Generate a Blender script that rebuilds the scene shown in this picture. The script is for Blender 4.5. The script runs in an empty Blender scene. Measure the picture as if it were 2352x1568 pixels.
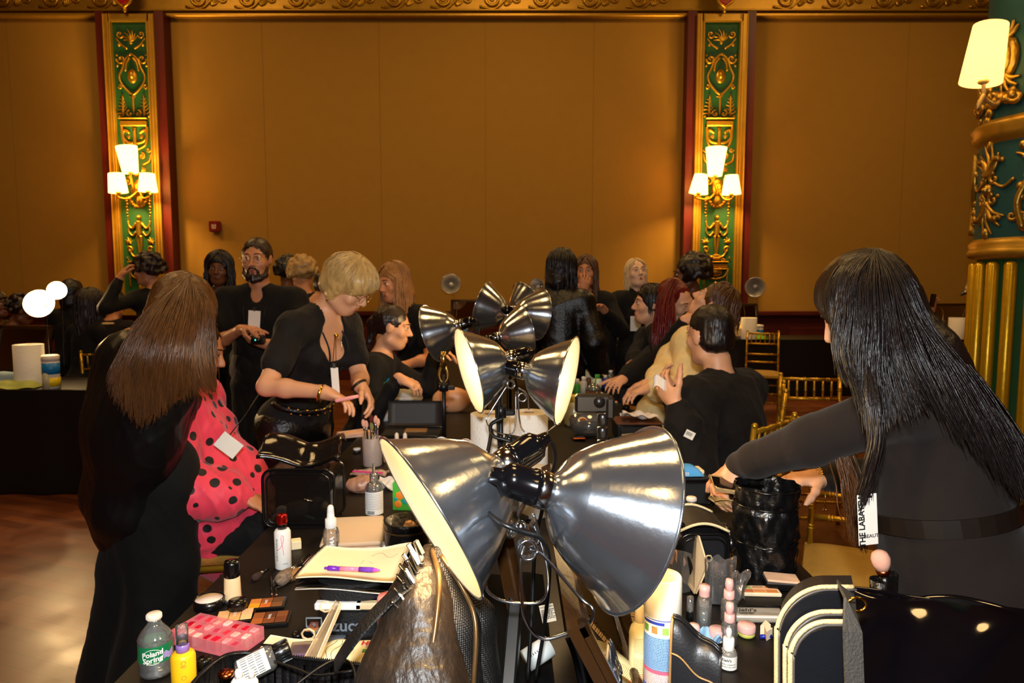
import bpy, math, random, numpy as np
from math import sin, cos, pi, radians as R
from mathutils import Vector, Matrix
V=Vector
random.seed(7); RNG=np.random.default_rng(7)
C=bpy.context.scene.collection
# ---------------- camera ----------------
F=1568.0; PIT=R(5.0); CAMZ=1.5; TZ=0.75
cam=bpy.data.cameras.new('camera'); camo=bpy.data.objects.new('camera',cam); C.objects.link(camo)
camo.location=(0,0,CAMZ); camo.rotation_euler=(pi/2-PIT,0,0)
cam.lens=24; cam.sensor_width=36; cam.clip_start=.02; cam.clip_end=60
cam.dof.use_dof=True; cam.dof.focus_distance=1.2; cam.dof.aperture_fstop=9.0
bpy.context.scene.camera=camo
# ---------------- view, world ----------------
vs=bpy.context.scene.view_settings
vs.view_transform='Standard'; vs.look='None'; vs.gamma=1; vs.use_curve_mapping=False; vs.exposure=0.12
cy=bpy.context.scene.cycles
cy.max_bounces=7; cy.diffuse_bounces=3; cy.glossy_bounces=5; cy.transmission_bounces=7; cy.transparent_max_bounces=12
cy.sample_clamp_indirect=3.0; cy.sample_clamp_direct=60.0; cy.caustics_reflective=False; cy.caustics_refractive=False
w=bpy.data.worlds.new('world'); bpy.context.scene.world=w; w.use_nodes=True
w.node_tree.nodes['Background'].inputs[0].default_value=(1,.55,.2,1); w.node_tree.nodes['Background'].inputs[1].default_value=.012
def light(name,kind,loc,energy,col,size=.1,rot=None,**k):
    l=bpy.data.lights.new(name,kind); l.energy=energy; l.color=col
    if kind=='AREA': l.shape='DISK'; l.size=size
    else: l.shadow_soft_size=size
    for a,b in k.items(): setattr(l,a,b)
    o=bpy.data.objects.new(name,l); C.objects.link(o); o.location=loc
    if rot: o.rotation_euler=rot
    return o
# the photographer's flash, on top of the camera
light('camera_flash','AREA',(.0,-.03,1.70),44,(.93,.97,1.0),.09,(pi/2-R(14),0,0))
# the hall's ceiling lights
for x,y in ((-5,7),(0,7.2),(5,7),(-5,2),(0,2.4),(5,2),(0,-3)):
    light('ceiling_light','AREA',(x,y,6.75),98 if y>5 else 70,(1,.62,.24),1.6,(0,0,0))
# ---------------- pixel helpers ----------------
def ray(px,py):
    a=(px-1176)/F; b=-(py-784)/F
    return V((a, cos(PIT)+b*sin(PIT), -sin(PIT)+b*cos(PIT)))
def P(px,py,Y):
    d=ray(px,py); t=Y/d.y; return V((d.x*t,Y,CAMZ+d.z*t))
def T(px,py,z=TZ):
    d=ray(px,py); t=(z-CAMZ)/d.z; return V((d.x*t,d.y*t,z))
def camaxis(px,py,ang,s):
    """direction whose picture angle is ang (deg, 0=right, 90=down) and whose share away from the camera is s"""
    v=ray(px,py).normalized(); rt=V((1,0,0)); up=V((0,sin(PIT),cos(PIT)))
    e=rt*cos(R(ang))-up*sin(R(ang)); e=(e-v*e.dot(v)).normalized()
    return (e*math.sqrt(1-s*s)+v*s).normalized()
# ---------------- materials ----------------
def lin(h):
    if isinstance(h,str):
        h=h.lstrip('#'); c=[int(h[i:i+2],16)/255 for i in (0,2,4)]
        return tuple((x/12.92 if x<=.04045 else ((x+.055)/1.055)**2.4) for x in c)+(1,)
    return tuple(h)+(1,)
MATS={}
def M(name,col='#808080',rough=.5,metal=0,var=.12,scale=30,bump=0,bscale=None,em=None,es=0,trans=0,ior=1.45,alpha=1,coat=0,sheen=0,col2=None,stretch=None,aniso=0,spec=.5,sss=0,detail=4,trn=0):
    """principled material; colour varies a little with object-space noise between col and col2"""
    if name in MATS: return MATS[name]
    m=bpy.data.materials.new(name); m.use_nodes=True; nt=m.node_tree; b=nt.nodes['Principled BSDF']; L=nt.links.new
    c=lin(col)
    c2=lin(col2) if col2 else tuple(min(1,x*(1+var)) for x in c[:3])+(1,); c1=c if col2 else tuple(x*(1-var) for x in c[:3])+(1,)
    tc=nt.nodes.new('ShaderNodeTexCoord'); mp=nt.nodes.new('ShaderNodeMapping'); L(tc.outputs['Object'],mp.inputs[0])
    if stretch: mp.inputs['Scale'].default_value=stretch
    nz=nt.nodes.new('ShaderNodeTexNoise'); nz.inputs['Scale'].default_value=scale; nz.inputs['Detail'].default_value=detail; L(mp.outputs[0],nz.inputs[0])
    mx=nt.nodes.new('ShaderNodeMix'); mx.data_type='RGBA'; mx.inputs[6].default_value=c1; mx.inputs[7].default_value=c2
    L(nz.outputs[0],mx.inputs[0]); L(mx.outputs[2],b.inputs['Base Color'])
    b.inputs['Roughness'].default_value=rough; b.inputs['Metallic'].default_value=metal
    b.inputs['Transmission Weight'].default_value=trans; b.inputs['IOR'].default_value=ior; b.inputs['Alpha'].default_value=alpha
    b.inputs['Coat Weight'].default_value=coat; b.inputs['Sheen Weight'].default_value=sheen; b.inputs['Anisotropic'].default_value=aniso
    b.inputs['Specular IOR Level'].default_value=spec; b.inputs['Subsurface Weight'].default_value=sss; b.inputs['Subsurface Radius'].default_value=(.01,.004,.002)
    if em: b.inputs['Emission Color'].default_value=lin(em); b.inputs['Emission Strength'].default_value=es
    if bump:
        n2=nt.nodes.new('ShaderNodeTexNoise'); n2.inputs['Scale'].default_value=bscale or scale; n2.inputs['Detail'].default_value=5; L(mp.outputs[0],n2.inputs[0])
        bp=nt.nodes.new('ShaderNodeBump'); bp.inputs['Strength'].default_value=min(1,bump); bp.inputs['Distance'].default_value=.01 if bump<=1 else .01*bump
        L(n2.outputs[0],bp.inputs['Height']); L(bp.outputs[0],b.inputs['Normal'])
    MATS[name]=m; return m
def glass(name,col='#ffffff',rough=.02,op=.14,ior=1.45):
    """thin clear plastic or glass: mostly see-through, with a glossy skin"""
    if name in MATS: return MATS[name]
    m=bpy.data.materials.new(name); m.use_nodes=True; nt=m.node_tree; nt.nodes.clear(); L=nt.links.new
    o=nt.nodes.new('ShaderNodeOutputMaterial'); tr=nt.nodes.new('ShaderNodeBsdfTransparent'); tr.inputs[0].default_value=lin(col)
    g=nt.nodes.new('ShaderNodeBsdfAnisotropic'); g.inputs[0].default_value=(1,1,1,1); g.inputs['Roughness'].default_value=max(.08,rough)
    fr=nt.nodes.new('ShaderNodeFresnel'); fr.inputs[0].default_value=ior; ad=nt.nodes.new('ShaderNodeMath'); ad.operation='ADD'; ad.use_clamp=True
    nz=nt.nodes.new('ShaderNodeTexNoise'); nz.inputs['Scale'].default_value=25; ml=nt.nodes.new('ShaderNodeMath'); ml.operation='MULTIPLY'; ml.inputs[1].default_value=op*2
    tc=nt.nodes.new('ShaderNodeTexCoord'); L(tc.outputs['Object'],nz.inputs[0]); L(nz.outputs[0],ml.inputs[0]); L(ml.outputs[0],ad.inputs[1])
    mx=nt.nodes.new('ShaderNodeMixShader'); df=nt.nodes.new('ShaderNodeBsdfDiffuse'); df.inputs[0].default_value=lin(col); m0=nt.nodes.new('ShaderNodeMixShader'); m0.inputs[0].default_value=op; L(tr.outputs[0],m0.inputs[1]); L(df.outputs[0],m0.inputs[2]); L(fr.outputs[0],ad.inputs[0]); L(ad.outputs[0],mx.inputs[0]); L(m0.outputs[0],mx.inputs[1]); L(g.outputs[0],mx.inputs[2]); L(mx.outputs[0],o.inputs[0])
    MATS[name]=m; return m
def lit(name,col,st,body='#e8c080'):
    """glowing shade: emits, and lets the lamp inside shine through"""
    m=M(name,body,.6,em=col,es=st,var=.03)
    if not m.get('tl'):
        m['tl']=1; nt=m.node_tree; L=nt.links.new; o=nt.nodes['Material Output']; b=nt.nodes['Principled BSDF']; t=nt.nodes.new('ShaderNodeBsdfTranslucent'); t.inputs[0].default_value=lin('#ffe0a0'); x=nt.nodes.new('ShaderNodeMixShader'); x.inputs[0].default_value=.55; L(b.outputs[0],x.inputs[1]); L(t.outputs[0],x.inputs[2]); L(x.outputs[0],o.inputs[0])
    return m
# ---------------- mesh building ----------------
def frame_of(d,up=V((0,0,1))):
    d=V(d).normalized()
    if abs(d.dot(up))>.98: up=V((0,1,0))
    x=up.cross(d).normalized(); y=d.cross(x); return Matrix((x,y,d)).transposed()   # columns x,y,d
def rotz(a): return Matrix.Rotation(a,3,'Z')
def rot(rx=0,ry=0,rz=0): return (Matrix.Rotation(R(rz),3,'Z')@Matrix.Rotation(R(ry),3,'Y')@Matrix.Rotation(R(rx),3,'X'))
class G:
    def __init__(s): s.v=[]; s.f=[]; s.mi=[]; s.m=0; s.sm=[]
    def add(s,vs,fs,smooth=True):
        o=len(s.v); s.v.extend([tuple(p) for p in vs]); s.f.extend([tuple(i+o for i in f) for f in fs]); s.mi.extend([s.m]*len(fs)); s.sm.extend([smooth]*len(fs)); return s
    def box(s,c,d,r=None,bev=0):
        c=V(c); hx,hy,hz=[x/2 for x in d]
        if bev:
            b=min(bev,hx*.98,hy*.98,hz*.98); bm_pts=[];
            # bevelled box: 24 corners
            vs=[];
            for sx in (-1,1):
                for sy in (-1,1):
                    for sz in (-1,1):
                        vs+= [V((sx*hx,sy*(hy-b),sz*(hz-b))),V((sx*(hx-b),sy*hy,sz*(hz-b))),V((sx*(hx-b),sy*(hy-b),sz*hz))]
            def I(sx,sy,sz,k): return ((sx>0)*4+(sy>0)*2+(sz>0))*3+k
            fs=[]
            for a in (-1,1):
                fs.append([I(a,-1,-1,0),I(a,1,-1,0),I(a,1,1,0),I(a,-1,1,0)][::a]); fs.append([I(-1,a,-1,1),I(-1,a,1,1),I(1,a,1,1),I(1,a,-1,1)][::a]); fs.append([I(-1,-1,a,2),I(1,-1,a,2),I(1,1,a,2),I(-1,1,a,2)][::a])
                for b2 in (-1,1):
                    q=a*b2
                    fs.append([I(a,b2,-1,0),I(a,b2,-1,1),I(a,b2,1,1),I(a,b2,1,0)][::q]); fs.append([I(a,-1,b2,2),I(a,-1,b2,0),I(a,1,b2,0),I(a,1,b2,2)][::-q][::-1]); fs.append([I(-1,a,b2,1),I(-1,a,b2,2),I(1,a,b2,2),I(1,a,b2,1)][::q])
                    for c3 in (-1,1): fs.append([I(a,b2,c3,0),I(a,b2,c3,1),I(a,b2,c3,2)][::a*b2*c3])
        else:
            vs=[V((x,y,z)) for x in (-hx,hx) for y in (-hy,hy) for z in (-hz,hz)]
            fs=[(0,1,3,2),(4,6,7,5),(0,4,5,1),(2,3,7,6),(0,2,6,4),(1,5,7,3)]
        if r is not None: vs=[r@p for p in vs]
        return s.add([c+p for p in vs],fs,False)
    def lathe(s,prof,n=24,c=(0,0,0),r=None,cap=True,smooth=True):
        """prof: list of (radius,height) revolved about local z"""
        c=V(c); vs=[];fs=[];k=len(prof)
        for (ra,h) in prof:
            for i in range(n):
                a=2*pi*i/n; p=V((ra*cos(a),ra*sin(a),h)); vs.append(c+(r@p if r is not None else p))
        for j in range(k-1):
            for i in range(n):
                i2=(i+1)%n; fs.append((j*n+i,j*n+i2,(j+1)*n+i2,(j+1)*n+i))
        if cap:
            if prof[0][0]>1e-5: fs.append(tuple(range(n))[::-1])
            if prof[-1][0]>1e-5: fs.append(tuple(range((k-1)*n,k*n)))
        return s.add(vs,fs,smooth)
    def cyl(s,a,b,ra,rb=None,n=16,smooth=True):
        a=V(a);b=V(b); rb=ra if rb is None else rb; L=(b-a).length
        return s.lathe([(ra,0),(rb,L)],n,a,frame_of(b-a),True,smooth)
    def ell(s,c,rad,r=None,n=16,m=10):
        prof=[(sin(pi*j/m),-cos(pi*j/m)) for j in range(m+1)]; c=V(c); vs=[];fs=[]
        for (ra,h) in prof:
            for i in range(n):
                a=2*pi*i/n; p=V((ra*cos(a)*rad[0],ra*sin(a)*rad[1],h*rad[2])); vs.append(c+(r@p if r is not None else p))
        for j in range(m):
            for i in range(n):
                i2=(i+1)%n; fs.append((j*n+i,j*n+i2,(j+1)*n+i2,(j+1)*n+i))
        return s.add(vs,fs)
    def tube(s,pts,r,n=8,closed=False,flat=None,cap=True):
        pts=[V(p) for p in pts]; k=len(pts); rr=r if hasattr(r,'__len__') else [r]*k
        vs=[];fs=[]; prev=None
        for i,p in enumerate(pts):
            if closed: t=(pts[(i+1)%k]-pts[i-1])
            else: t=pts[min(i+1,k-1)]-pts[max(i-1,0)]
            if t.length<1e-9: t=V((0,0,1))
            t.normalize()
            if prev is None:
                up=V((0,0,1)) if abs(t.z)<.9 else V((0,1,0)); x=up.cross(t).normalized()
            else:
                x=prev-t*prev.dot(t); x=x.normalized() if x.length>1e-6 else prev
            prev=x; y=t.cross(x)
            for j in range(n):
                a=2*pi*j/n; vs.append(p+x*(cos(a)*rr[i])+y*(sin(a)*rr[i]*(flat or 1)))
        for i in range(k if closed else k-1):
            for j in range(n):
                j2=(j+1)%n; i2=(i+1)%k; fs.append((i*n+j,i*n+j2,i2*n+j2,i2*n+j))
        if cap and not closed: fs.append(tuple(range(n))[::-1]); fs.append(tuple(range((k-1)*n,k*n)))
        return s.add(vs,fs)
    def sweep(s,pts,prof,ups=None,closed=False,smooth=False):
        """prof: list of (a,b) in the frame (side,up) carried along pts; ups: up vectors"""
        pts=[V(p) for p in pts]; k=len(pts); n=len(prof); vs=[];fs=[]
        for i,p in enumerate(pts):
            t=(pts[(i+1)%k]-pts[i-1]) if closed else pts[min(i+1,k-1)]-pts[max(i-1,0)]
            t.normalize(); up=V(ups[i]) if ups else V((0,0,1)); x=t.cross(up).normalized(); y=x.cross(t)
            for a,b in prof: vs.append(p+x*a+y*b)
        for i in range(k if closed else k-1):
            for j in range(n):
                j2=(j+1)%n; i2=(i+1)%k; fs.append((i*n+j,i2*n+j,i2*n+j2,i*n+j2))
        if not closed: fs.append(tuple(range(n))); fs.append(tuple(range((k-1)*n,k*n))[::-1])
        return s.add(vs,fs,smooth)
    def prism(s,poly,h,c=(0,0,0),r=None,smooth=False):
        """poly in local xy extruded h along local z"""
        c=V(c); n=len(poly); vs=[V((x,y,0)) for x,y in poly]+[V((x,y,h)) for x,y in poly]
        if r is not None: vs=[r@p for p in vs]
        a=sum(poly[i][0]*poly[(i+1)%n][1]-poly[(i+1)%n][0]*poly[i][1] for i in range(n))
        fs=[tuple(range(n))[::-1],tuple(range(n,2*n))]+[(i,(i+1)%n,n+(i+1)%n,n+i) for i in range(n)]
        if a<0: fs=[f[::-1] for f in fs]
        return s.add([c+p for p in vs],fs,smooth)
    def grid(s,fn,nu,nv,thick=0,closeu=False):
        """surface fn(u,v)->point, u,v in 0..1; thick gives it a back"""
        us=[i/(nu if closeu else nu-1) for i in range(nu)]; pts=[[V(fn(u,v/(nv-1))) for v in range(nv)] for u in us]
        vs=[p for row in pts for p in row]; fs=[]
        for i in range(nu if closeu else nu-1):
            for j in range(nv-1):
                i2=(i+1)%nu; fs.append((i*nv+j,i2*nv+j,i2*nv+j+1,i*nv+j+1))
        if thick:
            nn=[]
            for i in range(nu):
                for j in range(nv):
                    a=pts[(i+1)%nu if closeu else min(i+1,nu-1)][j]-pts[i-1 if closeu else max(i-1,0)][j]; b=pts[i][min(j+1,nv-1)]-pts[i][max(j-1,0)]
                    c=a.cross(b); nn.append(c.normalized() if c.length>1e-12 else V((0,0,1)))
            o=len(vs); vs=vs+[p-n*thick for p,n in zip(vs,nn)]; fs=fs+[tuple(k+o for k in f)[::-1] for f in fs]
            for j in range(nv-1):
                if not closeu:
                    fs.append((j+1,j,j+o,j+1+o)); q=(nu-1)*nv; fs.append((q+j,q+j+1,q+j+1+o,q+j+o))
            for i in range(nu if closeu else nu-1):
                i2=(i+1)%nu; fs.append((i*nv,i2*nv,i2*nv+o,i*nv+o)); e=nv-1; fs.append((i2*nv+e,i*nv+e,i*nv+e+o,i2*nv+e+o))
        return s.add(vs,fs)
    def text(s,txt,size,fn,bold=0,align='CENTER',ext=0,shear=0):
        """letters; fn maps (x,y,z) of the flat text to a point"""
        vs,fs=textmesh(txt,size,bold,align,ext,shear)
        return s.add([fn(*p) for p in vs],fs,False)
    def build(s,name,mats,parent=None,w=False):
        me=bpy.data.meshes.new(name); me.from_pydata(s.v,[],s.f); ms=mats if isinstance(mats,(list,tuple)) else [mats]
        for m in ms: me.materials.append(m)
        me.polygons.foreach_set('material_index',s.mi); me.polygons.foreach_set('use_smooth',s.sm); me.update()
        o=bpy.data.objects.new(name,me); C.objects.link(o)
        if parent is not None:
            o.parent=parent
            if w: o.matrix_parent_inverse=parent.matrix_basis.inverted()
        return o
TXT={}
def textmesh(txt,size,bold,align,ext,shear):
    k=(txt,size,bold,align,ext,shear)
    if k not in TXT:
        c=bpy.data.curves.new('t','FONT'); c.body=txt; c.size=size; c.align_x=align; c.align_y='CENTER'; c.offset=bold*size; c.extrude=ext; c.shear=shear; c.resolution_u=3
        o=bpy.data.objects.new('t',c); m=o.to_mesh(); TXT[k]=([tuple(v.co) for v in m.vertices],[tuple(p.vertices) for p in m.polygons]); o.to_mesh_clear(); bpy.data.objects.remove(o); bpy.data.curves.remove(c)
    return TXT[k]
def onto(c,r,s=1.0):
    c=V(c); return lambda x,y,z: c+r@V((x*s,y*s,z*s))
def wrap(rad,z0,a0=0.0,c=V((0,0,0)),r=None):
    """wrap flat text round a vertical cylinder; a0 = angle faced"""
    def f(x,y,z):
        a=a0+x/rad; p=V(((rad+z)*cos(a),(rad+z)*sin(a),z0+y)); return c+(r@p if r is not None else p)
    return f
def tag(o,label,cat,group=None,kind=None):
    if label: o['label']=label
    if cat: o['category']=cat
    if group: o['group']=group
    if kind: o['kind']=kind
    return o
def thing(name,label,cat,loc=(0,0,0),rz=0,group=None,rm=None):
    o=bpy.data.objects.new(name,None); C.objects.link(o); o.empty_display_size=.05; o.location=loc
    o.rotation_euler=(0,0,rz) if rm is None else rm.to_euler()
    tag(o,label,cat,group); o.matrix_basis=Matrix.Translation(V(loc))@((rotz(rz) if rm is None else rm).to_4x4()); return o
def struct(o): o['kind']='structure'; return o
def dup(o,label=None,loc=None,rz=None,group=None):
    c=o.copy(); C.objects.link(c)
    for ch in o.children:
        d=ch.copy(); C.objects.link(d); d.parent=c; d.matrix_parent_inverse=ch.matrix_parent_inverse.copy()
        for gc in ch.children:
            e=gc.copy(); C.objects.link(e); e.parent=d; e.matrix_parent_inverse=gc.matrix_parent_inverse.copy()
    if label: c['label']=label
    if group: c['group']=group
    if loc is not None: c.location=loc
    if rz is not None: c.rotation_euler=(0,0,rz)
    return c
def smoothpath(pts,n=8,closed=False):
    """Catmull-Rom through pts"""
    pts=[V(p) for p in pts]; k=len(pts); out=[]
    for i in range(k if closed else k-1):
        a=pts[(i-1)%k] if closed or i>0 else pts[0]*2-pts[1]; b=pts[i]; c=pts[(i+1)%k]; d=pts[(i+2)%k] if closed or i+2<k else pts[-1]*2-pts[-2]
        for j in range(n):
            t=j/n; out.append(.5*((2*b)+(c-a)*t+(2*a-5*b+4*c-d)*t*t+(3*b-a-3*c+d)*t**3))
    if not closed: out.append(pts[-1])
    return out
# ======================= THE HALL =======================
WY=10.5
def wood(name,c1,c2,rough=.35,scale=(1,12,1),ns=3,coat=0,spec=.5):
    return M(name,c1,rough,col2=c2,stretch=scale,scale=ns,bump=.08,bscale=20,coat=coat,spec=spec,detail=8)
# wall fabric: woven yellow-tan cloth in wide panels with thin seams
def wallmat():
    m=M('wall_fabric','#a57a2a',.85,var=.06,scale=6,bump=.25,bscale=260,stretch=(1,1,1)); return m
mw=wallmat(); mdark=wood('dark_wainscot_wood','#3a1410','#5a2018',.35)
g=G(); g.box((0,WY+.1,4.25),(26,.2,6.5)); struct(g.build('wall_back',mw))
for k,x in enumerate((-3.75,-2.1,.15+-.55,1.25,6.2,8.1,-8.2)):
    pass
g=G()
for x in (-3.72,-1.98,-.4,1.22,5.9,7.6,-7.5): g.box((x,WY-.001,3.2),(.004,.004,4.4))
struct(g.build('trim_5',M('seam_thread','#8a6a30',.9)))
g=G(); g.box((0,WY+.05,.5),(26,.2,1.0)); 
for i in range(18): 
    x=-12+i*1.4; g.box((x,WY-.06,.5),(1.1,.02,.6),bev=.01)
struct(g.build('wall_back_wainscot',mdark)).name='trim_6'
g=G(); g.box((0,WY-.08,1.02),(26,.1,.07),bev=.012); struct(g.build('trim_7',mdark))
g=G(); g.box((0,WY-.08,.09),(26,.08,.18),bev=.01); struct(g.build('baseboard_back',mdark))
mplain=M('plain_side_wall','#8a6224',.8,var=.1,scale=3,bump=.1,bscale=200)
g=G(); g.box((-12,2,4.25),(.2,17,6.5)); g.box((-12,2,.5),(.24,17,1.0)); struct(g.build('wall_left',mplain))
g=G(); g.box((12,2,4.25),(.2,17,6.5)); g.box((12,2,.5),(.24,17,1.0)); struct(g.build('wall_right',mplain))
g=G(); g.box((0,-6.5,3.75),(26,.2,7.5)); struct(g.build('wall_front',mplain))
g=G(); g.box((0,2,7.6),(26,17.4,.2)); struct(g.build('ceiling',M('ceiling_plaster','#9a7438',.8,var=.15,scale=2)))
# floor: parquet strips in chestnut
def floormat():
    m=bpy.data.materials.new('parquet_floor'); m.use_nodes=True; nt=m.node_tree; b=nt.nodes['Principled BSDF']; L=nt.links.new
    tc=nt.nodes.new('ShaderNodeTexCoord'); mp=nt.nodes.new('ShaderNodeMapping'); mp.inputs['Rotation'].default_value=(0,0,R(20)); L(tc.outputs['Object'],mp.inputs[0])
    br=nt.nodes.new('ShaderNodeTexBrick'); br.inputs['Scale'].default_value=1; br.inputs['Brick Width'].default_value=.6; br.inputs['Row Height'].default_value=.075; br.inputs['Mortar Size'].default_value=.0012
    br.inputs['Color1'].default_value=lin('#7a4222'); br.inputs['Color2'].default_value=lin('#5e2e16'); br.inputs['Mortar'].default_value=lin('#2a120a'); L(mp.outputs[0],br.inputs[0])
    nz=nt.nodes.new('ShaderNodeTexNoise'); nz.inputs['Scale'].default_value=5; nz.inputs['Detail'].default_value=8; L(mp.outputs[0],nz.inputs[0])
    mx=nt.nodes.new('ShaderNodeMix'); mx.data_type='RGBA'; mx.blend_type='MULTIPLY'; mx.inputs[0].default_value=.5; L(br.outputs[0],mx.inputs[6]); L(nz.outputs[0],mx.inputs[7]); L(mx.outputs[2],b.inputs['Base Color'])
    rr=nt.nodes.new('ShaderNodeMapRange'); rr.inputs[3].default_value=.22; rr.inputs[4].default_value=.5; L(nz.outputs[0],rr.inputs[0]); L(rr.outputs[0],b.inputs['Roughness'])
    bp=nt.nodes.new('ShaderNodeBump'); bp.inputs['Strength'].default_value=.12; bp.inputs['Distance'].default_value=.004; L(nz.outputs[0],bp.inputs['Height']); L(bp.outputs[0],b.inputs['Normal'])
    return m
g=G(); g.box((0,2,-.05),(26,17.4,.1)); struct(g.build('floor',floormat()))
# ---------- gilt ornament drawing, in panel coordinates (u right, v up) ----------
gold=M('old_gilt','#c8992e',.32,metal=.85,var=.3,scale=40,bump=.3,bscale=60)
goldpaint=M('gold_paint','#b88c2c',.42,metal=.55,var=.18,scale=12,bump=.1,bscale=40)
green=M('dark_green_ground','#0e4a22',.6,var=.15,scale=10); teal=M('teal_ground','#0c4a50',.6,var=.15,scale=10)
oxblood=M('oxblood_paint','#57150f',.45,var=.1,scale=6)
class Orn:
    def __init__(s,fn,k=1.0): s.g=G(); s.fn=fn; s.k=k
    def line(s,pts,r,n=6,lift=.0):
        P2=smoothpath([V((a,b,0)) for a,b in pts],6); m=len(P2)
        rr=[(r[0]+(r[1]-r[0])*i/(m-1)) if hasattr(r,'__len__') else r for i in range(m)]
        rr=[x*s.k for x in rr]
        s.g.tube([s.fn(p.x,p.y,lift+rr[i]*.5) for i,p in enumerate(P2)],rr,n)
    def spiral(s,cx,cy,r0,turns,a0,sg,r=(.012,.007)):
        pts=[]; N=int(10*turns)+2
        for i in range(N+1):
            t=i/N; a=R(a0)+sg*t*turns*2*pi; q=r0*(1-t*.86); pts.append((cx+q*cos(a),cy+q*sin(a)))
        s.line(pts,r); s.blob(cx,cy,r0*.28)
    def blob(s,u,v,r,ry=None,h=None,n=8):
        p=s.fn(u,v,0); q=s.fn(u,v,.01); z=(q-p).normalized(); x=(s.fn(u+.01,v,0)-p).normalized(); y=z.cross(x)
        s.g.ell(p,(r,ry or r,h or min(r,ry or r)*.8),Matrix((x,y,z)).transposed(),n,6)
    def leaf(s,u,v,ang,ln,wd):
        a=R(ang); s.line([(u,v),(u+ln*.5*cos(a),v+ln*.5*sin(a)),(u+ln*cos(a+.25),v+ln*sin(a+.25))],(wd,wd*.35))
    def fan(s,u,v,ang,n,ln,sp,wd=.014):
        for i in range(n):
            t=(i-(n-1)/2); s.leaf(u,v,ang+t*sp,ln*(1-.12*abs(t)),wd)
    def mir(s,f):
        for sg in (-1,1): f(sg)
def panel_ornament(o,W,top,bot):
    """W half width; y positions come from fractions of the height"""
    H=top-bot; Y=lambda t: top-H*t
    # anthemion and upper scrolls
    o.fan(0,Y(.055),90,7,.17,24,.017); o.blob(0,Y(.06),.03)
    def a(sg):
        o.spiral(sg*W*.62,Y(.03),.055,1.2,200 if sg>0 else -20,sg); o.line([(sg*W*.2,Y(.085)),(sg*W*.55,Y(.07)),(sg*W*.85,Y(.045))],(.016,.01))
        o.blob(sg*W*.7,Y(.07),.024); o.spiral(sg*W*.62,Y(.125),.065,1.3,0 if sg>0 else 180,-sg,(.018,.009)); o.blob(sg*W*.85,Y(.15),.018); o.blob(sg*W*.85,Y(.11),.018)
        # frame of the medallion
        o.line([(0,Y(.105)),(sg*W*.35,Y(.125)),(sg*W*.55,Y(.16)),(sg*W*.75,Y(.19)),(sg*W*.62,Y(.22)),(sg*W*.25,Y(.25)),(0,Y(.262))],(.017,.017))
        o.line([(sg*W*.1,Y(.12)),(sg*W*.3,Y(.14)),(sg*W*.38,Y(.17))],(.02,.012)); o.spiral(sg*W*.78,Y(.232),.035,1,90,sg)
        # acanthus
        for i in range(5): o.leaf(sg*W*.62,Y(.285+.013*i),90-sg*(40+8*i),.05+.012*i,.014); o.leaf(sg*W*.62,Y(.285+.013*i),90+sg*(30+8*i),.05+.01*i,.012)
        o.line([(sg*W*.62,Y(.26)),(sg*W*.62,Y(.345))],(.012,.02)); o.spiral(sg*W*.25,Y(.335),.05,1.1,90,-sg,(.016,.008)); o.blob(sg*W*.85,Y(.345),.02)
        # mask-like vase
        o.line([(sg*W*.3,Y(.41)),(sg*W*.6,Y(.40)),(sg*W*.7,Y(.425)),(sg*W*.45,Y(.445)),(sg*W*.1,Y(.45))],(.02,.02)); o.fan(sg*W*.35,Y(.43),90+sg*-20,4,.06,25,.013)
        o.line([(sg*W*.75,Y(.385)),(sg*W*.72,Y(.43)),(sg*W*.55,Y(.46)),(0,Y(.478))],(.022,.018)); o.spiral(sg*W*.75,Y(.475),.04,1,0 if sg>0 else 180,-sg)
        o.spiral(sg*W*.36,Y(.50),.05,1.2,90,-sg,(.018,.01)); o.line([(sg*W*.9,Y(.49)),(sg*W*.8,Y(.52)),(sg*W*.4,Y(.535))],(.014,.02))
        o.spiral(sg*W*.55,Y(.60),.065,1.2,90,sg,(.022,.01)); o.fan(sg*W*.3,Y(.56),90-sg*60,4,.08,22)
        # garland
        for i in range(9):
            t=i/8; o.blob(sg*W*(.05+.5*t),Y(.70-.035*t*t)+.012*(i%2),.027+.004*(i%3))
        for i in range(7): o.blob(sg*W*(.66+.03*(i%2)),Y(.665+.012*i),.03-.002*i)
        o.leaf(sg*W*.66,Y(.745),-90,.05,.014)
        # arms with drapery, flower scrolls
        o.line([(sg*W*.15,Y(.765)),(sg*W*.4,Y(.785)),(sg*W*.6,Y(.775)),(sg*W*.66,Y(.755))],(.022,.012)); o.line([(sg*W*.6,Y(.775)),(sg*W*.62,Y(.80)),(sg*W*.4,Y(.815)),(sg*W*.2,Y(.80))],(.012,.016))
        o.fan(sg*W*.66,Y(.84),90,7,.07,45,.015); o.spiral(sg*W*.62,Y(.872),.05,.9,60 if sg>0 else 120,sg,(.018,.012)); o.line([(sg*W*.72,Y(.86)),(sg*W*.45,Y(.895)),(sg*W*.15,Y(.90))],(.012,.018)); o.spiral(sg*W*.4,Y(.915),.035,1,0,sg); o.leaf(sg*W*.8,Y(.9),-80,.06,.014)
        o.line([(sg*W*.68,Y(.955)),(sg*W*.5,Y(.98)),(0,Y(.99))],(.014,.018)); o.line([(sg*W*.7,Y(.95)),(sg*W*.68,Y(1.02))],(.016,.012))
    o.mir(a)
    o.blob(0,Y(.19),.075,.105,.035,14); o.blob(0,Y(.185),.045,.07,.06,12); o.line([(0,Y(.26)),(0,Y(.34))],(.02,.014)); o.fan(0,Y(.275),90,3,.07,50)
    g=o.g
    def slab(v,h,hw,d): 
        p=o.fn(0,v,0); z=(o.fn(0,v,.01)-p).normalized(); x=(o.fn(.01,v,0)-p).normalized(); g.box(p+z*(d/2),(hw*2,h,d),Matrix((x,z.cross(x),z)).transposed(),bev=.008)
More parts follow.
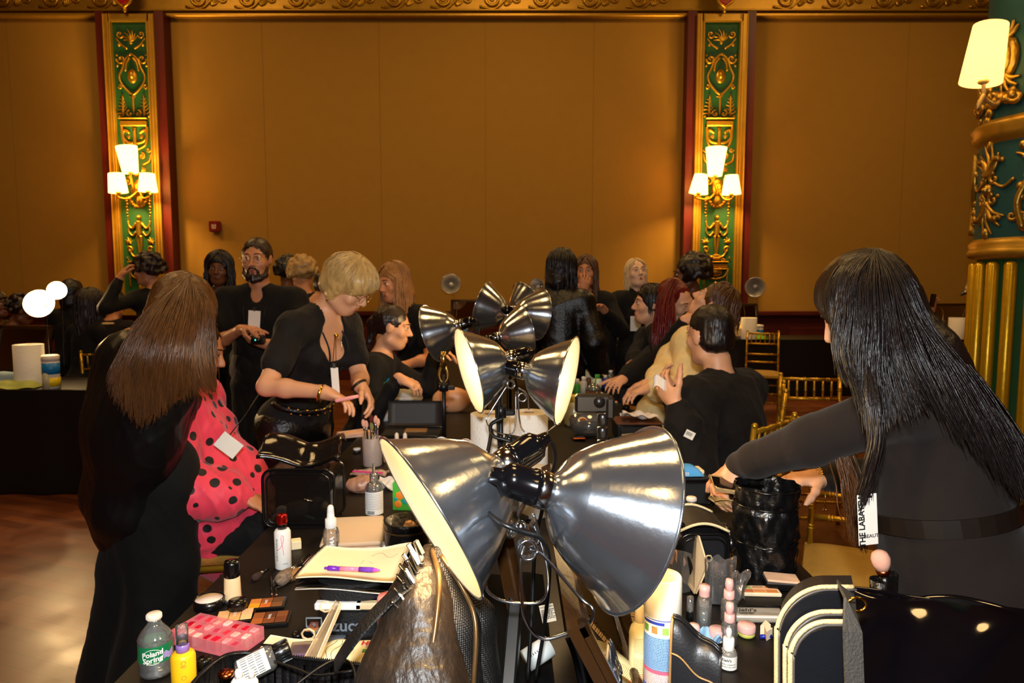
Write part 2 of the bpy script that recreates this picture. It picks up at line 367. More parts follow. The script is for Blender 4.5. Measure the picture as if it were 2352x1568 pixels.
    slab(Y(.375),.07,W*.78,.05); slab(Y(.355),.02,W*.85,.07)
    o.line([(0,Y(.39)),(0,Y(.56))],(.03,.02)); o.blob(0,Y(.475),.03); o.blob(0,Y(.57),.06,.05,.05); o.blob(0,Y(.635),.1,.12,.08,14); o.blob(0,Y(.655),.05,.05,.12,12)
    # standing figure: head, body, legs
    o.blob(0,Y(.742),.036,.04,.04); o.line([(0,Y(.757)),(0,Y(.775)),(-.005,Y(.82))],(.045,.034)); o.line([(-.02,Y(.815)),(-.02,Y(.85)),(-.008,Y(.888))],(.03,.014)); o.line([(.022,Y(.815)),(.02,Y(.85)),(.008,Y(.888))],(.03,.014))
    slab(Y(.893),.015,W*.2,.04); slab(Y(.905),.035,W*.22,.05); slab(Y(.92),.016,W*.72,.07); slab(Y(.935),.05,W*.66,.055); slab(Y(.948),.012,W*.72,.065)
    o.blob(0,Y(.96),.11,.075,.05,14); o.fan(0,Y(1.03),90,7,.09,25); o.line([(0,Y(1.0)),(0,Y(1.06))],(.02,.01))
def pilaster(n,px):
    cx=P(px,400,10.28).x; top=5.36; bot=1.0; PY=10.28; H=top-bot; zc=(top+bot)/2
    root=bpy.data.objects.new('trim_%d'%n,None); C.objects.link(root); struct(root); root.location=(cx,PY,0); root.matrix_basis=Matrix.Translation((cx,PY,0))
    g=G()
    for sg in (-1,1): g.box((sg*.43,.12,zc),(.13,.24,H+.1)); 
    g.box((0,.16,zc),(.8,.16,H+.1)); g.build('side_strip',oxblood,root)
    g=G()
    for sg in (-1,1):
        g.box((sg*.315,.02,zc),(.11,.10,H)); g.box((sg*.268,-.035,zc),(.018,.03,H),bev=.005); g.box((sg*.362,-.035,zc),(.014,.03,H),bev=.005); g.box((sg*.31,-.035,zc),(.03,.012,H),bev=.004)
    g.box((0,.02,top-.05),(.62,.10,.10)); g.box((0,-.035,top-.09),(.55,.03,.02)); g.box((0,.02,bot+.1),(.62,.10,.2))
    g.build('gilt_frame',goldpaint,root)
    g=G(); g.box((0,.04,zc),(.52,.04,H)); g.build('green_panel',green,root)
    o=Orn(lambda u,v,h:V((u,.02-h,v))); panel_ornament(o,.25,5.2,1.5)
    o.g.build('relief_ornament',gold,root)
    # crest with crown
    g=G(); z0=5.62
    prof=[(-.13,.28),(.13,.28),(.14,.0),(.08,-.12),(0,-.18),(-.08,-.12),(-.14,0)]
    g.prism(prof,.07,(0,-.09,z0),Matrix(((1,0,0),(0,0,-1),(0,1,0)))@Matrix.Identity(3)); crest=g.build('crest_shield',M('crest_red','#9c1418',.35,coat=.3),root)
    g=G(); g.prism([(-.07,0),(.07,0),(.085,.09),(.045,.055),(.02,.1),(0,.06),(-.02,.1),(-.045,.055),(-.085,.09)],.02,(0,-.155,z0-.02),Matrix(((1,0,0),(0,0,-1),(0,1,0))))
    g.tube([V((p[0]*1.12,-.12,z0+p[1]*1.12)) for p in prof],.022,8,closed=True); g.blob=None
    g.ell((0,-.1,z0-.22),(.03,.03,.05)); g.build('crown',gold,crest)
    return cx,PY
for n,px in ((1,313),(2,1650)): pilaster(n,px)
# ---------- frieze ----------
g=G(); Z0=5.40
g.box((0,WY-.06,Z0+.0),(26,.12,.05),bev=.012); g.box((0,WY-.05,Z0+.075),(26,.10,.03),bev=.01); g.box((0,WY-.03,Z0+.45),(26,.06,.7)); g.box((0,WY-.10,Z0+.48),(26,.16,.08),bev=.02)
struct(g.build('trim_3',goldpaint))
o=Orn(lambda u,v,h:V((u,WY-.062-h,v))); zc=Z0+.24
x=-8.2
while x<9.2:
    if abs(x-P(313,40,10.3).x)>.45 and abs(x-P(1650,40,10.3).x)>.45:
        o.spiral(x,zc,.11,1.4,180,1,(.026,.012)); o.spiral(x+.36,zc,.10,1.3,0,1,(.024,.012)); o.fan(x+.18,zc-.09,60,5,.17,22,.02); o.fan(x-.16,zc+.02,90,4,.1,30,.018); o.line([(x-.2,zc-.11),(x+.05,zc-.13),(x+.3,zc+.1),(x+.52,zc+.1)],(.018,.018)); o.blob(x+.18,zc+.11,.028)
    x+=.72
struct(o.g.build('trim_4',gold))
# ---------- wall sconces ----------
shade_m=lit('lit_linen_shade','#ffcf70',9.0)
def shade(g,c,axis,r0,r1,h):
    fr=frame_of(axis); g.lathe([(r0,0),(r1,h),(r1-.006,h),(r0-.006,0),(r0,0)],24,c,fr,cap=False)
def sconce(px,label,ups):
    cx=P(px,400,10.28).x; b=V((cx,10.24,0)); z=P(px,430,10.1).z
    root=thing('wall_sconce',label,'sconce',(cx,10.24,z),group=None)
    g=G(); g.ell((0,-.03,0),(.08,.05,.14)); g.ell((0,-.07,.02),(.05,.04,.06)); g.ell((0,-.04,-.18),(.05,.04,.08)); g.build('backplate',gold,root)
    for (ppx,ppy,w0,w1,h,lean,yo) in ups:
        q=P(ppx,ppy,9.95)-V((cx,10.24,z)); s=10/F
        ax=V((lean,0,1)).normalized()
        g=G(); mid=q*.5+V((0,-.05,-.12)); g.tube(smoothpath([V((0,-.04,-.02)),mid,q+V((q.x*.12,0,-.06)),q],5),.013,8); g.lathe([(.03,-.02),(.035,0),(.02,.02)],12,q)
        arm=g.build('arm',gold,root)
        g=G(); shade(g,q,ax,w0*s/2,w1*s/2,h*s); g.build('lamp_shade',shade_m,root)
        l=light('sconce_lamp','POINT',V((cx,10.24,z))+q+ax*(h*s*.5)+V((0,-.0,0)),95,(1,.58,.16),.05)
        l.parent=root; l.matrix_parent_inverse=root.matrix_basis.inverted()
sconce(325,'brass wall sconce on the left green pilaster, three lit shades, top one tilted',[(300,397,32,44,58,-.12,0),(272,442,40,32,42,-.08,0),(340,440,40,30,40,0,0)])
sconce(1645,'brass wall sconce on the right green pilaster, three lit shades, upright',[(1642,404,30,46,62,.03,0),(1604,444,42,28,42,.12,0),(1680,446,42,28,42,-.02,0)])
# ---------- fire alarm box ----------
p=P(494,520,WY-.06); r=thing('fire_alarm_box','small dark red fire alarm box on the tan wall above the bearded man','alarm box',(p.x,p.y,p.z))
g=G(); g.box((0,0,0),(.16,.09,.16),bev=.012); g.build('housing',M('alarm_red','#6e1010',.4),r)
g=G(); 
for dx in (-.025,.0,.025): g.box((dx,-.047,.005),(.012,.004,.05))
g.box((0,-.047,-.03),(.06,.004,.01)); g.build('marking',M('alarm_white','#d8c8b8',.5),r)
# ---------- the big column at the right ----------
cc=V((P(2403,500,5.0).x,5.0,0)); RAD=.44
root=thing('round_column','round gilt column with gold reeds and teal carved band at the right edge','column',(cc.x,cc.y,0))
g=G(); g.lathe([(.40,0),(.40,1.66)],40,(0,0,0),cap=False); g.build('fluted_core',green,root)
zb=P(2250,600,4.7).z
g=G(); NR=20
for i in range(NR):
    a=2*pi*(i+.5)/NR; p0=V((.415*cos(a),.415*sin(a),.35)); 
    g.lathe([(.0,-.01),(.038,.0),(.041,.02),(.041,zb-.37),(.03,zb-.35),(0,zb-.345)],12,p0)
g.build('gilt_reeds',M('bright_gilt_paint','#d8ab1e',.3,metal=.6,var=.12,scale=14,bump=.15,bscale=30),root)
z1=P(2262,545,4.7).z; z2=P(2262,300,4.7).z
g=G(); g.lathe([(.40,zb+.02),(.46,zb+.04),(.475,zb+.07),(.46,zb+.10),(.455,z1-.06),(.47,z1-.03),(.44,z1),(.43,z1+.01)],48,cap=False)
z3=P(2262,258,4.7).z
g.lathe([(.43,z2-.03),(.445,z2-.01),(.48,z2+.03),(.47,z2+.06),(.49,z2+.09),(.465,z3),(.43,z3+.02)],48,cap=False); g.lathe([(.43,0),(.52,0),(.52,.2),(.47,.24),(.45,.33),(.40,.35)][1:],48,cap=False); g.build('ring_mouldings',goldpaint,root)
g=G(); g.lathe([(.43,z1),(.43,z2)],48,cap=False); g.lathe([(.42,z3),(.42,7.0)],48,cap=False); g.build('teal_band',teal,root)
def colfn(r): return lambda u,v,h:V(((r+h)*cos(u/r),(r+h)*sin(u/r),v))
o=Orn(colfn(.43),1.25); Hh=z2-z1
for k in range(10):
    u0=-pi*.43+k*.27; m=(z1+z2)/2
    if k%2==0:
        for sg in (-1,1):
            o.fan(u0,m+sg*.09,sg*90,5,.24,20,.018); o.spiral(u0+.055,m+sg*.075,.04,1.1,90,1,(.013,.008)); o.spiral(u0-.055,m+sg*.075,.04,1.1,90,-1,(.013,.008)); o.blob(u0,m+sg*.31,.03,.045)
            for s2 in (-1,1): o.line([(u0,m+sg*.1),(u0+s2*.05,m+sg*.2),(u0+s2*.1,m+sg*.21)],(.015,.02)); o.blob(u0+s2*.105,m+sg*.2,.022)
        o.blob(u0,m,.045,.05); o.blob(u0,m,.03,.03,.05)
        for s2 in (-1,1): o.line([(u0+s2*.05,m+.05),(u0+s2*.13,m+.01),(u0+s2*.2,m+.06)],.01); o.blob(u0+s2*.09,m-.05,.016)
    else:
        o.line([(u0,m-.3),(u0-.04,m-.1),(u0+.03,m+.1),(u0,m+.3)],(.02,.02))
        for j in range(9): o.blob(u0+.035*sin(j*1.3),m-.28+j*.07,.03,.035)
        for sg in (-1,1): o.fan(u0,m+sg*.18,90*sg,3,.1,40,.016); o.spiral(u0+sg*.07,m-.2,.035,1,0,sg)
for k in range(8):
    u0=-pi*.43+.1+k*.34; zq=z3+.42
    o.blob(u0,zq,.085,.15,.04,14); o.blob(u0,zq,.06,.12,.06,12); o.fan(u0,zq-.12,-90,5,.13,30,.02); o.fan(u0,zq+.14,90,5,.12,30,.02)
    for j in range(7): o.blob(u0+.17+.02*(j%2),z3+.02+j*.055,.035,.04)
    o.blob(u0+.17,zq+.08,.045,.06,.07); o.blob(u0+.17,zq+.17,.035,.045,.06)
    for sg in (-1,1): o.spiral(u0+sg*.08,z3+.14,.05,1.2,90,sg,(.022,.012)); 
    for j in range(4): o.blob(u0-.06+.04*j,z3+.14+.015*(j%2),.04,.045,.045)
o.g.build('carved_foliage',M('carved_gilt','#b8923e',.3,metal=.8,var=.25,scale=30,bump=.25,bscale=50),root)
# sconce on the column
q=P(2245,190,4.75); r=thing('column_sconce','cream lamp shade on a bracket, fixed to the gilt column','sconce',(q.x,q.y,q.z))
s=4.75/F; g=G(); shade(g,V((.02,0,0)),V((.13,0,1)),42*s,34*s,125*s)
g.build('lamp_shade',lit('lit_cream_shade','#ffdc80',3.0),r)
g=G(); g.tube(smoothpath([V((.04,0,.04)),V((.045,0,-.04)),V((.07,.02,-.10)),V((.2,.1,-.12)),V((.3,.2,-.06))],6),.013,8); g.lathe([(.02,-.01),(.035,0),(.035,.015),(.015,.03)],16,(.04,0,.0)); g.ell((.03,0,-.12),(.015,.015,.06),rot(0,20,0)); g.build('bracket',M('cream_gilt','#d8b878',.4,metal=.3),r)
l=light('sconce_lamp','POINT',q+V((.04,0,.19)),9,(1,.62,.2),.05); l.parent=r; l.matrix_parent_inverse=r.matrix_basis.inverted()
# ======================= BODIES: smooth-union volumes turned into one surface =======================
A=lambda v: np.array(tuple(v),dtype=np.float32)
class Blob:
    def __init__(s,h=.007,k=.03): s.h=h; s.k=k; s.p=[]
    def cap(s,a,b,ra,rb=None,k=None,flat=None,sub=False):
        s.p.append(('c',A(a),A(b),ra,ra if rb is None else rb,s.k if k is None else k,flat,sub)); return s
    def ell(s,c,rad,rm=None,k=None,sub=False):
        s.p.append(('e',A(c),tuple(rad),np.array(rm if rm is not None else Matrix.Identity(3),dtype=np.float32),None,s.k if k is None else k,None,sub)); return s
    def chain(s,pts,rs,k=None,flat=None):
        for i in range(len(pts)-1): s.cap(pts[i],pts[i+1],rs[i],rs[i+1],k,flat)
        return s
    def mesh(s):
        h=s.h; lo=np.full(3,1e9);hi=-lo
        def bb(p):
            if p[0]=='c':
                m=max(p[3],p[4]); return np.minimum(p[1],p[2])-m,np.maximum(p[1],p[2])+m
            m=max(p[2]); return p[1]-m,p[1]+m
        for p in s.p:
            if p[7]: continue
            a,b=bb(p); lo=np.minimum(lo,a);hi=np.maximum(hi,b)
        lo=lo-3*h; n=np.ceil((hi+3*h-lo)/h).astype(int)+1
        vol=np.full(n,1.0,np.float32)
        for p in s.p:
            a,b=bb(p); m=p[5]+2.5*h
            i0=np.maximum(0,np.floor((a-m-lo)/h).astype(int)); i1=np.minimum(n,np.ceil((b+m-lo)/h).astype(int)+1)
            if (i1<=i0).any(): continue
            ax=[(lo[q]+h*np.arange(i0[q],i1[q])).astype(np.float32) for q in range(3)]
            X=np.stack(np.meshgrid(*ax,indexing='ij'),-1)
            if p[0]=='c':
                pa=X-p[1]; ba=p[2]-p[1]; L=float(ba@ba)
                t=np.clip((pa@ba)/max(L,1e-12),0,1); q=pa-t[...,None]*ba
                if p[6] is not None:
                    d=A(p[6][0]); d=d/np.linalg.norm(d); q=q+(q@d)[...,None]*d*(p[6][1]-1)
                dd=np.sqrt((q*q).sum(-1))-(p[3]+t*(p[4]-p[3]))
            else:
                q=(X-p[1])@p[3]; r=np.array(p[2],np.float32); k0=np.sqrt(((q/r)**2).sum(-1)); k1=np.sqrt(((q/(r*r))**2).sum(-1)); dd=k0*(k0-1)/np.maximum(k1,1e-9)
            sl=tuple(slice(i0[q],i1[q]) for q in range(3)); w=vol[sl]; k=p[5]
            if p[7]:
                dd=-dd; hh=np.maximum(k-abs(w-dd),0)/max(k,1e-6); vol[sl]=np.maximum(w,dd)+hh*hh*k*.25
            else:
                hh=np.maximum(k-abs(w-dd),0)/max(k,1e-6); vol[sl]=np.minimum(w,dd)-hh*hh*k*.25
        ins=vol<0
        cnt=np.zeros(np.array(ins.shape)-1,np.uint8)
        cs=[(a,b,c) for a in (0,1) for b in (0,1) for c in (0,1)]
        for a,b,c in cs: cnt+=ins[a:ins.shape[0]-1+a,b:ins.shape[1]-1+b,c:ins.shape[2]-1+c]
        mask=(cnt>0)&(cnt<8); idx=np.argwhere(mask); ids=np.full(mask.shape,-1,np.int32); ids[mask]=np.arange(len(idx))
        acc=np.zeros((len(idx),3),np.float32); nn=np.zeros(len(idx),np.float32)
        cv={c:vol[idx[:,0]+c[0],idx[:,1]+c[1],idx[:,2]+c[2]] for c in cs}
        for ca in cs:
            for q in range(3):
                if ca[q]==0:
                    cb=tuple(1 if z==q else ca[z] for z in range(3)); va,vb=cv[ca],cv[cb]; cr=(va<0)!=(vb<0)
                    t=np.where(cr,va/np.where(cr,va-vb,1),0); pp=np.array(ca,np.float32)+t[:,None]*(np.array(cb,np.float32)-np.array(ca,np.float32)); acc+=pp*cr[:,None]; nn+=cr
        vs=(idx+acc/np.maximum(nn,1)[:,None])*h+lo
        Q=[]
        for q in range(3):
            s0=[slice(None)]*3;s1=[slice(None)]*3; s0[q]=slice(0,-1); s1[q]=slice(1,None)
            A0=ins[tuple(s0)];B0=ins[tuple(s1)]; e=np.argwhere(A0!=B0); 
            o1,o2=[z for z in range(3) if z!=q]
            e=e[(e[:,o1]>0)&(e[:,o2]>0)&(e[:,o1]<ins.shape[o1]-1)&(e[:,o2]<ins.shape[o2]-1)]
            fl=A0[e[:,0],e[:,1],e[:,2]]
            def cell(d1,d2):
                f=e.copy(); f[:,o1]-=d1; f[:,o2]-=d2; return ids[f[:,0],f[:,1],f[:,2]]
            quad=np.stack([cell(1,1),cell(0,1),cell(0,0),cell(1,0)],1)
            if q==1: fl=~fl
            quad[~fl]=quad[~fl][:,::-1]; Q.append(quad)
        return vs.astype(np.float64),np.concatenate(Q)
    def build(s,name,mats,parent,wob=0,wf=30,cut=None,fn=None,smooth=2):
        vs,qs=s.mesh()
        if cut is not None:
            keep=cut(vs); qs=qs[keep[qs].all(1)]; u,inv=np.unique(qs,return_inverse=True); vs=vs[u]; qs=inv.reshape(-1,4)
        if smooth and cut is None:
            for _ in range(smooth):
                a=np.zeros_like(vs); c=np.zeros(len(vs))
                for i in range(4):
                    j=(i+1)%4; np.add.at(a,qs[:,i],vs[qs[:,j]]); np.add.at(c,qs[:,i],1); np.add.at(a,qs[:,j],vs[qs[:,i]]); np.add.at(c,qs[:,j],1)
                vs=vs*.5+.5*a/np.maximum(c,1)[:,None]
        if wob:
            a=qs[:,1];b=qs[:,3]; nf=np.cross(vs[qs[:,1]]-vs[qs[:,0]],vs[qs[:,3]]-vs[qs[:,0]]); nv=np.zeros_like(vs)
            for i in range(4): np.add.at(nv,qs[:,i],nf)
            nv/=np.maximum(np.linalg.norm(nv,axis=1),1e-9)[:,None]
            d=np.zeros(len(vs)); rg=np.random.default_rng(len(vs)%97)
            for i in range(7):
                k=rg.normal(size=3); k/=np.linalg.norm(k); k[2]*=.5; ph=rg.uniform(0,6.28); fq=wf*(.5+.35*i); z=np.sin(vs@k*fq+ph+1.5*np.sin(vs@np.roll(k,1)*fq*.5)); d+=(1-abs(z))**2/(1+.4*i)-.3/(1+.4*i)
            vs=vs+nv*(d*wob)[:,None]
        if fn: vs=fn(vs)
        return npmesh(name,vs,qs,mats,parent)
def npmesh(name,vs,qs,mats,parent,mi=None,w=True):
    me=bpy.data.meshes.new(name); me.vertices.add(len(vs)); me.vertices.foreach_set('co',np.asarray(vs,np.float32).ravel())
    nl=len(qs)*4; me.loops.add(nl); me.loops.foreach_set('vertex_index',np.asarray(qs,np.int32).ravel()); me.polygons.add(len(qs))
    me.polygons.foreach_set('loop_start',np.arange(0,nl,4,dtype=np.int32)); 
    for m in (mats if isinstance(mats,(list,tuple)) else [mats]): me.materials.append(m)
    if mi is not None: me.polygons.foreach_set('material_index',mi)
    me.update(calc_edges=True); me.validate(); me.polygons.foreach_set('use_smooth',np.ones(len(me.polygons),bool)); me.update()
    o=bpy.data.objects.new(name,me); C.objects.link(o)
    if parent is not None:
        o.parent=parent
        if w: o.matrix_parent_inverse=parent.matrix_basis.inverted()
    return o
def strands(name,paths,rad,mats,parent,n=4,taper=.25,w=True):
    """paths: array (K,M,3) -> many thin tubes, one mesh"""
    p=np.asarray(paths,float); K,Mm,_=p.shape; t=np.gradient(p,axis=1); t/=np.maximum(np.linalg.norm(t,axis=2,keepdims=True),1e-9)
    up=np.array([.31,.77,.2]); x=np.cross(t,up); x/=np.maximum(np.linalg.norm(x,axis=2,keepdims=True),1e-9); y=np.cross(t,x)
    s=np.linspace(0,1,Mm); prof=np.clip(np.minimum(1,.5+s*6)*np.where(s>.7,1-(s-.7)/.3*(1-taper),1),.05,1)
    r=(np.asarray(rad)*np.ones(K))[:,None]*prof[None]
    vs=np.stack([p+x*(r*cos(2*pi*j/n))[...,None]+y*(r*sin(2*pi*j/n))[...,None] for j in range(n)],2)
    base=(np.arange(K)[:,None,None]*Mm+np.arange(Mm-1)[None,:,None])*n; j=np.arange(n)[None,None]; j2=(j+1)%n
    qs=np.stack([base+j,base+j2,base+n+j2,base+n+j],-1).reshape(-1,4)
    return npmesh(name,vs.reshape(-1,3),qs,mats,parent,w=w)
def resample(pts,m):
    q=np.array([tuple(p) for p in smoothpath(pts,8)]); d=np.r_[0,np.cumsum(np.linalg.norm(np.diff(q,axis=0),axis=1))]
    u=np.linspace(0,d[-1],m); return np.stack([np.interp(u,d,q[:,i]) for i in range(3)],1)
def hairsheet(guides,K,M_,jit=.006,thick=.02,seed=1,wav=0,ends=.12):
    """many strands interpolated across ordered guide curves"""
    rg=np.random.default_rng(seed); gs=np.stack([resample(g,M_) for g in guides]); n=len(gs); u=rg.uniform(0,n-1,K); i=np.minimum(u.astype(int),n-2); f=(u-i)[:,None,None]
    p=gs[i]*(1-f)+gs[i+1]*f; s=np.linspace(0,1,M_)
    off=rg.normal(size=(K,1,3))*thick*(.25+.75*np.sin(np.clip(s*1.6,0,1)*pi/2))[None,:,None]; off[:,:,1]*=1.2
    ph=rg.uniform(0,6.28,(K,1)); fr=rg.uniform(1,3,(K,1)); wv=np.stack([np.sin(s[None]*fr*6+ph),np.cos(s[None]*fr*5+ph),0*s[None]+0*ph],-1)*jit*s[None,:,None]
    if wav: wv+=np.stack([np.sin(s[None]*wav+ph),np.cos(s[None]*wav+ph),0*ph*s[None]],-1)*.012*s[None,:,None]
    q=p+off+wv; e=rg.uniform(1-ends,1.0,K) # unequal ends
    idx=e[:,None]*(M_-1)*s[None]; i0=np.minimum(idx.astype(int),M_-2); ff=(idx-i0)[...,None]; kk=np.arange(K)[:,None]
    return q[kk,i0]*(1-ff)+q[kk,i0+1]*ff
# ---------------- people ----------------
SK=dict(light='#d9a07a',mid='#c08058',tan='#a8683e',dark='#6e4024',pale='#e6b898')
def skinmat(k): return M('skin_'+k,SK[k],.45,var=.05,scale=20,sss=.12,bump=.05,bscale=120)
def cloth(name,col,rough=.8,**k): return M('cloth_'+name,col,rough,var=.12,scale=40,bump=k.pop('bump',.25),bscale=k.pop('bscale',18),sheen=k.pop('sheen',.02),spec=k.pop('spec',.3),**k)
BLK=cloth('black','#0c0a0b'); 
def hairmat(name,c1,c2=None,rough=.34): return M('hair_'+name,c1,rough,col2=c2 or c1,stretch=(1,1,.12),scale=60,spec=.55,bump=.3,bscale=140)
def vec(a): return V(a)
class Rig: pass
def hand(b,wr,d,n,side,curl=.5,s=1.0,spread=1.0):
    d=V(d).normalized(); n=(V(n)-d*V(n).dot(d)).normalized(); w=(d.cross(n) if side=='R' else n.cross(d))
    fm=Matrix((w,n,d)).transposed()
    b.cap(wr,wr+d*.03*s,.024*s,.024*s,k=.02)
    b.ell(wr+d*.05*s,(.041*s,.016*s,.05*s),fm,k=.018)
    ln=[.072,.080,.074,.060]
    tips=[]
    for i in range(4):
        p=wr+d*(.085-.004*abs(i-1))*s+w*(.031-.0205*i)*s; a=.12; dr=(d+w*(.10-.07*i)*spread).normalized(); L=ln[i]*s; r=.0088*s
        for j,fr in enumerate((.45,.32,.23)):
            a=curl*(.5+.35*j)+(.04*i); dr2=(dr*cos(a)+n*sin(a)).normalized(); q=p+dr2*L*fr; b.cap(p,q,r,r*.92,k=.006); p=q; r*=.92; dr=dr2
        tips.append(p)
    p=wr+d*.03*s+w*.03*s; dr=(d*.62+w*.72+n*.25).normalized()
    for L,r0,r1 in ((.045,.013,.011),(.032,.011,.0095),(.024,.0095,.008)):
        q=p+dr*L*s; b.cap(p,q,r0*s,r1*s,k=.01); p=q; dr=(dr+d*.25+n*.2*curl).normalized()
    return tips
def ik(a,t,l1,l2,hint):
    d=t-a; L=d.length
    if L>(l1+l2)*.995: t=a+d*((l1+l2)*.995/L); d=t-a; L=d.length
    x=(l1*l1-l2*l2+L*L)/(2*L); h=math.sqrt(max(l1*l1-x*x,0)); dn=d/L; hv=V(hint); hv=(hv-dn*hv.dot(dn)); hv=hv.normalized() if hv.length>1e-5 else V((0,0,-1))
    return a+dn*x+hv*h,t
def person(label,hp,face,H=1.68,sex='f',lean=0,side=0,head=(0,0,0),hl=None,hr=None,el=None,er=None,seat=None,skin='light',top='long',topc=None,pants=None,
           hair=None,h=.0085,curl=(.6,.6),pn=None,dl=None,dr=None,eyes='open',brow='#1c100a',lips='#9c4a3c',extra=None,loose=0,neck=True,shoes='#0a0808',baggy=0,legspread=.09,neckline=None,group=None,seatknee=(.42,.0),pantsflare=0,beard=None,nobody=False,twist=0,facedetail=True,hands=True,wob=.004,floorz=0,pelvis=None):
    s=H/1.70; r=Rig(); a=R(face); f=V((sin(a),cos(a),0)); l=V((-cos(a),sin(a),0)); z=V((0,0,1))
    # f forward, l to the person's left
    l=z.cross(f)
    u=(z*cos(R(lean))+f*sin(R(lean))+l*sin(R(side))).normalized(); tl=(l-u*l.dot(u)).normalized(); tf=tl.cross(u)
    if twist: m=Matrix.Rotation(R(twist),3,u); tl=m@tl; tf=m@tf
    yaw,pit,rol=[R(x) for x in head]
    m=Matrix.Rotation(yaw,3,'Z'); hf=m@f; hl_=m@l; hf2=hf*cos(pit)-z*sin(pit); hu=z*cos(pit)+hf*sin(pit); hf=hf2
    if rol: m=Matrix.Rotation(rol,3,hf); hu=m@hu; hl_=m@hl_
    hc=V(hp); r.hc=hc; r.hf=hf; r.hu=hu; r.hl=hl_; r.s=s
    nb=hc-hu*.115*s-hf*.03*s; ntop=nb; npt=nb-(u*.5+hu*.5).normalized()*.07*s
    if pelvis is not None:
        u=(npt-V(pelvis)).normalized(); tl=(l-u*l.dot(u)).normalized(); tf=tl.cross(u); npt=nb-(u*.5+hu*.5).normalized()*.07*s
        if twist: m=Matrix.Rotation(R(twist),3,u); tl=m@tl; tf=m@tf
    pel=npt-u*.50*s; r.pel=pel; r.u=u; r.tl=tl; r.tf=tf; r.f=f; r.l=l; r.npt=npt
    B=lambda lv,uv,fv: pel+tl*(lv*s)+u*(uv*s)+tf*(fv*s)
    r.B=B
    TM=Matrix((tl,tf,u)).transposed(); HM=Matrix((hl_,hf,hu)).transposed(); r.TM=TM; r.HM=HM
    male=sex=='m'; sw=.195 if male else .165
    base=thing('person',label,'person',(pel.x,pel.y,floorz),group=group)
    def torso(b,e=0.0,k=.06):
        b.ell(B(0,.0,0),(.155*s+e,.108*s+e,.11*s+e),TM,k=k)
        if not male: b.ell(B(.07,-.03,-.05),(.075*s+e,.075*s+e,.085*s+e),TM,k=k).ell(B(-.07,-.03,-.05),(.075*s+e,.075*s+e,.085*s+e),TM,k=k)
        b.ell(B(0,.17,0),((.145 if male else .118)*s+e,(.10 if male else .085)*s+e,.14*s+e),TM,k=k)
        b.ell(B(0,.34,0),((.17 if male else .14)*s+e,(.115 if male else .095)*s+e,.15*s+e),TM,k=k)
        b.cap(B(sw-.03,.445,0),B(-(sw-.03),.445,0),.052*s+e,.052*s+e,k=k)
        b.cap(B(.09,.46,-.0),npt,.05*s+e,.045*s+e*.5,k=k); b.cap(B(-.09,.46,-.0),npt,.05*s+e,.045*s+e*.5,k=k)
        if not male:
            for q in (.065,-.065): b.ell(B(q,.33,.085),(.052*s+e*.5,.045*s+e*.5,.052*s+e*.5),TM,k=.04)
    shL=B(sw,.45,0); shR=B(-sw,.45,0); ua=.285*s; fa=.25*s
    r.shL=shL; r.shR=shR
    tL=V(hl) if hl is not None else shL-z*.5*s+l*.09*s+f*.05*s; tR=V(hr) if hr is not None else shR-z*.5*s-l*.09*s+f*.05*s
    eL,wL=ik(shL,tL,ua,fa,V(el) if el else (-z-f*.6+l*.5)); eR,wR=ik(shR,tR,ua,fa,V(er) if er else (-z-f*.6-l*.5)); r.eL,r.wL,r.eR,r.wR=eL,wL,eR,wR
    hipL=B(legspread,-.05,0); hipR=B(-legspread,-.05,0)
    if seat is None:
        fz=floorz+.06
        aL=V((pel.x,pel.y,fz))+l*legspread*1.1*s-f*.03; aR=V((pel.x,pel.y,fz))-l*legspread*1.1*s-f*.03
        Lg=.84*s
        kL=(hipL+aL)/2+f*.02; kR=(hipR+aR)/2+f*.02
    else:
        sp=seatknee[1]; kL=hipL+f*seatknee[0]*s+l*(.05+sp)+z*.0; kR=hipR+f*seatknee[0]*s-l*(.05+sp); kL.z=kR.z=seat+.06
        aL=V((kL.x,kL.y,floorz+.06))+f*.03; aR=V((kR.x,kR.y,floorz+.06))+f*.03
    r.kL,r.kR,r.aL,r.aR=kL,kR,aL,aR
    # ---- body: one continuous surface
    b=Blob(h,.035)
    torso(b)
    for sh,e_,w_ in ((shL,eL,wL),(shR,eR,wR)):
        b.ell(sh,(.055*s,)*3,k=.05); b.cap(sh,e_,.047*s,.037*s,k=.03); b.cap(e_,e_+(w_-e_)*.35,.037*s,.036*s,k=.02); b.cap(e_+(w_-e_)*.35,w_,.036*s,.025*s,k=.02)
    hps={}
    if hands:
        for nm,e_,w_,dd,cu in (('L',eL,wL,dl,curl[0]),('R',eR,wR,dr,curl[1])):
            d=V(dd[0]) if dd else (w_-e_).normalized(); n=V(dd[1]) if dd and dd[1] is not None else (f*.2-z if abs(d.z)<.8 else (l if nm=='R' else -l)); hps[nm]=hand(b,w_,d,n,nm,cu,s)
    for hp_,k_,a_ in ((hipL,kL,aL),(hipR,kR,aR)):
        b.cap(hp_,k_,.082*s,.055*s,k=.05); b.cap(k_,k_+(a_-k_)*.4,.054*s,.054*s,k=.03); b.cap(k_+(a_-k_)*.4,a_,.052*s,.036*s,k=.03); b.cap(a_-z*.02,a_+f*.14-z*.025,.035,.03,k=.02)
    # neck and head
    b.cap(npt-u*.02,nb+hu*.02*s,(.058 if male else .05)*s,(.054 if male else .046)*s,k=.03)
    Hd=lambda x,y,z_: hc+hl_*(x*s)+hf*(y*s)+hu*(z_*s)
    b.ell(Hd(0,-.012,.03),(.076*s,.094*s,.088*s),HM,k=.03); b.ell(Hd(0,.024,-.035),(.061*s,.066*s,.078*s),HM,k=.03)
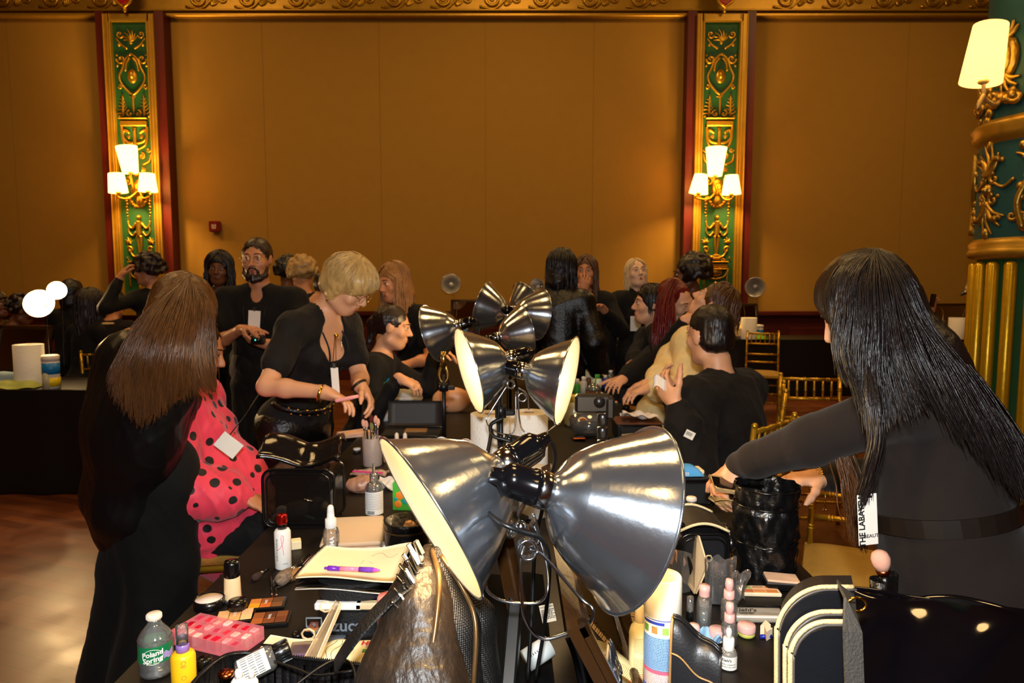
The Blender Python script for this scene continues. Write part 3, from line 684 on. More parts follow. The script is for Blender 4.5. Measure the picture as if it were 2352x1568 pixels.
    b.ell(Hd(0,.052,-.088),((.034 if male else .027)*s,.03*s,.024*s),HM,k=.035); b.cap(Hd(.048,.0,-.07),Hd(.02,.055,-.09),.02*s,.018*s,k=.03); b.cap(Hd(-.048,.0,-.07),Hd(-.02,.055,-.09),.02*s,.018*s,k=.03)
    if facedetail:
        for q in (1,-1):
            b.ell(Hd(q*.031,.098,.013),(.018*s,.014*s,.011*s),HM,k=.012,sub=True); b.cap(Hd(q*.014,.083,.032),Hd(q*.046,.072,.034),.009*s,.008*s,k=.012); b.ell(Hd(q*.04,.062,-.02),(.024*s,.02*s,.022*s),HM,k=.02)
            b.ell(Hd(q*.077,-.004,.0),(.009*s,.019*s,.031*s),HM,k=.006); b.ell(Hd(q*.012,.097,-.026),(.0085*s,.009*s,.007*s),HM,k=.006)
            b.ell(Hd(q*.031,.078,.013),(.0135*s,.0135*s,.0125*s),HM,k=.002)
        b.cap(Hd(0,.083,.025),Hd(0,.110,-.02),.007*s,.0115*s,k=.012); b.cap(Hd(-.016,.088,-.052),Hd(.016,.088,-.052),.008*s,.008*s,k=.008); b.cap(Hd(-.013,.087,-.063),Hd(.013,.087,-.063),.008*s,.008*s,k=.008)
    if extra: extra(b,'body',r)
    if not nobody: b.build('body',skinmat(skin),base,smooth=1)
    # ---- face parts
    if facedetail:
        for q in (1,-1):
            g=G(); g.m=0
            g.ell(Hd(q*.031,.0795,.0115),(.0125*s,.0132*s,(.0062 if eyes=='open' else .004)*s),HM,12,8)
            g.m=1
            if eyes=='open': g.ell(Hd(q*.031,.0885,.012),(.0058*s,.005*s,.0058*s),HM,10,6)
            g.tube([Hd(q*(.018+.006*i),.0905+.0015*sin(i),.0215-.0012*(i-2)**2) for i in range(5)],.0013*s,5)
            g.build('eye',[M('eye_white','#d8d0c8',.2) if eyes=='open' else skinmat(skin),M('eye_dark','#1a0e0a',.15)],base,w=True)
        for q in (1,-1): g=G(); g.tube([Hd(q*(.013+.009*i),.0945-.0022*i*i*.6,.036+.004*i-.0011*i*i) for i in range(5)],[.0022*s,.0032*s,.003*s,.0024*s,.0012*s],6); g.build('eyebrow',M('brow_'+brow,brow,.8),base,w=True)
        g=G(); g.tube([Hd(-.021+.007*i,.0945-.0011*(i-3)**2,-.0535+.0008*(1 if i in (2,4) else 0)) for i in range(7)],[.0012*s,.0034*s,.0045*s,.0038*s,.0045*s,.0034*s,.0012*s],8); g.tube([Hd(-.018+.006*i,.0945-.001*(i-3)**2,-.062) for i in range(7)],[.001*s,.0036*s,.005*s,.0055*s,.005*s,.0036*s,.001*s],8)
        g.build('lips',M('lip_'+lips,lips,.4),base,w=True)
    # ---- clothes
    if top:
        b=Blob(h,.03); e=.012+loose
        torso(b,e)
        for sh,e_,w_ in ((shL,eL,wL),(shR,eR,wR)):
            b.ell(sh,(.055*s+e,)*3,k=.05)
            if top=='short': b.cap(sh,sh+(e_-sh)*.62,.050*s+e,.052*s+e,k=.03)
            elif top=='none': pass
            else:
                q=w_+(e_-w_)*.06; b.cap(sh,e_,.047*s+e,.04*s+e+baggy,k=.03); b.cap(e_,e_+(q-e_)*.75,.04*s+e+baggy,.032*s+e*.8+baggy*.9,k=.02); b.cap(e_+(q-e_)*.75,q,.032*s+e*.7+baggy*.8,.027*s+e*.6,k=.02)
        b.cap(B(0,-.02,0),B(0,-.12 if loose>.01 else -.06,0),.12*s+e,.13*s+e,k=.04,flat=(tf,1.3))
        if neckline=='square': b.ell(B(0,.44,.105),(.075*s,.075*s,.115*s),TM,k=.01,sub=True); b.ell(npt,(.075*s,.085*s,.06*s),TM,k=.01,sub=True)
        elif neckline=='v': b.ell(B(0,.49,.09),(.034*s,.05*s,.045*s),TM,k=.01,sub=True); b.ell(npt+u*.03,(.058*s,.07*s,.05*s),TM,k=.01,sub=True)
        else: b.ell(npt+u*.03,(.06*s,.07*s,.05*s),TM,k=.01,sub=True)
        if extra: extra(b,'top',r)
        b.build('shirt',topc or BLK,base,wob=wob,wf=26)
    b=Blob(h,.035); e=.012
    b.ell(B(0,-.02,0),(.158*s+e,.115*s+e,.10*s+e),TM,k=.05)
    if not male: b.ell(B(.07,-.04,-.05),(.078*s+e,)*3,k=.05).ell(B(-.07,-.04,-.05),(.078*s+e,)*3,k=.05)
    for hp_,k_,a_ in ((hipL,kL,aL),(hipR,kR,aR)):
        b.cap(hp_,k_,.086*s+e,.068*s+e,k=.04); b.cap(k_,a_+z*.0,.068*s+e,.045*s+e+pantsflare,k=.03)
    if extra: extra(b,'pants',r)
    b.build('trousers',pants or BLK,base,wob=wob,wf=20)
    for a_ in (aL,aR):
        g=G(); g.ell(a_+f*.05-z*.025,(.045,.13,.038),Matrix((l,f,z)).transposed(),14,8); g.box(a_+f*.05-z*.05,(.08,.24,.02),Matrix((l,f,z)).transposed(),bev=.008)
        g.build('shoe',M('shoe_'+shoes,shoes,.4),base,w=True)
    if hair: hair(base,r,Hd,HM)
    r.base=base; r.Hd=Hd; r.HM=HM; r.B=B; r.TM=TM; r.tips=hps
    return r
def scalp(r,Hd,HM,h,rad=(.086,.104,.098),cf=(0,-.02,.034),face=(.062,.075,.095),fc=(0,.085,-.035),k=.02,extra=None):
    b=Blob(h,k); s=r.s; b.ell(Hd(*cf),[x*s for x in rad],HM); 
    if extra: extra(b)
    b.ell(Hd(*fc),[x*s for x in face],HM,k=.012,sub=True); return b
def hr(kind,mat,h=.0085,L=.3,n=220,rad=.0035,wave=0,vol=1.0,part=0,fall=None,seed=3,jit=.008,back=0):
    """hair builder: cap of hair on the skull plus n locks combed down from the parting"""
    def f(base,r,Hd,HM):
        s=r.s; v=vol
        b=scalp(r,Hd,HM,h,rad=(.083*v,.101*v,.095*v))
        if kind in('long','bob'):
            top=Hd(0,-.045,.0); en=Hd(0,-.06,-.09)
            b.chain([Hd(0,-.04,.03),en],[.08*s*v,.072*s*v],k=.03)
            for q in (1,-1): b.cap(Hd(q*.06,-.02,.02),Hd(q*.066,-.01,-.09),.03*s*v,.026*s*v,k=.03)
            z=V((0,0,-1)); 
            if L>.15: b.cap(en,en+z*(L-.14)*.8-r.hf*.02,.07*s*v,.05*s*v,k=.04,flat=(r.hf,1.6))
            b.ell(Hd(0,.10,-.06),(.052*s,.07*s,.10*s),HM,k=.012,sub=True)
        ho=b.build('hair',mat,base,wob=.003,wf=90)
        if n:
            rg=np.random.default_rng(seed); Mx=14; out=[]
            for i in range(n):
                th0=rg.uniform(.05,1.0) ; ph=rg.uniform(-pi,pi)
                sd=1 if sin(ph-0)>0 else -1
                # azimuth: 0=front; keep clear of the face when low
                pts=[]
                eL=L*rg.uniform(.8,1.08); az=ph
                Rm=(.086*s*v+rg.uniform(-.002,.006),.104*s*v+rg.uniform(-.002,.006),.098*s*v+rg.uniform(-.002,.005)); c0=Hd(part*.0,-.02,.034)
                p=None; step=.11*s+eL; nst=Mx
                th=th0
                for j in range(nst):
                    t=j/(nst-1); dist=t*(.13*s+eL)
                    if th<1.75 and kind!='short' or th<1.35:
                        if abs(az)<1.05 and th>.55: az+=(1 if az>=0 else -1)*.28
                        p=c0+r.hl*(Rm[0]*sin(th)*sin(az))+r.hf*(Rm[1]*sin(th)*cos(az))+r.hu*(Rm[2]*cos(th)); th+=(.13*s+eL)/(nst-1)/(.095*s)
                    else:
                        dd=V((0,0,-1))*.9+r.hu*-.1
                        if fall is not None: dd=(dd+V(fall)*.5).normalized()
                        dd=dd+V((rg.normal()*.08,rg.normal()*.08,0)); p=p+dd*((.13*s+eL)/(nst-1))
                    w_=wave*sin(j*1.7+i)*min(1,t*2); pts.append(tuple(p+r.hl*w_*cos(i)+r.hf*w_*sin(i)+V(rg.normal(size=3))*jit*t*.3))
                out.append(pts)
            strands('hair_locks',np.array(out),rad*rg.uniform(.6,1.2,n),mat,ho,n=5,w=False)
    return f
def curly(mat,rad=.1,n=120,seed=5,h=.009,cy=-.02,cz=.03,rr=(.014,.026)):
    def f(base,r,Hd,HM):
        rg=random.Random(seed); s=r.s; b=scalp(r,Hd,HM,h,rad=(.085,.10,.095))
        for i in range(n):
            a=rg.uniform(-pi,pi); t=math.acos(rg.uniform(-.45,1))
            x,y,z=rad*.95*sin(t)*sin(a),cy+rad*sin(t)*cos(a),cz+rad*cos(t)
            if y>.03 and z<.045: continue
            b.ell(Hd(x,y,z),(rg.uniform(*rr)*s,)*3,k=.006)
        b.build('hair',mat,base,wob=.003,wf=130)
    return f
def lanyard(r,pxs,Y,badge,bw,bh,label=None,col='#0a0a0a',txt=None,tilt=0):
    """a cord round the neck with a pass hanging from it; Y depth of the card"""
    g=G(); c=P(badge[0],badge[1],Y); s=r.s; HU=r.u
    g.tube(smoothpath([r.npt-r.tl*.0+r.tf*-.05*s]+[r.npt+r.tl*.05*s+r.tf*.0]+[r.B(.06,.40,.13),r.B(.03,.28,.14)]+[c+V((0,-.003,bh/2+.02))]+[r.B(-.03,.28,.14),r.B(-.06,.40,.13)]+[r.npt-r.tl*.05*s],5,closed=True),.0035,6,closed=True)
    g.build('lanyard_cord',M('lanyard_black',col,.7),r.base,w=True)
    rt=thing('name_badge',label or 'white pass hanging on a black cord','badge',c,rm=rot(0,tilt,0)); g=G(); g.box((0,0,0),(bw,.003,bh),bev=.001); g.build('card',M('badge_white','#e8e2d8',.5,var=.03),rt)
    g=G(); g.box((0,0,bh/2+.008),(.012,.004,.02)); g.build('clip',M('clip_metal','#888888',.3,metal=1),rt)
    if txt: g=G(); g.text(txt,bh*.14,lambda x,y,z:V((x,-.0025,y)),bold=.02); g.build('print',M('ink_black','#101010',.6),rt)
    return rt
def blkleather(): return M('black_leather','#0c0a0a',.32,var=.2,scale=30,bump=.35,bscale=90,spec=.6)
# ======================= PEOPLE =======================
hBR=hairmat('brown','#160a04','#70441f',.34); hBK=hairmat('black','#0c0807','#1c1110',.36); hDB=hairmat('dark_brown','#140b08','#2a1812',.36)
hBL=hairmat('blonde','#744818','#f0ca80',.3); hRD=hairmat('wine_red','#3a060a','#7a1210',.32); hSB=hairmat('sandy','#8a6434','#c09858',.4); hPB=hairmat('pale_blonde','#c0a070','#e8cc9a',.4)
# --- person at the left with long brown hair, back to us
def ex_left(b,kind,r):
    if kind=='pants':
        for x0,x1 in ((325,262),(385,395)): b.cap(P(x0,1120,2.36),P((x0+x1)/2,1290,2.38),.115,.088,k=.05); b.cap(P((x0+x1)/2,1290,2.38),P(x1-2,1590,2.42),.088,.112,k=.05)
        b.ell(P(335,1060,2.36),(.175,.13,.13),k=.06)
    if kind=='top':
        # billowing satin: full sleeves and a gathered hem
        b.ell(r.B(.16,.30,-.02),(.12,.10,.2),r.TM,k=.08); b.ell(r.B(-.13,.30,-.02),(.12,.10,.2),r.TM,k=.08); b.ell(r.B(0,.2,-.03),(.205,.14,.2),r.TM,k=.08); b.ell(r.B(0,.05,-.0),(.17,.125,.07),r.TM,k=.05)
satin=M('black_satin','#0b0a0b',.42,var=.1,scale=6,bump=.12,bscale=7,spec=.35)
pl=person('person in black satin blouse and flared trousers, long brown hair, back turned',P(428,728,2.42),42,H=1.72,pelvis=P(318,1075,2.38),head=(-20,42,-10),
    hl=P(400,930,2.80),hr=P(452,935,2.74),skin='light',topc=satin,pants=cloth('black_flared','#08090a',.85),h=.0075,loose=.018,extra=ex_left,pantsflare=.085,wob=.004,legspread=.10,facedetail=True,eyes='closed')
def G_(*a): return [P(*q) for q in a]
top=(432,640,2.4)
gs=[G_((425,655,2.30),(340,720,2.22),(285,800,2.16),(262,850,2.14),(250,905,2.13)),
    G_((428,645,2.28),(362,705,2.17),(310,800,2.10),(290,870,2.09),(283,945,2.09)),
    G_((430,642,2.28),(385,705,2.14),(345,800,2.05),(330,880,2.05),(328,985,2.06)),
    G_((432,640,2.28),(410,700,2.13),(380,800,2.03),(368,880,2.04),(366,960,2.05)),
    G_((435,640,2.29),(432,700,2.14),(412,800,2.05),(405,880,2.06),(400,930,2.08)),
    G_((438,641,2.32),(455,695,2.20),(445,790,2.16),(452,860,2.16),(470,905,2.18)),
    G_((442,644,2.38),(478,700,2.30),(484,790,2.27),(490,850,2.27),(496,905,2.29))]
b=Blob(.0075,.05)
b.ell(P(420,705,2.36),(.11,.12,.125),k=.05); b.ell(P(395,780,2.25),(.12,.08,.13),rot(0,25,0),k=.06); b.ell(P(365,850,2.19),(.115,.05,.12),rot(0,25,0),k=.06); b.cap(P(350,880,2.16),P(345,930,2.13),.055,.03,k=.06)
b.cap(P(455,740,2.30),P(478,820,2.28),.05,.025,k=.05)
ho=b.build('hair',hBR,pl.base,wob=.003,wf=60)
strands('hair_locks',hairsheet(gs,1500,16,jit=.005,thick=.007,seed=4),RNG.uniform(.0012,.0028,1500),hBR,ho,n=4,w=False)
# --- person at the right, long black hair, bending over the table
grayblk=cloth('charcoal_jersey','#1f1815',.95,sheen=.06,bump=.06,bscale=60)
def ex_right(b,kind,r):
    if kind=='top': 
        b.ell(r.B(0,.28,-.03),(.17,.12,.22),r.TM,k=.06); b.ell(r.B(0,.02,0),(.185,.16,.18),r.TM,k=.06); b.ell(r.B(.02,.16,.02),(.16,.13,.16),r.TM,k=.06)
prt=person('person in black long-sleeved jacket with very long straight black hair, bending over the table',P(1990,708,1.68),-66,H=1.72,pelvis=P(2175,1240,1.58),head=(0,34,0),
    hl=P(1672,1078,1.86),hr=P(1892,1098,1.90),el=(.1,-1,.35),er=(.8,.3,-1),skin='light',topc=grayblk,pants=cloth('charcoal_trousers','#1d1614',.95,sheen=.05),h=.006,dl=((-.6,-.1,-.75),(.75,.2,-.5)),dr=((-1,-.1,.0),(0,.1,-1)),curl=(1.7,.8),loose=.008,extra=ex_right,wob=.0015,eyes='closed',legspread=.11)
gs=[G_((2000,592,1.60),(1945,650,1.52),(1925,740,1.50),(1922,800,1.50),(1925,860,1.47)),
    G_((2005,580,1.58),(1965,640,1.48),(1955,740,1.45),(1950,820,1.44),(1985,920,1.38)),
    G_((2010,577,1.56),(1998,640,1.46),(2000,740,1.42),(1992,850,1.40),(2000,1000,1.36)),
    G_((2012,576,1.56),(2040,640,1.46),(2060,740,1.42),(2090,830,1.38),(2150,950,1.36)),
    G_((2014,576,1.57),(2070,630,1.48),(2110,740,1.45),(2190,850,1.40),(2280,1010,1.36),(2340,1150,1.34)),
    G_((2014,577,1.58),(2085,640,1.52),(2140,760,1.50),(2240,880,1.44),(2330,1020,1.38),(2380,1170,1.34)),
    G_((2012,578,1.62),(2090,650,1.58),(2150,780,1.58),(2250,900,1.52),(2340,1020,1.46),(2400,1160,1.42))]
b=Blob(.007,.05)
b.ell(P(1995,680,1.63),(.098,.115,.115),k=.05); b.ell(prt.Hd(0,-.01,.05),(.088,.105,.09),prt.HM,k=.03); b.cap(P(1945,660,1.60),P(1935,780,1.58),.032,.024,k=.04); b.cap(P(2040,740,1.56),P(2120,830,1.50),.085,.075,k=.06); b.cap(P(2120,830,1.50),P(2280,1010,1.43),.07,.045,k=.05); b.cap(P(1950,690,1.54),P(1945,780,1.53),.03,.02,k=.04)
ho=b.build('hair',hBK,prt.base,wob=.002,wf=60)
strands('hair_locks',hairsheet(gs,2600,18,jit=.004,thick=.006,seed=8),RNG.uniform(.0009,.0022,2600),hBK,ho,n=4,w=False)
gf=[G_((1995,585,1.66),(1935,610,1.66),(1908,650,1.63),(1900,690,1.60),(1925,760,1.54)),G_((1998,583,1.62),(1945,610,1.58),(1922,650,1.55),(1918,700,1.53),(1930,780,1.52)),G_((2002,582,1.60),(1960,610,1.52),(1940,650,1.50),(1935,720,1.49),(1938,800,1.49)),G_((2006,580,1.58),(1985,610,1.49),(1965,650,1.46),(1960,720,1.45),(1955,820,1.44))]
strands('hair_locks',hairsheet(gf,900,14,jit=.003,thick=.004,seed=18),RNG.uniform(.001,.0022,900),hBK,ho,n=4,w=False)
gf=[G_((1985,830,1.40),(1995,930,1.36),(2005,1020,1.35),(1985,1100,1.36),(1960,1200,1.38)),G_((1995,830,1.40),(2010,930,1.35),(2015,1010,1.34),(2000,1090,1.35),(1975,1180,1.36)),G_((2005,830,1.40),(2020,930,1.36),(2022,1000,1.35),(2012,1060,1.36),(2000,1150,1.37))]
strands('front_lock',hairsheet(gf,260,16,jit=.005,thick=.003,seed=9),RNG.uniform(.0009,.002,260),hBK,ho,n=4,w=False)
gf=[G_((1915,960,1.62),(1918,1030,1.6),(1940,1110,1.58),(1962,1240,1.57)),G_((1935,960,1.62),(1940,1030,1.6),(1965,1110,1.58),(1985,1270,1.57))]
strands('front_lock',hairsheet(gf,220,14,jit=.008,thick=.006,seed=10),RNG.uniform(.001,.002,220),hBR,ho,n=4,w=False)
# --- belt of the right person and badge
g=G(); g.sweep([prt.B(.186*sin(R(a)),.17,.012+.163*cos(R(a))) for a in range(0,360,12)],[(-.0035,-.02),(.0035,-.02),(.0035,.02),(-.0035,.02)],[prt.u]*30,closed=True,smooth=False); g.build('waistband',M('belt_satin','#1a1410',.35,spec=.6,var=.2,scale=50),prt.base,w=True)
q=P(1993,1193,1.36); bd=thing('name_badge','large white pass with sideways black lettering at the hip of the long black-haired person','badge',q,rm=rot(0,-5,4))
g=G(); s=1.36/F; g.box((0,0,0),(48*s,.002,124*s),bev=.0009); g.build('card',M('badge_white','#e8e2d8',.5,var=.03),bd)
ink=M('ink_black','#101010',.6)
g=G(); fz=.0235; g.text('THE LABAYEW',.0175,lambda x,y,z:V((-15*s-y,-.0016,x*.98)),bold=.03); g.text('BEAUTY',.0105,lambda x,y,z:V((10*s+x,-.0016,-40*s+y)),bold=.02); g.build('print',ink,bd)
g=G(); g.box((4*s,-.001,56*s),(12*s,.003,5*s)); g.tube([V((4*s,0,58*s)),V((8*s,.02,90*s)),V((14*s,.06,140*s))],.002,6); g.build('strap_clip',M('clip_black','#111111',.4),bd)
# brush belt cup
q=P(2022,1340,1.38); cup=thing('brush_belt_pouch','black belt pouch holding a fluffy powder brush at the hip','pouch',q)
s=1.38/F; g=G(); g.lathe([(20*s,-45*s),(24*s,10*s),(22*s,10*s),(19*s,-42*s)],16,smooth=True); g.box((32*s,.01,-10*s),(30*s,.02,70*s),bev=.006); g.build('pouch',blkleather(),cup)
bq=P(2030,1320,1.375); br=thing('powder_brush','big fluffy pink-beige powder brush with a copper ferrule in the belt pouch','brush',bq,rm=rot(0,-14,0))
def brushmesh(parent,tipr,tipl,hl,hrad,colh,colf,colt,fl=1.0,two=None):
    g=G(); g.lathe([(hrad*.6,-hl),(hrad,-hl*.8),(hrad,-hl*.35),(hrad*.8,0)],12); g.build('handle',colh,parent)
    g=G(); g.lathe([(hrad*.95,0),(hrad*1.1,.004),(tipr*.75,hl*.16+.006)],12); g.build('ferrule',colf,parent)
    z0=hl*.16+.004; g=G(); g.lathe([(tipr*.72,z0),(tipr*.95,z0+tipl*.35),(tipr,z0+tipl*.6),(tipr*.8,z0+tipl*.86),(tipr*.4,z0+tipl*.98),(0,z0+tipl)],14)
    rg=random.Random(int(tipl*1e5))
    for i in range(60):
        a=rg.uniform(0,2*pi); q=rg.uniform(.5,1.0); g.tube([V((tipr*.7*q*cos(a),tipr*.7*q*sin(a)*fl,z0)),V((tipr*1.02*q*cos(a),tipr*1.02*q*sin(a)*fl,z0+tipl*.6)),V((tipr*.75*q*cos(a),tipr*.75*q*sin(a)*fl,z0+tipl*(1.12-.25*q)))],[.0006,.0006,.0002],3,cap=False)
    g.build('bristles',colt,parent)
brushmesh(br,.019,.042,.05,.012,M('brush_black_handle','#0c0c0c',.25),M('copper','#a0522c',.25,metal=1),M('pink_bristle','#e0a890',.9,var=.15,scale=90))
# bracelet and phone of the right person
rt=thing('bead_bracelet','gold bead bracelet with a hanging chain on the wrist of the long black-haired person','bracelet',P(1879,1100,1.9))
c=P(1879,1100,1.9); s=1.9/F; g=G()
for i in range(22):
    a=2*pi*i/22; g.ell((.004*cos(a),.030*sin(a),.031*cos(a)),(.0038,.0038,.0038),n=8,m=6)
g.build('beads',M('gold_bright','#e8b84a',.18,metal=1),rt); g=G()
g.tube([V((-.012+.004*cos(i*pi/8),.031*sin(i*pi/8),.032*cos(i*pi/8))) for i in range(16)],.0012,5,closed=True); g.tube([V((.006,-.03,-.02)),V((.009,-.032,-.05)),V((.004,-.032,-.075))],.0009,5); g.tube([V((.006,-.03,-.05)),V((.011,-.032,-.075))],.0009,5); g.ell((.004,-.032,-.078),(.003,.003,.003)); g.ell((.011,-.032,-.078),(.003,.003,.003)); g.build('chain',M('gold_bright','#e8b84a',.18,metal=1),rt)
def ringfrom(c,ax,rad,thick,name,label,cat,mat,flat=1.0):
    r_=thing(name,label,cat,c); fm=frame_of(ax); g=G(); g.tube([fm@V((rad*cos(a*pi/12),rad*flat*sin(a*pi/12),0)) for a in range(24)],thick,6,closed=True); g.build('band',mat,r_); return r_
ringfrom(prt.wL+(prt.eL-prt.wL)*.12,prt.wL-prt.eL,.033,.004,'wrist_bangle','silver and black bangle on the wrist beside the bent arm','bracelet',M('silver','#d0d0d4',.2,metal=1))
hq=P(1700,1118,1.79); ph=thing('smartphone','black smartphone in a clear case held over the waste bag','phone',hq,rm=rot(8,12,-8)@rot(70,0,0)@rot(0,0,4))
g=G(); g.box((0,0,0),(.150,.030,.008),bev=.003); 
ph.matrix_basis=Matrix.Translation(hq)@(rot(0,9,0)@rot(12,0,0)).to_4x4()
g=G(); g.box((0,0,0),(.148,.072,.008),bev=.003); g.build('body',M('phone_black','#050506',.12,spec=.8),ph)
g=G(); g.tube([V((-.074,-.036,0)),V((.074,-.036,0)),V((.074,.036,0)),V((-.074,.036,0))],.006,8,closed=True); 
for i in range(3): g.box((.03+.014*i,-.043,0),(.009,.003,.004),bev=.001)
g.build('clear_case',M('clear_bumper','#c8a878',.12,spec=.8,metal=.5),ph)
q=P(1720,1130,1.80); pp=thing('cream_card','crumpled cream paper held under the phone','paper',q); g=G(); g.grid(lambda u,v:V((-.10+.2*u,-.03+.06*v,-.012-.05*u+.012*sin(7*u+3*v)-.015*v)),14,8,.002); g.build('sheet',M('cream_paper','#d8b070',.8),pp)
q=P(1780,1118,1.84); pp=thing('tissue','white tissue pinched between the fingers above the waste bag','tissue',q); g=G(); g.grid(lambda u,v:V((-.03+.06*u,-.02+.04*v,.012*sin(5*u+4*v)+.01*u)),12,8,.001); g.build('sheet',M('tissue_white','#e8dcd0',.9),pp)
# --- blonde person over the table
bl=person('blonde person in black square-neck top and leather trousers leaning over the table edge, working',P(797,655,2.95),118,H=1.70,lean=20,side=0,head=(15,38,6),
    hl=P(826,885,2.78),hr=P(742,900,2.62),el=(.2,.3,-1),er=(-1,-.2,-.5),skin='light',top='short',topc=cloth('black_rib','#141110',.8,bscale=60),pants=blkleather(),dl=((.55,-.3,-.6),(-.5,-.2,-.5)),dr=((.9,-.05,-.3),(-.1,-.2,-1)),curl=(1.0,.7),
    neckline='square',h=.006,eyes='closed',lips='#b04434',brow='#6a4a28')
def bobhair(base,r,Hd,HM):
    s=r.s; b=Blob(.006,.03); b.ell(Hd(0,-.015,.04),(.094*s,.112*s,.098*s),HM); b.ell(Hd(0,.055,.06),(.078*s,.06*s,.055*s),HM,k=.04); b.cap(Hd(.062,-.02,.0),Hd(.06,-.01,-.055),.03*s,.024*s,k=.03); b.cap(Hd(-.062,-.02,.0),Hd(-.06,-.01,-.055),.03*s,.024*s,k=.03); b.ell(Hd(0,-.065,-.02),(.075*s,.05*s,.075*s),HM,k=.04)
    b.ell(Hd(0,.105,-.035),(.058*s,.07*s,.07*s),HM,k=.012,sub=True); b.ell(Hd(0.0,.0,-.16),(.08,.1,.06),HM,k=.01,sub=True)
    ho=b.build('hair',hBL,base,wob=.002,wf=90)
    gs=[]
    for az in (-150,-120,-90,-62,-36,-12,12,36,62,90,120,150):
        a=R(az); Lm=1.85 if abs(az)>50 else 1.32
        gs.append([Hd((.098*sin(t)*sin(a)),-.012+.118*sin(t)*cos(a)+(.02*max(0,cos(a))*sin(t)),.042+.102*cos(t)) for t in (.05,.4,.8,1.1,Lm*.85,Lm)])
    strands('hair_locks',hairsheet(gs,900,12,jit=.003,thick=.0025,seed=3,ends=.08),RNG.uniform(.001,.0022,900),hBL,ho,n=4,w=False)
bobhair(bl.base,bl,bl.Hd,bl.HM)
g=G(); Hd=bl.Hd
for q in (1,-1):
    g.tube([Hd(q*.032+.021*cos(a*pi/9),.107-.004*abs(cos(a*pi/9)),.008+.019*sin(a*pi/9)) for a in range(18)],.0011,5,closed=True); g.tube([Hd(q*.053,.10,.012),Hd(q*.072,.06,.012),Hd(q*.08,.0,.008)],.0011,5)
g.tube([Hd(-.011,.108,.01),Hd(0,.112,.014),Hd(.011,.108,.01)],.0011,5); g.build('glasses',M('gold_wire','#d8b878',.2,metal=1),bl.base,w=True)
for q in (1,-1): g=G(); g.ell(Hd(q*.08,-.008,-.045),(.004,.004,.004)); g.tube([Hd(q*.08,-.008,-.048),Hd(q*.081,-.008,-.07)],.0015,5); g.ell(Hd(q*.081,-.008,-.074),(.004,.004,.008),bl.HM); g.build('earring',M('gold_bright','#e8b84a',.18,metal=1),bl.base,w=True)
rt=thing('bead_necklace','fine chain necklace with a gold bead on the blonde person','necklace',P(772,765,2.8)); g=G(); cpt=P(772,765,2.8)
g.tube(smoothpath([p-cpt for p in (bl.npt+bl.tl*.05,bl.B(.05,.40,.10),bl.B(.02,.30,.13),P(770,768,2.75),bl.B(-.01,.30,.13),bl.B(-.04,.40,.10),bl.npt-bl.tl*.05)],5),.0014,5); g.build('chain',M('gold_wire','#d8b878',.2,metal=1),rt); g=G(); g.ell(P(772,770,2.74)-cpt,(.009,.009,.009)); g.build('pendant',M('gold_bright','#e8b84a',.18,metal=1),rt)
lanyard(bl,None,2.7,(770,874,2.7),.030,.105,'narrow white pass with sideways print hanging in front of the blonde person',tilt=-3)
ringfrom(P(739,903,2.62),V((1,-.1,-.3)),.031,.007,'gold_chain_bracelet','chunky gold chain bracelet on the blonde person\'s near wrist','bracelet',M('gold_bright','#e8b84a',.18,metal=1))
ringfrom(P(824,884,2.78),V((.5,-.2,-.6)),.031,.006,'dark_bead_bracelet','dark bead bracelet on the blonde person\'s far wrist','bracelet',M('dark_beads','#2a2218',.3,metal=.3))
q=P(797,915,2.53); pk=thing('pink_stick','slim pink cosmetic stick held by the blonde person','cosmetic stick',q,rm=rot(0,78,0)); g=G(); g.lathe([(.006,-.045),(.0075,-.04),(.0075,.02),(.006,.045)],12); g.build('tube',M('pink_plastic','#e89a98',.35),pk)
q=P(728,856,2.8); bt=thing('studded_belt','black belt with gold studs and white script lettering at the blonde person\'s waist','belt',q); g=G(); 
g.tube([bl.B(.150*sin(a),-.0+.09,.118*cos(a))-q for a in [R(x) for x in range(-100,101,12)]],.014,6); g.build('strap',blkleather(),bt)
g=G()
for x in range(-60,61,15): g.ell(bl.B(.165*sin(R(x)),.105,.134*cos(R(x)))-q,(.006,.006,.006)); g.ell(bl.B(.165*sin(R(x+6)),.08,.134*cos(R(x+6)))-q,(.005,.005,.005))
g.build('studs',M('gold_bright','#e8b84a',.18,metal=1),bt)
# --- bearded man
bm=person('bearded man in black T-shirt and clear glasses, holding a small black camera',P(590,597,4.25),176,H=1.84,sex='m',lean=2,head=(0,4,0),hl=P(612,790,3.92),hr=P(552,757,3.95),el=(.6,0,-1),er=(-.6,0,-1),skin='mid',top='short',topc=cloth('black_tee','#0c0a0b',.85),dl=((-.8,-.3,.2),(-.2,.3,1)),dr=((.8,-.3,.1),(0,0,-1)),curl=(1,1),neckline='v',h=.0075,loose=.012,
    hair=hr('short',hDB,h=.007,n=0,vol=1.0))
g=Blob(.005,.015); Hd=bm.Hd; s=bm.s
g.chain([Hd(.062,.03,-.04),Hd(.055,.045,-.08),Hd(.03,.075,-.10),Hd(0,.088,-.108),Hd(-.03,.075,-.10),Hd(-.055,.045,-.08),Hd(-.062,.03,-.04)],[.012,.018,.02,.021,.02,.018,.012],k=.01); g.chain([Hd(.028,.088,-.058),Hd(.015,.102,-.041),Hd(0,.105,-.04),Hd(-.015,.102,-.041),Hd(-.028,.088,-.058)],[.006]*5,k=.006); g.cap(Hd(0,.098,-.08),Hd(0,.09,-.1),.012,.012)
for q in(1,-1): g.cap(Hd(q*.028,.088,-.058),Hd(q*.028,.082,-.09),.007,.01)
g.build('beard',hDB,bm.base,wob=.002,wf=200)
g=G()
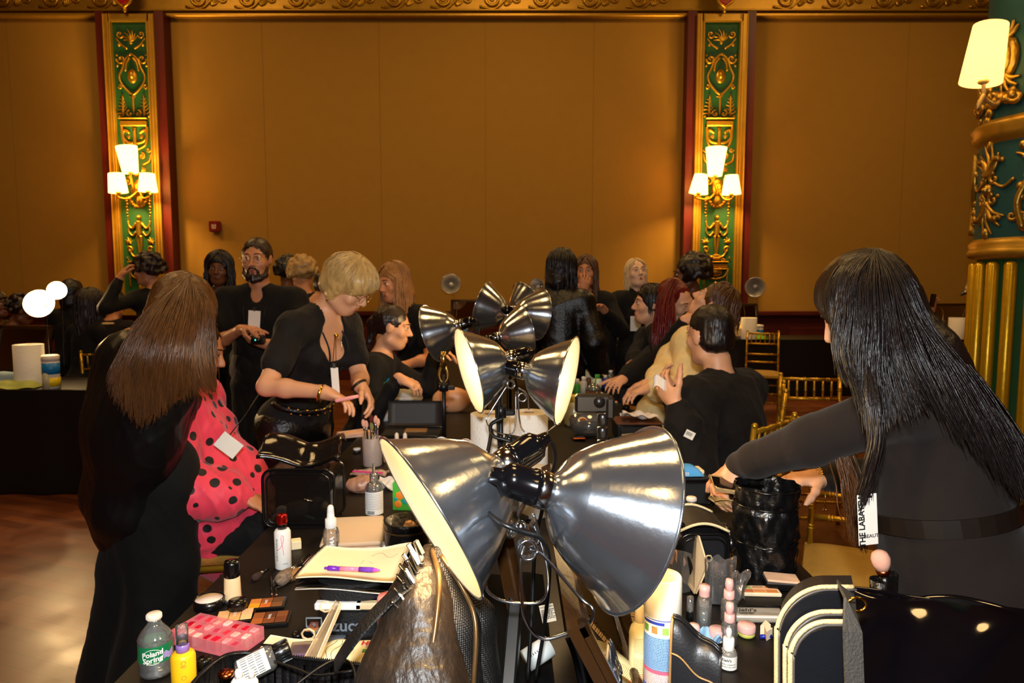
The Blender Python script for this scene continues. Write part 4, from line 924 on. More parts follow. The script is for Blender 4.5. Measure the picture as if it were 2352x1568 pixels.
for q in (1,-1):
    g.tube([Hd(q*.033+.023*cos(a*pi/9),.112-.006*abs(cos(a*pi/9)),.008+.02*sin(a*pi/9)) for a in range(18)],.0014,5,closed=True); g.tube([Hd(q*.056,.10,.012),Hd(q*.08,.06,.012),Hd(q*.084,.0,.008)],.0013,5)
g.tube([Hd(-.01,.112,.01),Hd(0,.116,.014),Hd(.01,.112,.01)],.0013,5); g.build('glasses',M('gold_wire','#d8b878',.2,metal=1),bm.base,w=True)
lanyard(bm,None,3.98,(584,733,3.98),.070,.10,'white pass on a black lanyard on the bearded man\'s chest',tilt=4)
q=P(592,780,3.88); cm=thing('compact_camera','small black camera with a glowing teal light held by the bearded man','camera',q); g=G(); g.box((0,0,0),(.085,.04,.055),bev=.01); g.build('housing',M('camera_black','#0c0c0e',.35),cm); g=G(); g.cyl((0,-.02,0),(0,-.05,0),.024,.022); g.build('lens',M('lens_black','#101014',.1),cm); g=G(); g.cyl((.005,-.0505,.003),(.005,-.052,.003),.004); g.build('indicator_light',lit('teal_led','#20d0b0',4,'#20a090'),cm)
# --- pink polka dot client
def polka():
    m=M('polka_pink','#f0405a',.6,var=.12,scale=6,bump=.3,bscale=10,sheen=.2); nt=m.node_tree; L=nt.links.new; b=nt.nodes['Principled BSDF']
    src=b.inputs['Base Color'].links[0].from_socket; tc=nt.nodes['Texture Coordinate']; vo=nt.nodes.new('ShaderNodeTexVoronoi'); vo.inputs['Scale'].default_value=17; vo.inputs['Randomness'].default_value=.45; L(tc.outputs['Object'],vo.inputs[0])
    mt=nt.nodes.new('ShaderNodeMath'); mt.operation='LESS_THAN'; mt.inputs[1].default_value=.30; L(vo.outputs['Distance'],mt.inputs[0]); mx=nt.nodes.new('ShaderNodeMix'); mx.data_type='RGBA'; L(mt.outputs[0],mx.inputs[0]); L(src,mx.inputs[6]); mx.inputs[7].default_value=lin('#0c0606'); L(mx.outputs[2],b.inputs['Base Color']); return m
pc=person('seated person in a pink blouse with black polka dots, half hidden, hands in lap',P(452,806,2.62),82,H=1.66,lean=-14,head=(0,20,0),hl=P(578,1100,2.62),hr=P(560,1140,2.45),el=(-.5,-.3,-1),er=(-.6,-.5,-1),seat=.47,skin='mid',topc=polka(),pants=cloth('black_trousers','#0e0f11',.8),loose=.03,baggy=.03,h=.0075,dl=((.7,-.3,-.6),(.2,.2,-1)),dr=((.8,.2,-.5),(0,.2,-1)),curl=(.5,.5),wob=.008,hair=hr('long',hDB,n=0,L=.2),
    extra=lambda b,k,r: (b.ell(r.B(0,.1,.05),(.19,.17,.2),r.TM,k=.06),b.ell(r.B(0,-.02,.03),(.2,.2,.1),r.TM,k=.06)) if k=='top' else None)
bd=thing('name_badge','cream pass lying aslant on the pink polka-dot blouse','badge',P(525,1022,2.40),rm=rot(-18,38,0)); g=G(); g.box((0,0,0),(.085,.002,.06),bev=.0009); g.build('card',M('badge_white','#e8e2d8',.5,var=.03),bd); g=G(); g.tube([V((-.02,0,.03)),V((-.03,.03,.12)),V((-.05,.08,.2))],.002,5); g.build('cord',M('clip_black','#111111',.4),bd)
# --- others on the left
person('person with long dark hair and small white necklace behind the bearded man',P(503,618,5.3),168,H=1.72,lean=4,head=(0,6,-4),skin='dark',hair=hr('long',hBK,L=.34,n=160,rad=.006,vol=1.15,wave=.01),hands=False,lips='#5a2420')
person('person seen from behind with a dark bun, far behind the bearded man\'s shoulder',P(662,624,5.7),10,H=1.68,lean=5,hair=curly(hBK,.1,60),skin='dark',hands=False)
person('person with short curly blond hair and dark top, seen from behind',P(694,630,5.0),-20,H=1.64,lean=14,head=(10,12,0),hair=curly(hSB,.105,170,h=.008),skin='mid',hands=False)
person('person in grey top bending low behind the blonde person',P(752,665,4.6),60,H=1.6,lean=48,head=(0,30,0),hair=hr('short',hDB,n=0),skin='mid',topc=cloth('grey_marl','#5a4e44',.9),hands=False)
person('person with straight ombre hair in black T-shirt leaning in from the left aisle',P(904,650,4.35),-148,H=1.68,lean=20,head=(-8,14,4),hl=P(925,840,4.0),hr=P(878,850,3.9),skin='mid',top='short',hair=hr('bob',M('hair_ombre','#2a160e',.35,col2='#c88a48',scale=7,stretch=(1,1,1.2),bump=.3,bscale=120),L=.26,n=320,rad=.004,vol=1.06),er=(-.6,.2,-.6),dl=((.2,-.5,-.8),(.5,0,-.5)),dr=((.3,-.5,-.7),(.5,0,-.5)),h=.008)
person('seated person with hair tied back in black long sleeves, in profile, reaching across the table',P(902,752,3.75),92,H=1.66,lean=14,head=(0,12,0),hl=P(1000,800,3.9),hr=P(915,868,3.45),er=(-.3,-.4,-1),el=(0,.2,-1),dl=((.9,.1,-.3),(0,0,-1)),dr=((.9,-.1,-.4),(0,.2,-1)),seat=.5,skin='light',hair=lambda base,r,Hd,HM:(scalp(r,Hd,HM,.007,rad=(.083,.101,.095),extra=lambda b:(b.ell(Hd(0,-.11,.0),(.04,.04,.045),HM),b.cap(Hd(0,-.1,.0),Hd(0,-.12,-.16),.03,.02))).build('hair',hDB,base,wob=.003,wf=90)),h=.007)
# far left
person('person with long dark hair seen from behind, left of the big brown-haired person',P(212,700,5.8),20,seat=.5,H=1.66,lean=10,hair=hr('long',hDB,L=.36,n=160,rad=.006,vol=1.2),skin='dark',hands=False)
dc=person('dark-haired person with pale collar, back turned, seated behind the left side table',P(264,700,5.85),-10,seat=.5,H=1.62,lean=12,head=(0,20,0),hair=hr('short',hBK,n=0,vol=1.1),skin='mid',topc=cloth('dark_jacket','#1a1210',.9),hands=False,
    extra=lambda b,k,r: b.ell(r.npt,(.09,.09,.03),k=.01) if k=='topx' else None)
g=G(); g.tube([dc.npt+dc.tl*(.075*cos(a*pi/8))+dc.tf*(.07*sin(a*pi/8))-dc.u*.01 for a in range(16)],.022,8,closed=True,flat=.6); g.build('collar',M('cream_paper','#d8b070',.8),dc.base,w=True)
person('person with short curly hair in black reaching an arm out to the left',P(340,622,5.6),-50,H=1.7,lean=8,head=(40,6,0),hl=P(275,640,5.3),hr=P(300,760,5.3),el=(-.2,-.2,-1),hair=curly(hDB,.11,120,h=.009,rr=(.015,.03)),skin='mid',h=.0085)
person('person at the left frame edge in a rust-red garment, bending',P(52,715,5.9),60,seat=.5,H=1.6,lean=14,head=(0,20,0),hair=curly(hDB,.12,60),skin='dark',topc=cloth('rust_red','#7a2414',.9),hands=False)
person('dark-haired seated person at the left frame edge, only hair and shoulder showing',P(-6,700,6.1),100,seat=.5,H=1.6,lean=10,hair=hr('long',hDB,n=0,vol=1.15,L=.2),skin='dark',topc=cloth('olive_top','#2e3018',.9),hands=False)
person('dark figure standing close behind the lit work lamps at the left',P(168,672,6.2),0,H=1.6,lean=10,hair=hr('long',hBK,n=0,vol=1.1,L=.3),skin='dark',hands=False)
# --- right background group
person('person in black leather jacket with dark braids tied up, back turned, standing',P(1292,618,4.9),10,H=1.74,lean=4,head=(-20,8,0),hair=lambda base,r,Hd,HM:(hr('bob',hBK,L=.16,n=120,rad=.007,vol=1.12)(base,r,Hd,HM)),skin='dark',topc=blkleather(),loose=.02,baggy=.012,hands=False)
p=person('person with long brown hair in black jacket holding a hand to the mouth',P(1345,625,5.3),192,H=1.70,lean=4,hl=P(1390,715,4.95),hr=P(1338,672,5.12),er=(-.7,0,-1),el=(.7,0,-1),dr=((.2,-.1,1),(0,.3,0)),skin='mid',hair=hr('long',hBR,L=.34,n=200,rad=.005,vol=1.05),loose=.01,h=.008)
lanyard(p,None,5.05,(1347,716,5.05),.05,.09,'white pass hanging on the person with a hand to the mouth')
p=person('person with pale blonde hair in black, chin lifted, talking',P(1462,628,5.7),176,H=1.70,lean=0,head=(4,-10,4),skin='pale',hair=hr('bob',hPB,L=.16,n=160,rad=.005,vol=.98,wave=.01),loose=.02,baggy=.01,h=.008,hands=False)
lanyard(p,None,5.45,(1460,743,5.45),.085,.12,'white pass on the pale blonde talking person')
person('person with dark curly hair tied back, dark red dress, looking left',P(1578,630,5.2),-88,H=1.70,lean=6,head=(0,10,0),hair=curly(hDB,.12,150,cy=-.06,cz=.02,rr=(.02,.035)),skin='dark',topc=cloth('dark_red_dress','#3a0c0e',.8),hands=False)
p=person('person with wine-red hair in black bending over a client\'s face',P(1556,694,4.15),122,H=1.66,lean=30,side=0,head=(-18,20,20),dl=((.7,-.1,.1),(0,-.3,-1)),dr=((.7,0,.3),(0,.5,-1)),hl=P(1590,722,3.9),hr=P(1572,735,3.75),er=(-.4,-.3,-1),skin='light',hair=None,h=.0075,lips='#8a2a2a',eyes='closed')
gs=[G_((1535,652,4.05),(1515,690,4.02),(1510,760,3.95),(1505,820,3.93)),G_((1540,645,4.0),(1520,690,3.95),(1520,760,3.9),(1522,850,3.88)),G_((1548,642,3.98),(1530,690,3.92),(1532,760,3.86),(1538,840,3.84)),G_((1556,642,4.05),(1546,660,3.98),(1538,720,3.9),(1540,800,3.86))]
b=Blob(.008,.04); b.ell(P(1543,676,4.2),(.085,.10,.10)); b.ell(p.Hd(0,-.03,.05),(.084,.095,.085),p.HM); b.cap(P(1530,690,4.05),P(1525,780,3.98),.05,.045); ho=b.build('hair',hRD,p.base,wob=.004,wf=60)
strands('hair_locks',hairsheet(gs,420,14,jit=.01,thick=.012,seed=11,wav=9),RNG.uniform(.002,.0045,420),hRD,ho,n=4,w=False)
person('client in a cream shirt with head tipped back while being made up',P(1636,698,3.75),-70,H=1.70,lean=-22,head=(0,-38,0),hl=P(1492,892,3.35),hr=P(1475,898,3.5),el=(0,-.4,-1),er=(0,.3,-1),seat=.55,skin='light',topc=cloth('cream_shirt','#e8cc90',.8,bscale=10),loose=.02,baggy=.014,wob=.007,pants=cloth('tan_trousers','#9a6428',.8),hair=hr('short',hBR,n=120,L=.05,rad=.005,vol=1.08),dl=((-.9,-.2,-.2),(0,0,-1)),dr=((-.9,.1,-.2),(0,0,-1)),h=.0075)
person('dark-haired person in profile in black jacket seated by the table, facing left',P(1492,700,4.4),-95,H=1.72,sex='m',lean=10,head=(0,0,0),hr=P(1440,862,3.9),hl=P(1432,870,3.8),el=(0,-.4,-1),er=(0,.3,-1),seat=.55,skin='light',hair=hr('short',hBK,n=90,L=.04,rad=.005,vol=1.05),loose=.015,baggy=.012,h=.008)
dm=person('seated man with short black hair in black shirt, back turned, holding a tissue',P(1630,772,2.92),-42,H=1.80,sex='m',lean=10,side=0,head=(-14,4,-4),hl=P(1556,932,2.62),hr=P(1548,915,2.80),el=(0,-.5,-1),er=(.3,.3,-1),seat=.47,skin='light',topc=cloth('black_workshirt','#0f0c0b',.85,bscale=12),loose=.02,baggy=.014,wob=.006,hair=None,dl=((-.45,.3,.6),(.6,.6,.2)),dr=((-.4,0,.7),(.5,-.6,0)),curl=(.9,.9),h=.0065)
b=Blob(.006,.02); Hd=dm.Hd; HM=dm.HM; b.ell(Hd(0,-.015,.045),(.083,.101,.092),HM); b.ell(Hd(0,-.04,-.02),(.078,.07,.06),HM,k=.03); b.ell(Hd(0,.115,-.03),(.075,.065,.10),HM,k=.01,sub=True); b.ell(Hd(0,-.02,-.12),(.12,.12,.06),HM,k=.01,sub=True); 
ho=b.build('hair',hBK,dm.base,wob=.0025,wf=120)
ringfrom(dm.wL+(dm.eL-dm.wL)*.05,dm.wL-dm.eL,.033,.008,'wristwatch','black wristwatch with a red strap end on the seated man\'s wrist','watch',M('watch_strap','#14141c',.4,col2='#c01818',scale=9))
q=P(1517,880,2.63); t=thing('tissue','small printed paper tissue held up by the seated dark-haired man','tissue',q); g=G(); g.grid(lambda u,v:V((-.028+.05*u,.01*sin(6*u),-.02+.045*v+.01*sin(5*u))),12,8,.001); g.build('sheet',M('tissue_white','#e8dcd0',.9),t)
q=P(1584,998,2.52); t=thing('clothing_tag','cream printed tag clipped low on the seated man\'s black sleeve','tag',q,rm=rot(0,25,-10)); g=G(); g.box((0,0,0),(.036,.002,.03)); g.build('card',M('badge_white','#e8e2d8',.5,var=.03),t); g=G(); 
for i in range(6): g.box((-.013+.004*i,-.0015,.002),(.0018,.001,.014))
g.build('print',ink,t)
person('person half hidden behind the long black hair, raising a dark phone',P(2085,725,6.0),150,seat=.5,H=1.6,lean=5,hl=P(2139,715,5.75),skin='mid',hair=hr('long',hBK,n=0,L=.2),h=.009,el=(.6,0,-1),dl=((.1,0,1),(0,-.2,0)),curl=(.9,.5))
q=P(2142,690,5.66); t=thing('smartphone','dark phone raised beside the gilt column','phone',q,rm=rot(0,8,0)); g=G(); g.box((0,0,0),(.045,.012,.11),bev=.004); g.build('body',M('phone_black','#050506',.12,spec=.8),t); g=G(); g.box((.008,-.007,.035),(.02,.003,.025),bev=.001); g.build('camera_bump',M('phone_lens','#151518',.2),t)
# ======================= TABLES, CHAIRS, LAMPS =======================
clothm=M('black_tablecloth','#100b09',.5,var=.2,scale=4,bump=.12,bscale=14,spec=.35)
def draped(label,x0,x1,y0,y1,z=TZ,group=None):
    t=thing('draped_table',label,'table',((x0+x1)/2,(y0+y1)/2,0),group=group); cx,cy_=(x0+x1)/2,(y0+y1)/2; hx,hy=(x1-x0)/2,(y1-y0)/2
    g=G(); g.box((0,0,z-.03),(hx*2-.02,hy*2-.02,.03)); g.build('tabletop',M('plywood','#6a4a28',.7),t)
    g=G(); g.box((0,0,z-.006),(hx*2,hy*2,.012),bev=.005)
    per=[]; N=60
    for i in range(N): 
        q=i/N*4; k=int(q); f=q-k; per.append([(-hx+2*hx*f,-hy),(hx,-hy+2*hy*f),(hx-2*hx*f,hy),(-hx,hy-2*hy*f)][k])
    def fn(u,v):
        a=u*N; i=int(a)%N; x,y=per[i]; d=V((x/hx,y/hy,0)); w=.02*sin(i*1.9)*v+.015*v; n=V((1 if abs(x)>=hx-1e-6 and x>0 else (-1 if x<=-hx+1e-6 else 0),1 if y>=hy-1e-6 else (-1 if y<=-hy+1e-6 else 0),0)); return V((x,y,z-.006-(z-.02)*v))+n*w
    g.grid(fn,N,7,closeu=True); g.build('tablecloth',clothm,t)
    g=G()
    for sx in (-1,1):
        for sy in (-1,1): g=G(); g.cyl((sx*(hx-.12),sy*(hy-.12),0),(sx*(hx-.12),sy*(hy-.12),z-.04),.016); g.build('leg',M('grey_steel','#777777',.4,metal=.8),t)
    return t
draped('long table under a black cloth, crowded with cosmetics, running away from the camera',-.752,.773,.35,6.5)
draped('black-draped side table at the left frame edge with paper towels and wipes',-4.6,-2.80,4.72,5.35)
draped('black-draped table along the back wall behind the group, middle of the room',-1.5,2.55,8.9,9.6)
draped('black-draped table along the back wall at the right, beside the gilt column',2.7,7.2,8.9,9.6)
chg=M('chair_gilt','#c4982c',.28,metal=.75,var=.15,scale=20); cush=M('chair_cushion','#b08a3c',.7,var=.12,scale=60,bump=.4,bscale=180)
def make_chair(label,loc,face,group='gold ballroom chairs'):
    t=thing('gold_ballroom_chair',label,'chair',loc,R(-face),group)    # local +y = front
    def bamboo(g,a,b,r=.0115,k=3):
        a=V(a);b=V(b); g.cyl(a,b,r,n=10); d=b-a; u=d.normalized()
        for i in range(1,k+1):
            for o in (-.006,.006): g.lathe([(r,-.004),(r*1.35,0),(r,.004)],10,a+d*(i/(k+1))+u*o,frame_of(u),cap=False)
    w=.19; 
    for x in (-w,w):
        g=G(); bamboo(g,(x,.19,0),(x*.98,.19,.435),.013,4); g.build('leg',chg,t)
        g=G(); bamboo(g,(x,-.21,0),(x*.93,-.19,.45),.013,3); bamboo(g,(x*.93,-.19,.45),(x*.9,-.235,.92),.0125,5); g.ell((x*.9,-.236,.925),(.014,.014,.014)); g.build('leg',chg,t)
    g=G(); g.box((0,0,.445),(.40,.40,.03),bev=.012); g.build('seat',chg,t)
    g=G(); g.grid(lambda u,v:V(((u-.5)*.39,(v-.5)*.39,.46+.028*(1-(2*u-1)**6)*(1-(2*v-1)**6))),14,14,.02); g.build('cushion',cush,t)
    g=G()
    yy=lambda z:-.19-.045*(z-.45)/.47
    for z in (.57,.66,.78,.90): bamboo(g,(-w*.92,yy(z),z),(w*.92,yy(z),z),.010,4)
    g.build('back_rail',chg,t)
    for i in range(6): 
        x=-.125+.05*i; g=G(); bamboo(g,(x,yy(.78),.78),(x,yy(.90),.90),.007,1); g.build('spindle',chg,t)
    for z,y in ((.16,.19),(.26,.19),(.18,-.205),(.3,-.2)): g=G(); bamboo(g,(-w,y,z),(w,y,z),.009,4); g.build('stretcher',chg,t)
    for x in (-w,w):
        for z in (.14,.28): g=G(); bamboo(g,(x,-.2,z),(x,.19,z),.009,4); g.build('stretcher',chg,t)
    return t
ch0=make_chair('gold bamboo-style chair beside the long black-haired person, partly behind her arm',(1.27,2.40,0),205)
for lb,loc,f in (('gold chair under the seated pink polka-dot person',(-1.17,2.62,0),82),('empty gold chair standing alone in front of the right back table',(2.84,7.7,0),200),
    ('gold chair seat glimpsed behind the bent arm of the long black-haired person',(1.80,3.95,0),190),('gold chair under the seated man in the black shirt',(.94,2.98,0),-42),
    ('gold chair under the seated person in profile at the left side of the table',(-.98,3.75,0),92),('gold chair under the client in the cream shirt',(1.28,3.8,0),-70),
    ('gold chair under the dark-haired person in profile',(1.02,4.45,0),-95),('gold chair partly seen between the left table and the brown-haired person',(-2.55,5.55,0),20),('gold chair under the person with the dark bun at the far left',(-3.42,5.85,0),-10),('gold chair under the bending person in rust red',(-4.3,5.85,0),60),('gold chair under the person raising a phone beside the column',(3.44,6.1,0),150)):
    dup(ch0,lb,loc,R(-f))
c5=dup(ch0,'dark ballroom chair with a cream paper tag, behind the table objects on the right',(.85,5.6+.6,0),R(-200),'dark ballroom chairs')
c5.name='dark_ballroom_chair'
for ch in c5.children:
    ch.data=ch.data.copy(); ch.data.materials[0]=M('chair_dark','#1a1410',.35)
q=P(1402,772,6.1); t=thing('paper_tag','cream paper tag hanging on the dark chair','tag',q,rm=rot(0,-4,0)); g=G(); g.box((0,0,0),(.075,.003,.115)); g.build('card',M('cream_paper','#d8b070',.8),t); g=G(); g.ell((0,-.003,.02),(.018,.002,.022)); g.box((0,-.003,-.02),(.04,.002,.01)); g.build('print',M('ink_black','#101010',.6),t)
# ---------------- clamp work lamps ----------------
alu=M('spun_aluminium','#ccd4de',.20,metal=.97,var=.06,scale=50,aniso=.7,bump=.03,bscale=70)
tg=alu.node_tree.nodes.new('ShaderNodeTangent'); tg.direction_type='RADIAL'; tg.axis='Z'; alu.node_tree.nodes['Principled BSDF'].inputs['Anisotropic Rotation'].default_value=.25; alu.node_tree.links.new(tg.outputs[0],alu.node_tree.nodes['Principled BSDF'].inputs['Tangent']); aluin=M('matt_aluminium','#dcd8d0',.36,metal=.8,var=.05,scale=30)
bake=M('black_bakelite','#08080a',.12,spec=.7,coat=.4); chrome=M('chrome_wire','#c8ccd0',.14,metal=1); cordm=M('black_cord','#0a0a0a',.4)
def clamp_lamp(label,neck,ang,s_away,Y,R_=.134,on=4.5,wires=(),socket=1.0,cord=None,group='clip-on work lamps',col=(1,.64,.28),bulb_es=40):
    o=P(neck[0],neck[1],Y); ax=camaxis(neck[0],neck[1],ang,s_away); fm=frame_of(ax); k=R_/.134
    t=thing('clamp_lamp',label,'lamp',o,group=group); A_=lambda x,y,z: fm@V((x*k,y*k,z*k))
    outer=[(.023,0),(.0245,.008),(.025,.015),(.029,.021),(.037,.026),(.054,.035),(.068,.046),(.0695,.048),(.083,.065),(.0845,.067),(.0965,.086),(.098,.088),(.1075,.104),(.109,.106),(.120,.126),(.1285,.140),(.134,.146)]
    inner=[(r-.0018,z+.0008) for r,z in outer][::-1]
    g=G(); g.m=0; g.lathe([(r*k,z*k) for r,z in outer],64,cap=False); g.tube([V((.1345*k*cos(a*pi/32),.1345*k*sin(a*pi/32),.146*k)) for a in range(64)],.0022*k,6,closed=True)
    g.m=1; g.lathe([(r*k,z*k) for r,z in inner],64,cap=False); rf=g.build('reflector',[alu,aluin],t); rf.matrix_basis=fm.to_4x4()
    g=G(); g.ell((.0238*k,0,.017*k),(.0012*k,.005*k,.005*k)); g.build('vent_hole',M('vent_glow','#ffd890',.4,em='#ffca70',es=3 if on else 0),rf)
    # sockets' vent hole and metal yoke ring
    g=G(); g.lathe([(.0255*k,-.004*k),(.0268*k,-.002*k),(.0268*k,.013*k),(.0255*k,.015*k)],32,(0,0,0),fm,cap=False); g.build('collar',chrome,t)
    g=G(); g.lathe([(r*k,z*k*socket) for r,z in ((0,-.074),(.010,-.073),(.0125,-.06),(.017,-.055),(.0225,-.05),(.0245,-.04),(.0245,-.014),(.0262,-.012),(.0262,-.004),(.0235,-.002),(.0235,.004))],32,(0,0,0),fm); g.build('socket',bake,t)
    g=G(); bb=A_(0,0,.075); g.ell(bb,(.030*k,.030*k,.036*k),fm,20,12); g.lathe([(.014*k,.03*k),(.016*k,.045*k)],16,(0,0,0),fm)
    g.build('bulb',M('lit_bulb','#ffe8c0',.4,em='#ffdca0',es=bulb_es,var=.02) if on else M('cold_bulb','#e8e4da',.3),t)
    if on:
        l=light('lamp_glow','POINT',o+fm@V((0,0,.118*k)),on,col,.03*k); l.parent=t; l.matrix_parent_inverse=t.matrix_basis.inverted()
    if wires:
        for w_ in wires:
            pts=[P(a,b,y)-o for a,b,y in w_]; g=G(); g.tube(smoothpath(pts,7),.0024*k,8); g.build('wire_handle',chrome,t)
    if cord:
        g=G(); g.tube(smoothpath([fm@V((0,0,-.07*k*socket))]+[P(*q)-o for q in cord],8),.0033,8); g.build('cord',cordm,t)
    return t
def coil(t,px,py,Y,rad,ax,n=4,mat=None):
    o=V(t.location); c=P(px,py,Y)-o; fm=frame_of(ax); pts=[c+fm@V((rad*cos(a),rad*sin(a),(a/(2*pi)-n/2)*.0052)) for a in [i*pi/10 for i in range(20*n+1)]]; g=G(); g.tube(pts,.0024,6); g.build('spring',mat or chrome,t)
L1=clamp_lamp('large clip-on work lamp in front, aluminium shade facing right, outside catching blue-white light',(1238,1122),17,.33,.93,.134,5.0,
    wires=[[(1215,1260,.90),(1250,1278,.90),(1330,1370,.89),(1362,1400,.88),(1350,1435,.88),(1310,1452,.88),(1250,1467,.88),(1215,1440,.88),(1200,1390,.88),(1196,1290,.89),(1205,1250,.90)],[(1225,1180,.93),(1238,1240,.93),(1215,1260,.91)]],cord=[(1108,1130,.97),(1112,1165,.92),(1150,1200,.87),(1200,1222,.87),(1245,1240,.9),(1262,1300,1.0),(1250,1440,1.1),(1230,1560,1.1)])
coil(L1,1211,1260,.90,.0125,V((.1,-1,.15)))
g=G(); g.sweep([P(a,b,.90)-V(L1.location) for a,b in ((1205,1155),(1190,1180),(1195,1205),(1215,1212),(1228,1195))],[(-.011,-.0012),(.011,-.0012),(.011,.0012),(-.011,.0012)],[V((0,0,1))]*5); g.ell(P(1196,1210,.895)-V(L1.location),(.009,.009,.009)); g.build('yoke',chrome,L1)
L2=clamp_lamp('large clip-on work lamp in front, lit mouth facing left, black socket behind',(1172,1062),146,-.26,1.02,.134,6.5,
    wires=[[(1160,1195,1.0),(1140,1240,.98),(1122,1310,.96),(1118,1352,.95),(1150,1378,.95),(1200,1385,.95),(1240,1382,.95),(1258,1355,.95),(1256,1300,.97),(1240,1240,.99),(1225,1205,1.0)]],cord=[(1270,1020,1.08),(1275,1060,1.1),(1258,1120,1.12),(1230,1250,1.1),(1222,1400,1.08),(1212,1560,1.05)])
coil(L2,1165,1215,1.0,.011,V((.8,-.6,.1)))
L3=clamp_lamp('mid-table clip-on work lamp, lit mouth facing left',(1178,822),164,-.26,2.12,.134,8,wires=[[(1168,880,2.1),(1130,940,2.08),(1117,965,2.07),(1130,985,2.07),(1160,997,2.06),(1182,985,2.06),(1185,900,2.08)]],cord=[(1210,800,2.2),(1190,860,2.2),(1140,900,2.1),(1142,960,2.1),(1146,1040,2.1)])
L4=clamp_lamp('mid-table clip-on work lamp, lit mouth facing right',(1196,850),13,-.24,2.05,.134,8,wires=[[(1190,895,2.05),(1193,960,2.02),(1205,992,2.0),(1240,1000,2.0),(1265,985,2.0),(1285,970,2.0)],[(1190,890,2.05),(1210,905,2.05),(1215,940,2.05)]],cord=[(1160,855,2.08),(1150,900,2.1),(1145,960,2.1),(1150,1040,2.1)])
coil(L4,1199,912,2.03,.012,V((.1,-1,.1))); coil(L3,1172,882,2.08,.012,V((.3,-1,.1)))
clamp_lamp('far clip-on work lamp facing left on a slim stand, blue-white rim light',(1060,745),163,.30,3.1,.134,0,cord=[(1100,750,3.15),(1100,860,3.1),(1105,1024,3.1)])
clamp_lamp('upper far clip-on work lamp facing up-left, warm light on its shade',(1168,724),198,.25,3.5,.134,8.0,cord=[(1180,770,3.55),(1185,900,3.5),(1185,982,3.5)])
clamp_lamp('upper far clip-on work lamp facing right',(1180,714),8,.42,3.5,.134,0,cord=[(1160,760,3.55),(1165,900,3.5),(1165,984,3.5)])
clamp_lamp('uppermost far clip-on work lamp, shade tipped up to the right behind the others',(1172,722),-35,.45,3.75,.125,0,cord=[(1165,780,3.7),(1190,900,3.7),(1195,962,3.7)])
clamp_lamp('low far clip-on work lamp facing right, just behind the mid-table pair',(1140,775),-12,.35,3.0,.120,0,cord=[(1125,800,3.05),(1120,900,3.0),(1120,1036,3.0)])
for lb,px,py,Y,ang,sa,on,Rr,cx_ in (('small work lamp seen from the front against the back wall, left of centre',1037,655,8.9,250,-.985,0,.125,(1040,781)),('small work lamp against the back wall, beside the braided person',1242,657,8.9,170,-.9,0,.11,(1243,781)),
    ('small work lamp seen from the front on the right back table',1735,655,8.9,100,-.985,0,.125,(1733,781)),('small work lamp on a bent arm by the gilt column',2215,672,8.9,-30,.6,0,.12,(2190,781)),
    ('bright lit work lamp at the far left, mouth towards the camera',103,703,5.0,205,-.93,30,.10,(118,876)),('smaller bright lit work lamp behind at the far left',138,668,5.4,190,-.96,24,.07,(148,858))):
    ax=camaxis(px,py,ang,sa); tt=clamp_lamp(lb,(px,py),ang,sa,Y,Rr,on,wires=[[(px+2,py+8,Y+.02),(px+5,py+30,Y+.04),(cx_[0],cx_[1],Y+.05)]],bulb_es=60 if on else 0)
# ---------------- stands ----------------
def stand(label,top,base,Y,r=.009,goldtop=True,name='light_stand'):
    a=P(top[0],top[1],Y); b=P(base[0],base[1],Y); b.z=TZ; b.x=a.x; t=thing(name,label,'stand',(a.x,a.y,TZ)); h=a.z-TZ
    g=G(); g.cyl((0,0,.02),(0,0,h),r); g.build('pole',M('stand_black','#101012',.35),t); g=G(); g.lathe([(.09,0),(.09,.012),(.02,.02),(.02,.03)],24); g.build('base',M('stand_black','#101012',.35),t)
    g=G(); g.cyl((0,0,h*.8),(0,0,h*.9),r*2.2); g.box((r*2.5,0,h*.84),(.05,.012,.02),bev=.004); g.build('clamp_knob',M('stand_black','#101012',.35),t)
    if goldtop: g=G(); g.tube([V((.018*cos(a_*pi/8),0,h+.0+.035*sin(a_*pi/8))) for a_ in range(16)],.007,8,closed=True); g.cyl((0,0,h+.03),(0,0,h+.1),.012); g.build('spigot',M('brass_fitting','#c8a860',.25,metal=1),t)
    return t
stand('slim stand with brass spigot carrying the far left-facing work lamp',(1019,860),(1019,1000),2.9)
stand('black stand with looped cords under the mid-table work lamps',(1150,900),(1150,1100),2.12,.008,False)
stand('black stand under the far cluster of work lamps',(1172,725),(1172,900),3.55,.008,False)
g_=thing('coiled_cord','black looped cord and plugs hanging on the mid-table lamp stand','cord',P(1150,1010,2.05)); o=P(1150,1010,2.05)
for k,pts in enumerate(([(1155,960),(1128,975),(1132,1000),(1160,1010),(1185,1020),(1200,1045)],[(1130,985),(1122,1030),(1112,1070),(1130,1080),(1145,1050),(1165,1000)],[(1160,1000),(1190,1005),(1215,1015),(1190,1040),(1165,1060),(1160,1110)])):
    g=G(); g.tube(smoothpath([P(a,b,2.03+.01*k)-o for a,b in pts],7),.006,7); g.build('cord',cordm,g_)
g=G(); g.box(P(1192,1015,2.02)-o,(.06,.03,.02),rot(0,30,0),bev=.006); g.build('plug',cordm,g_)
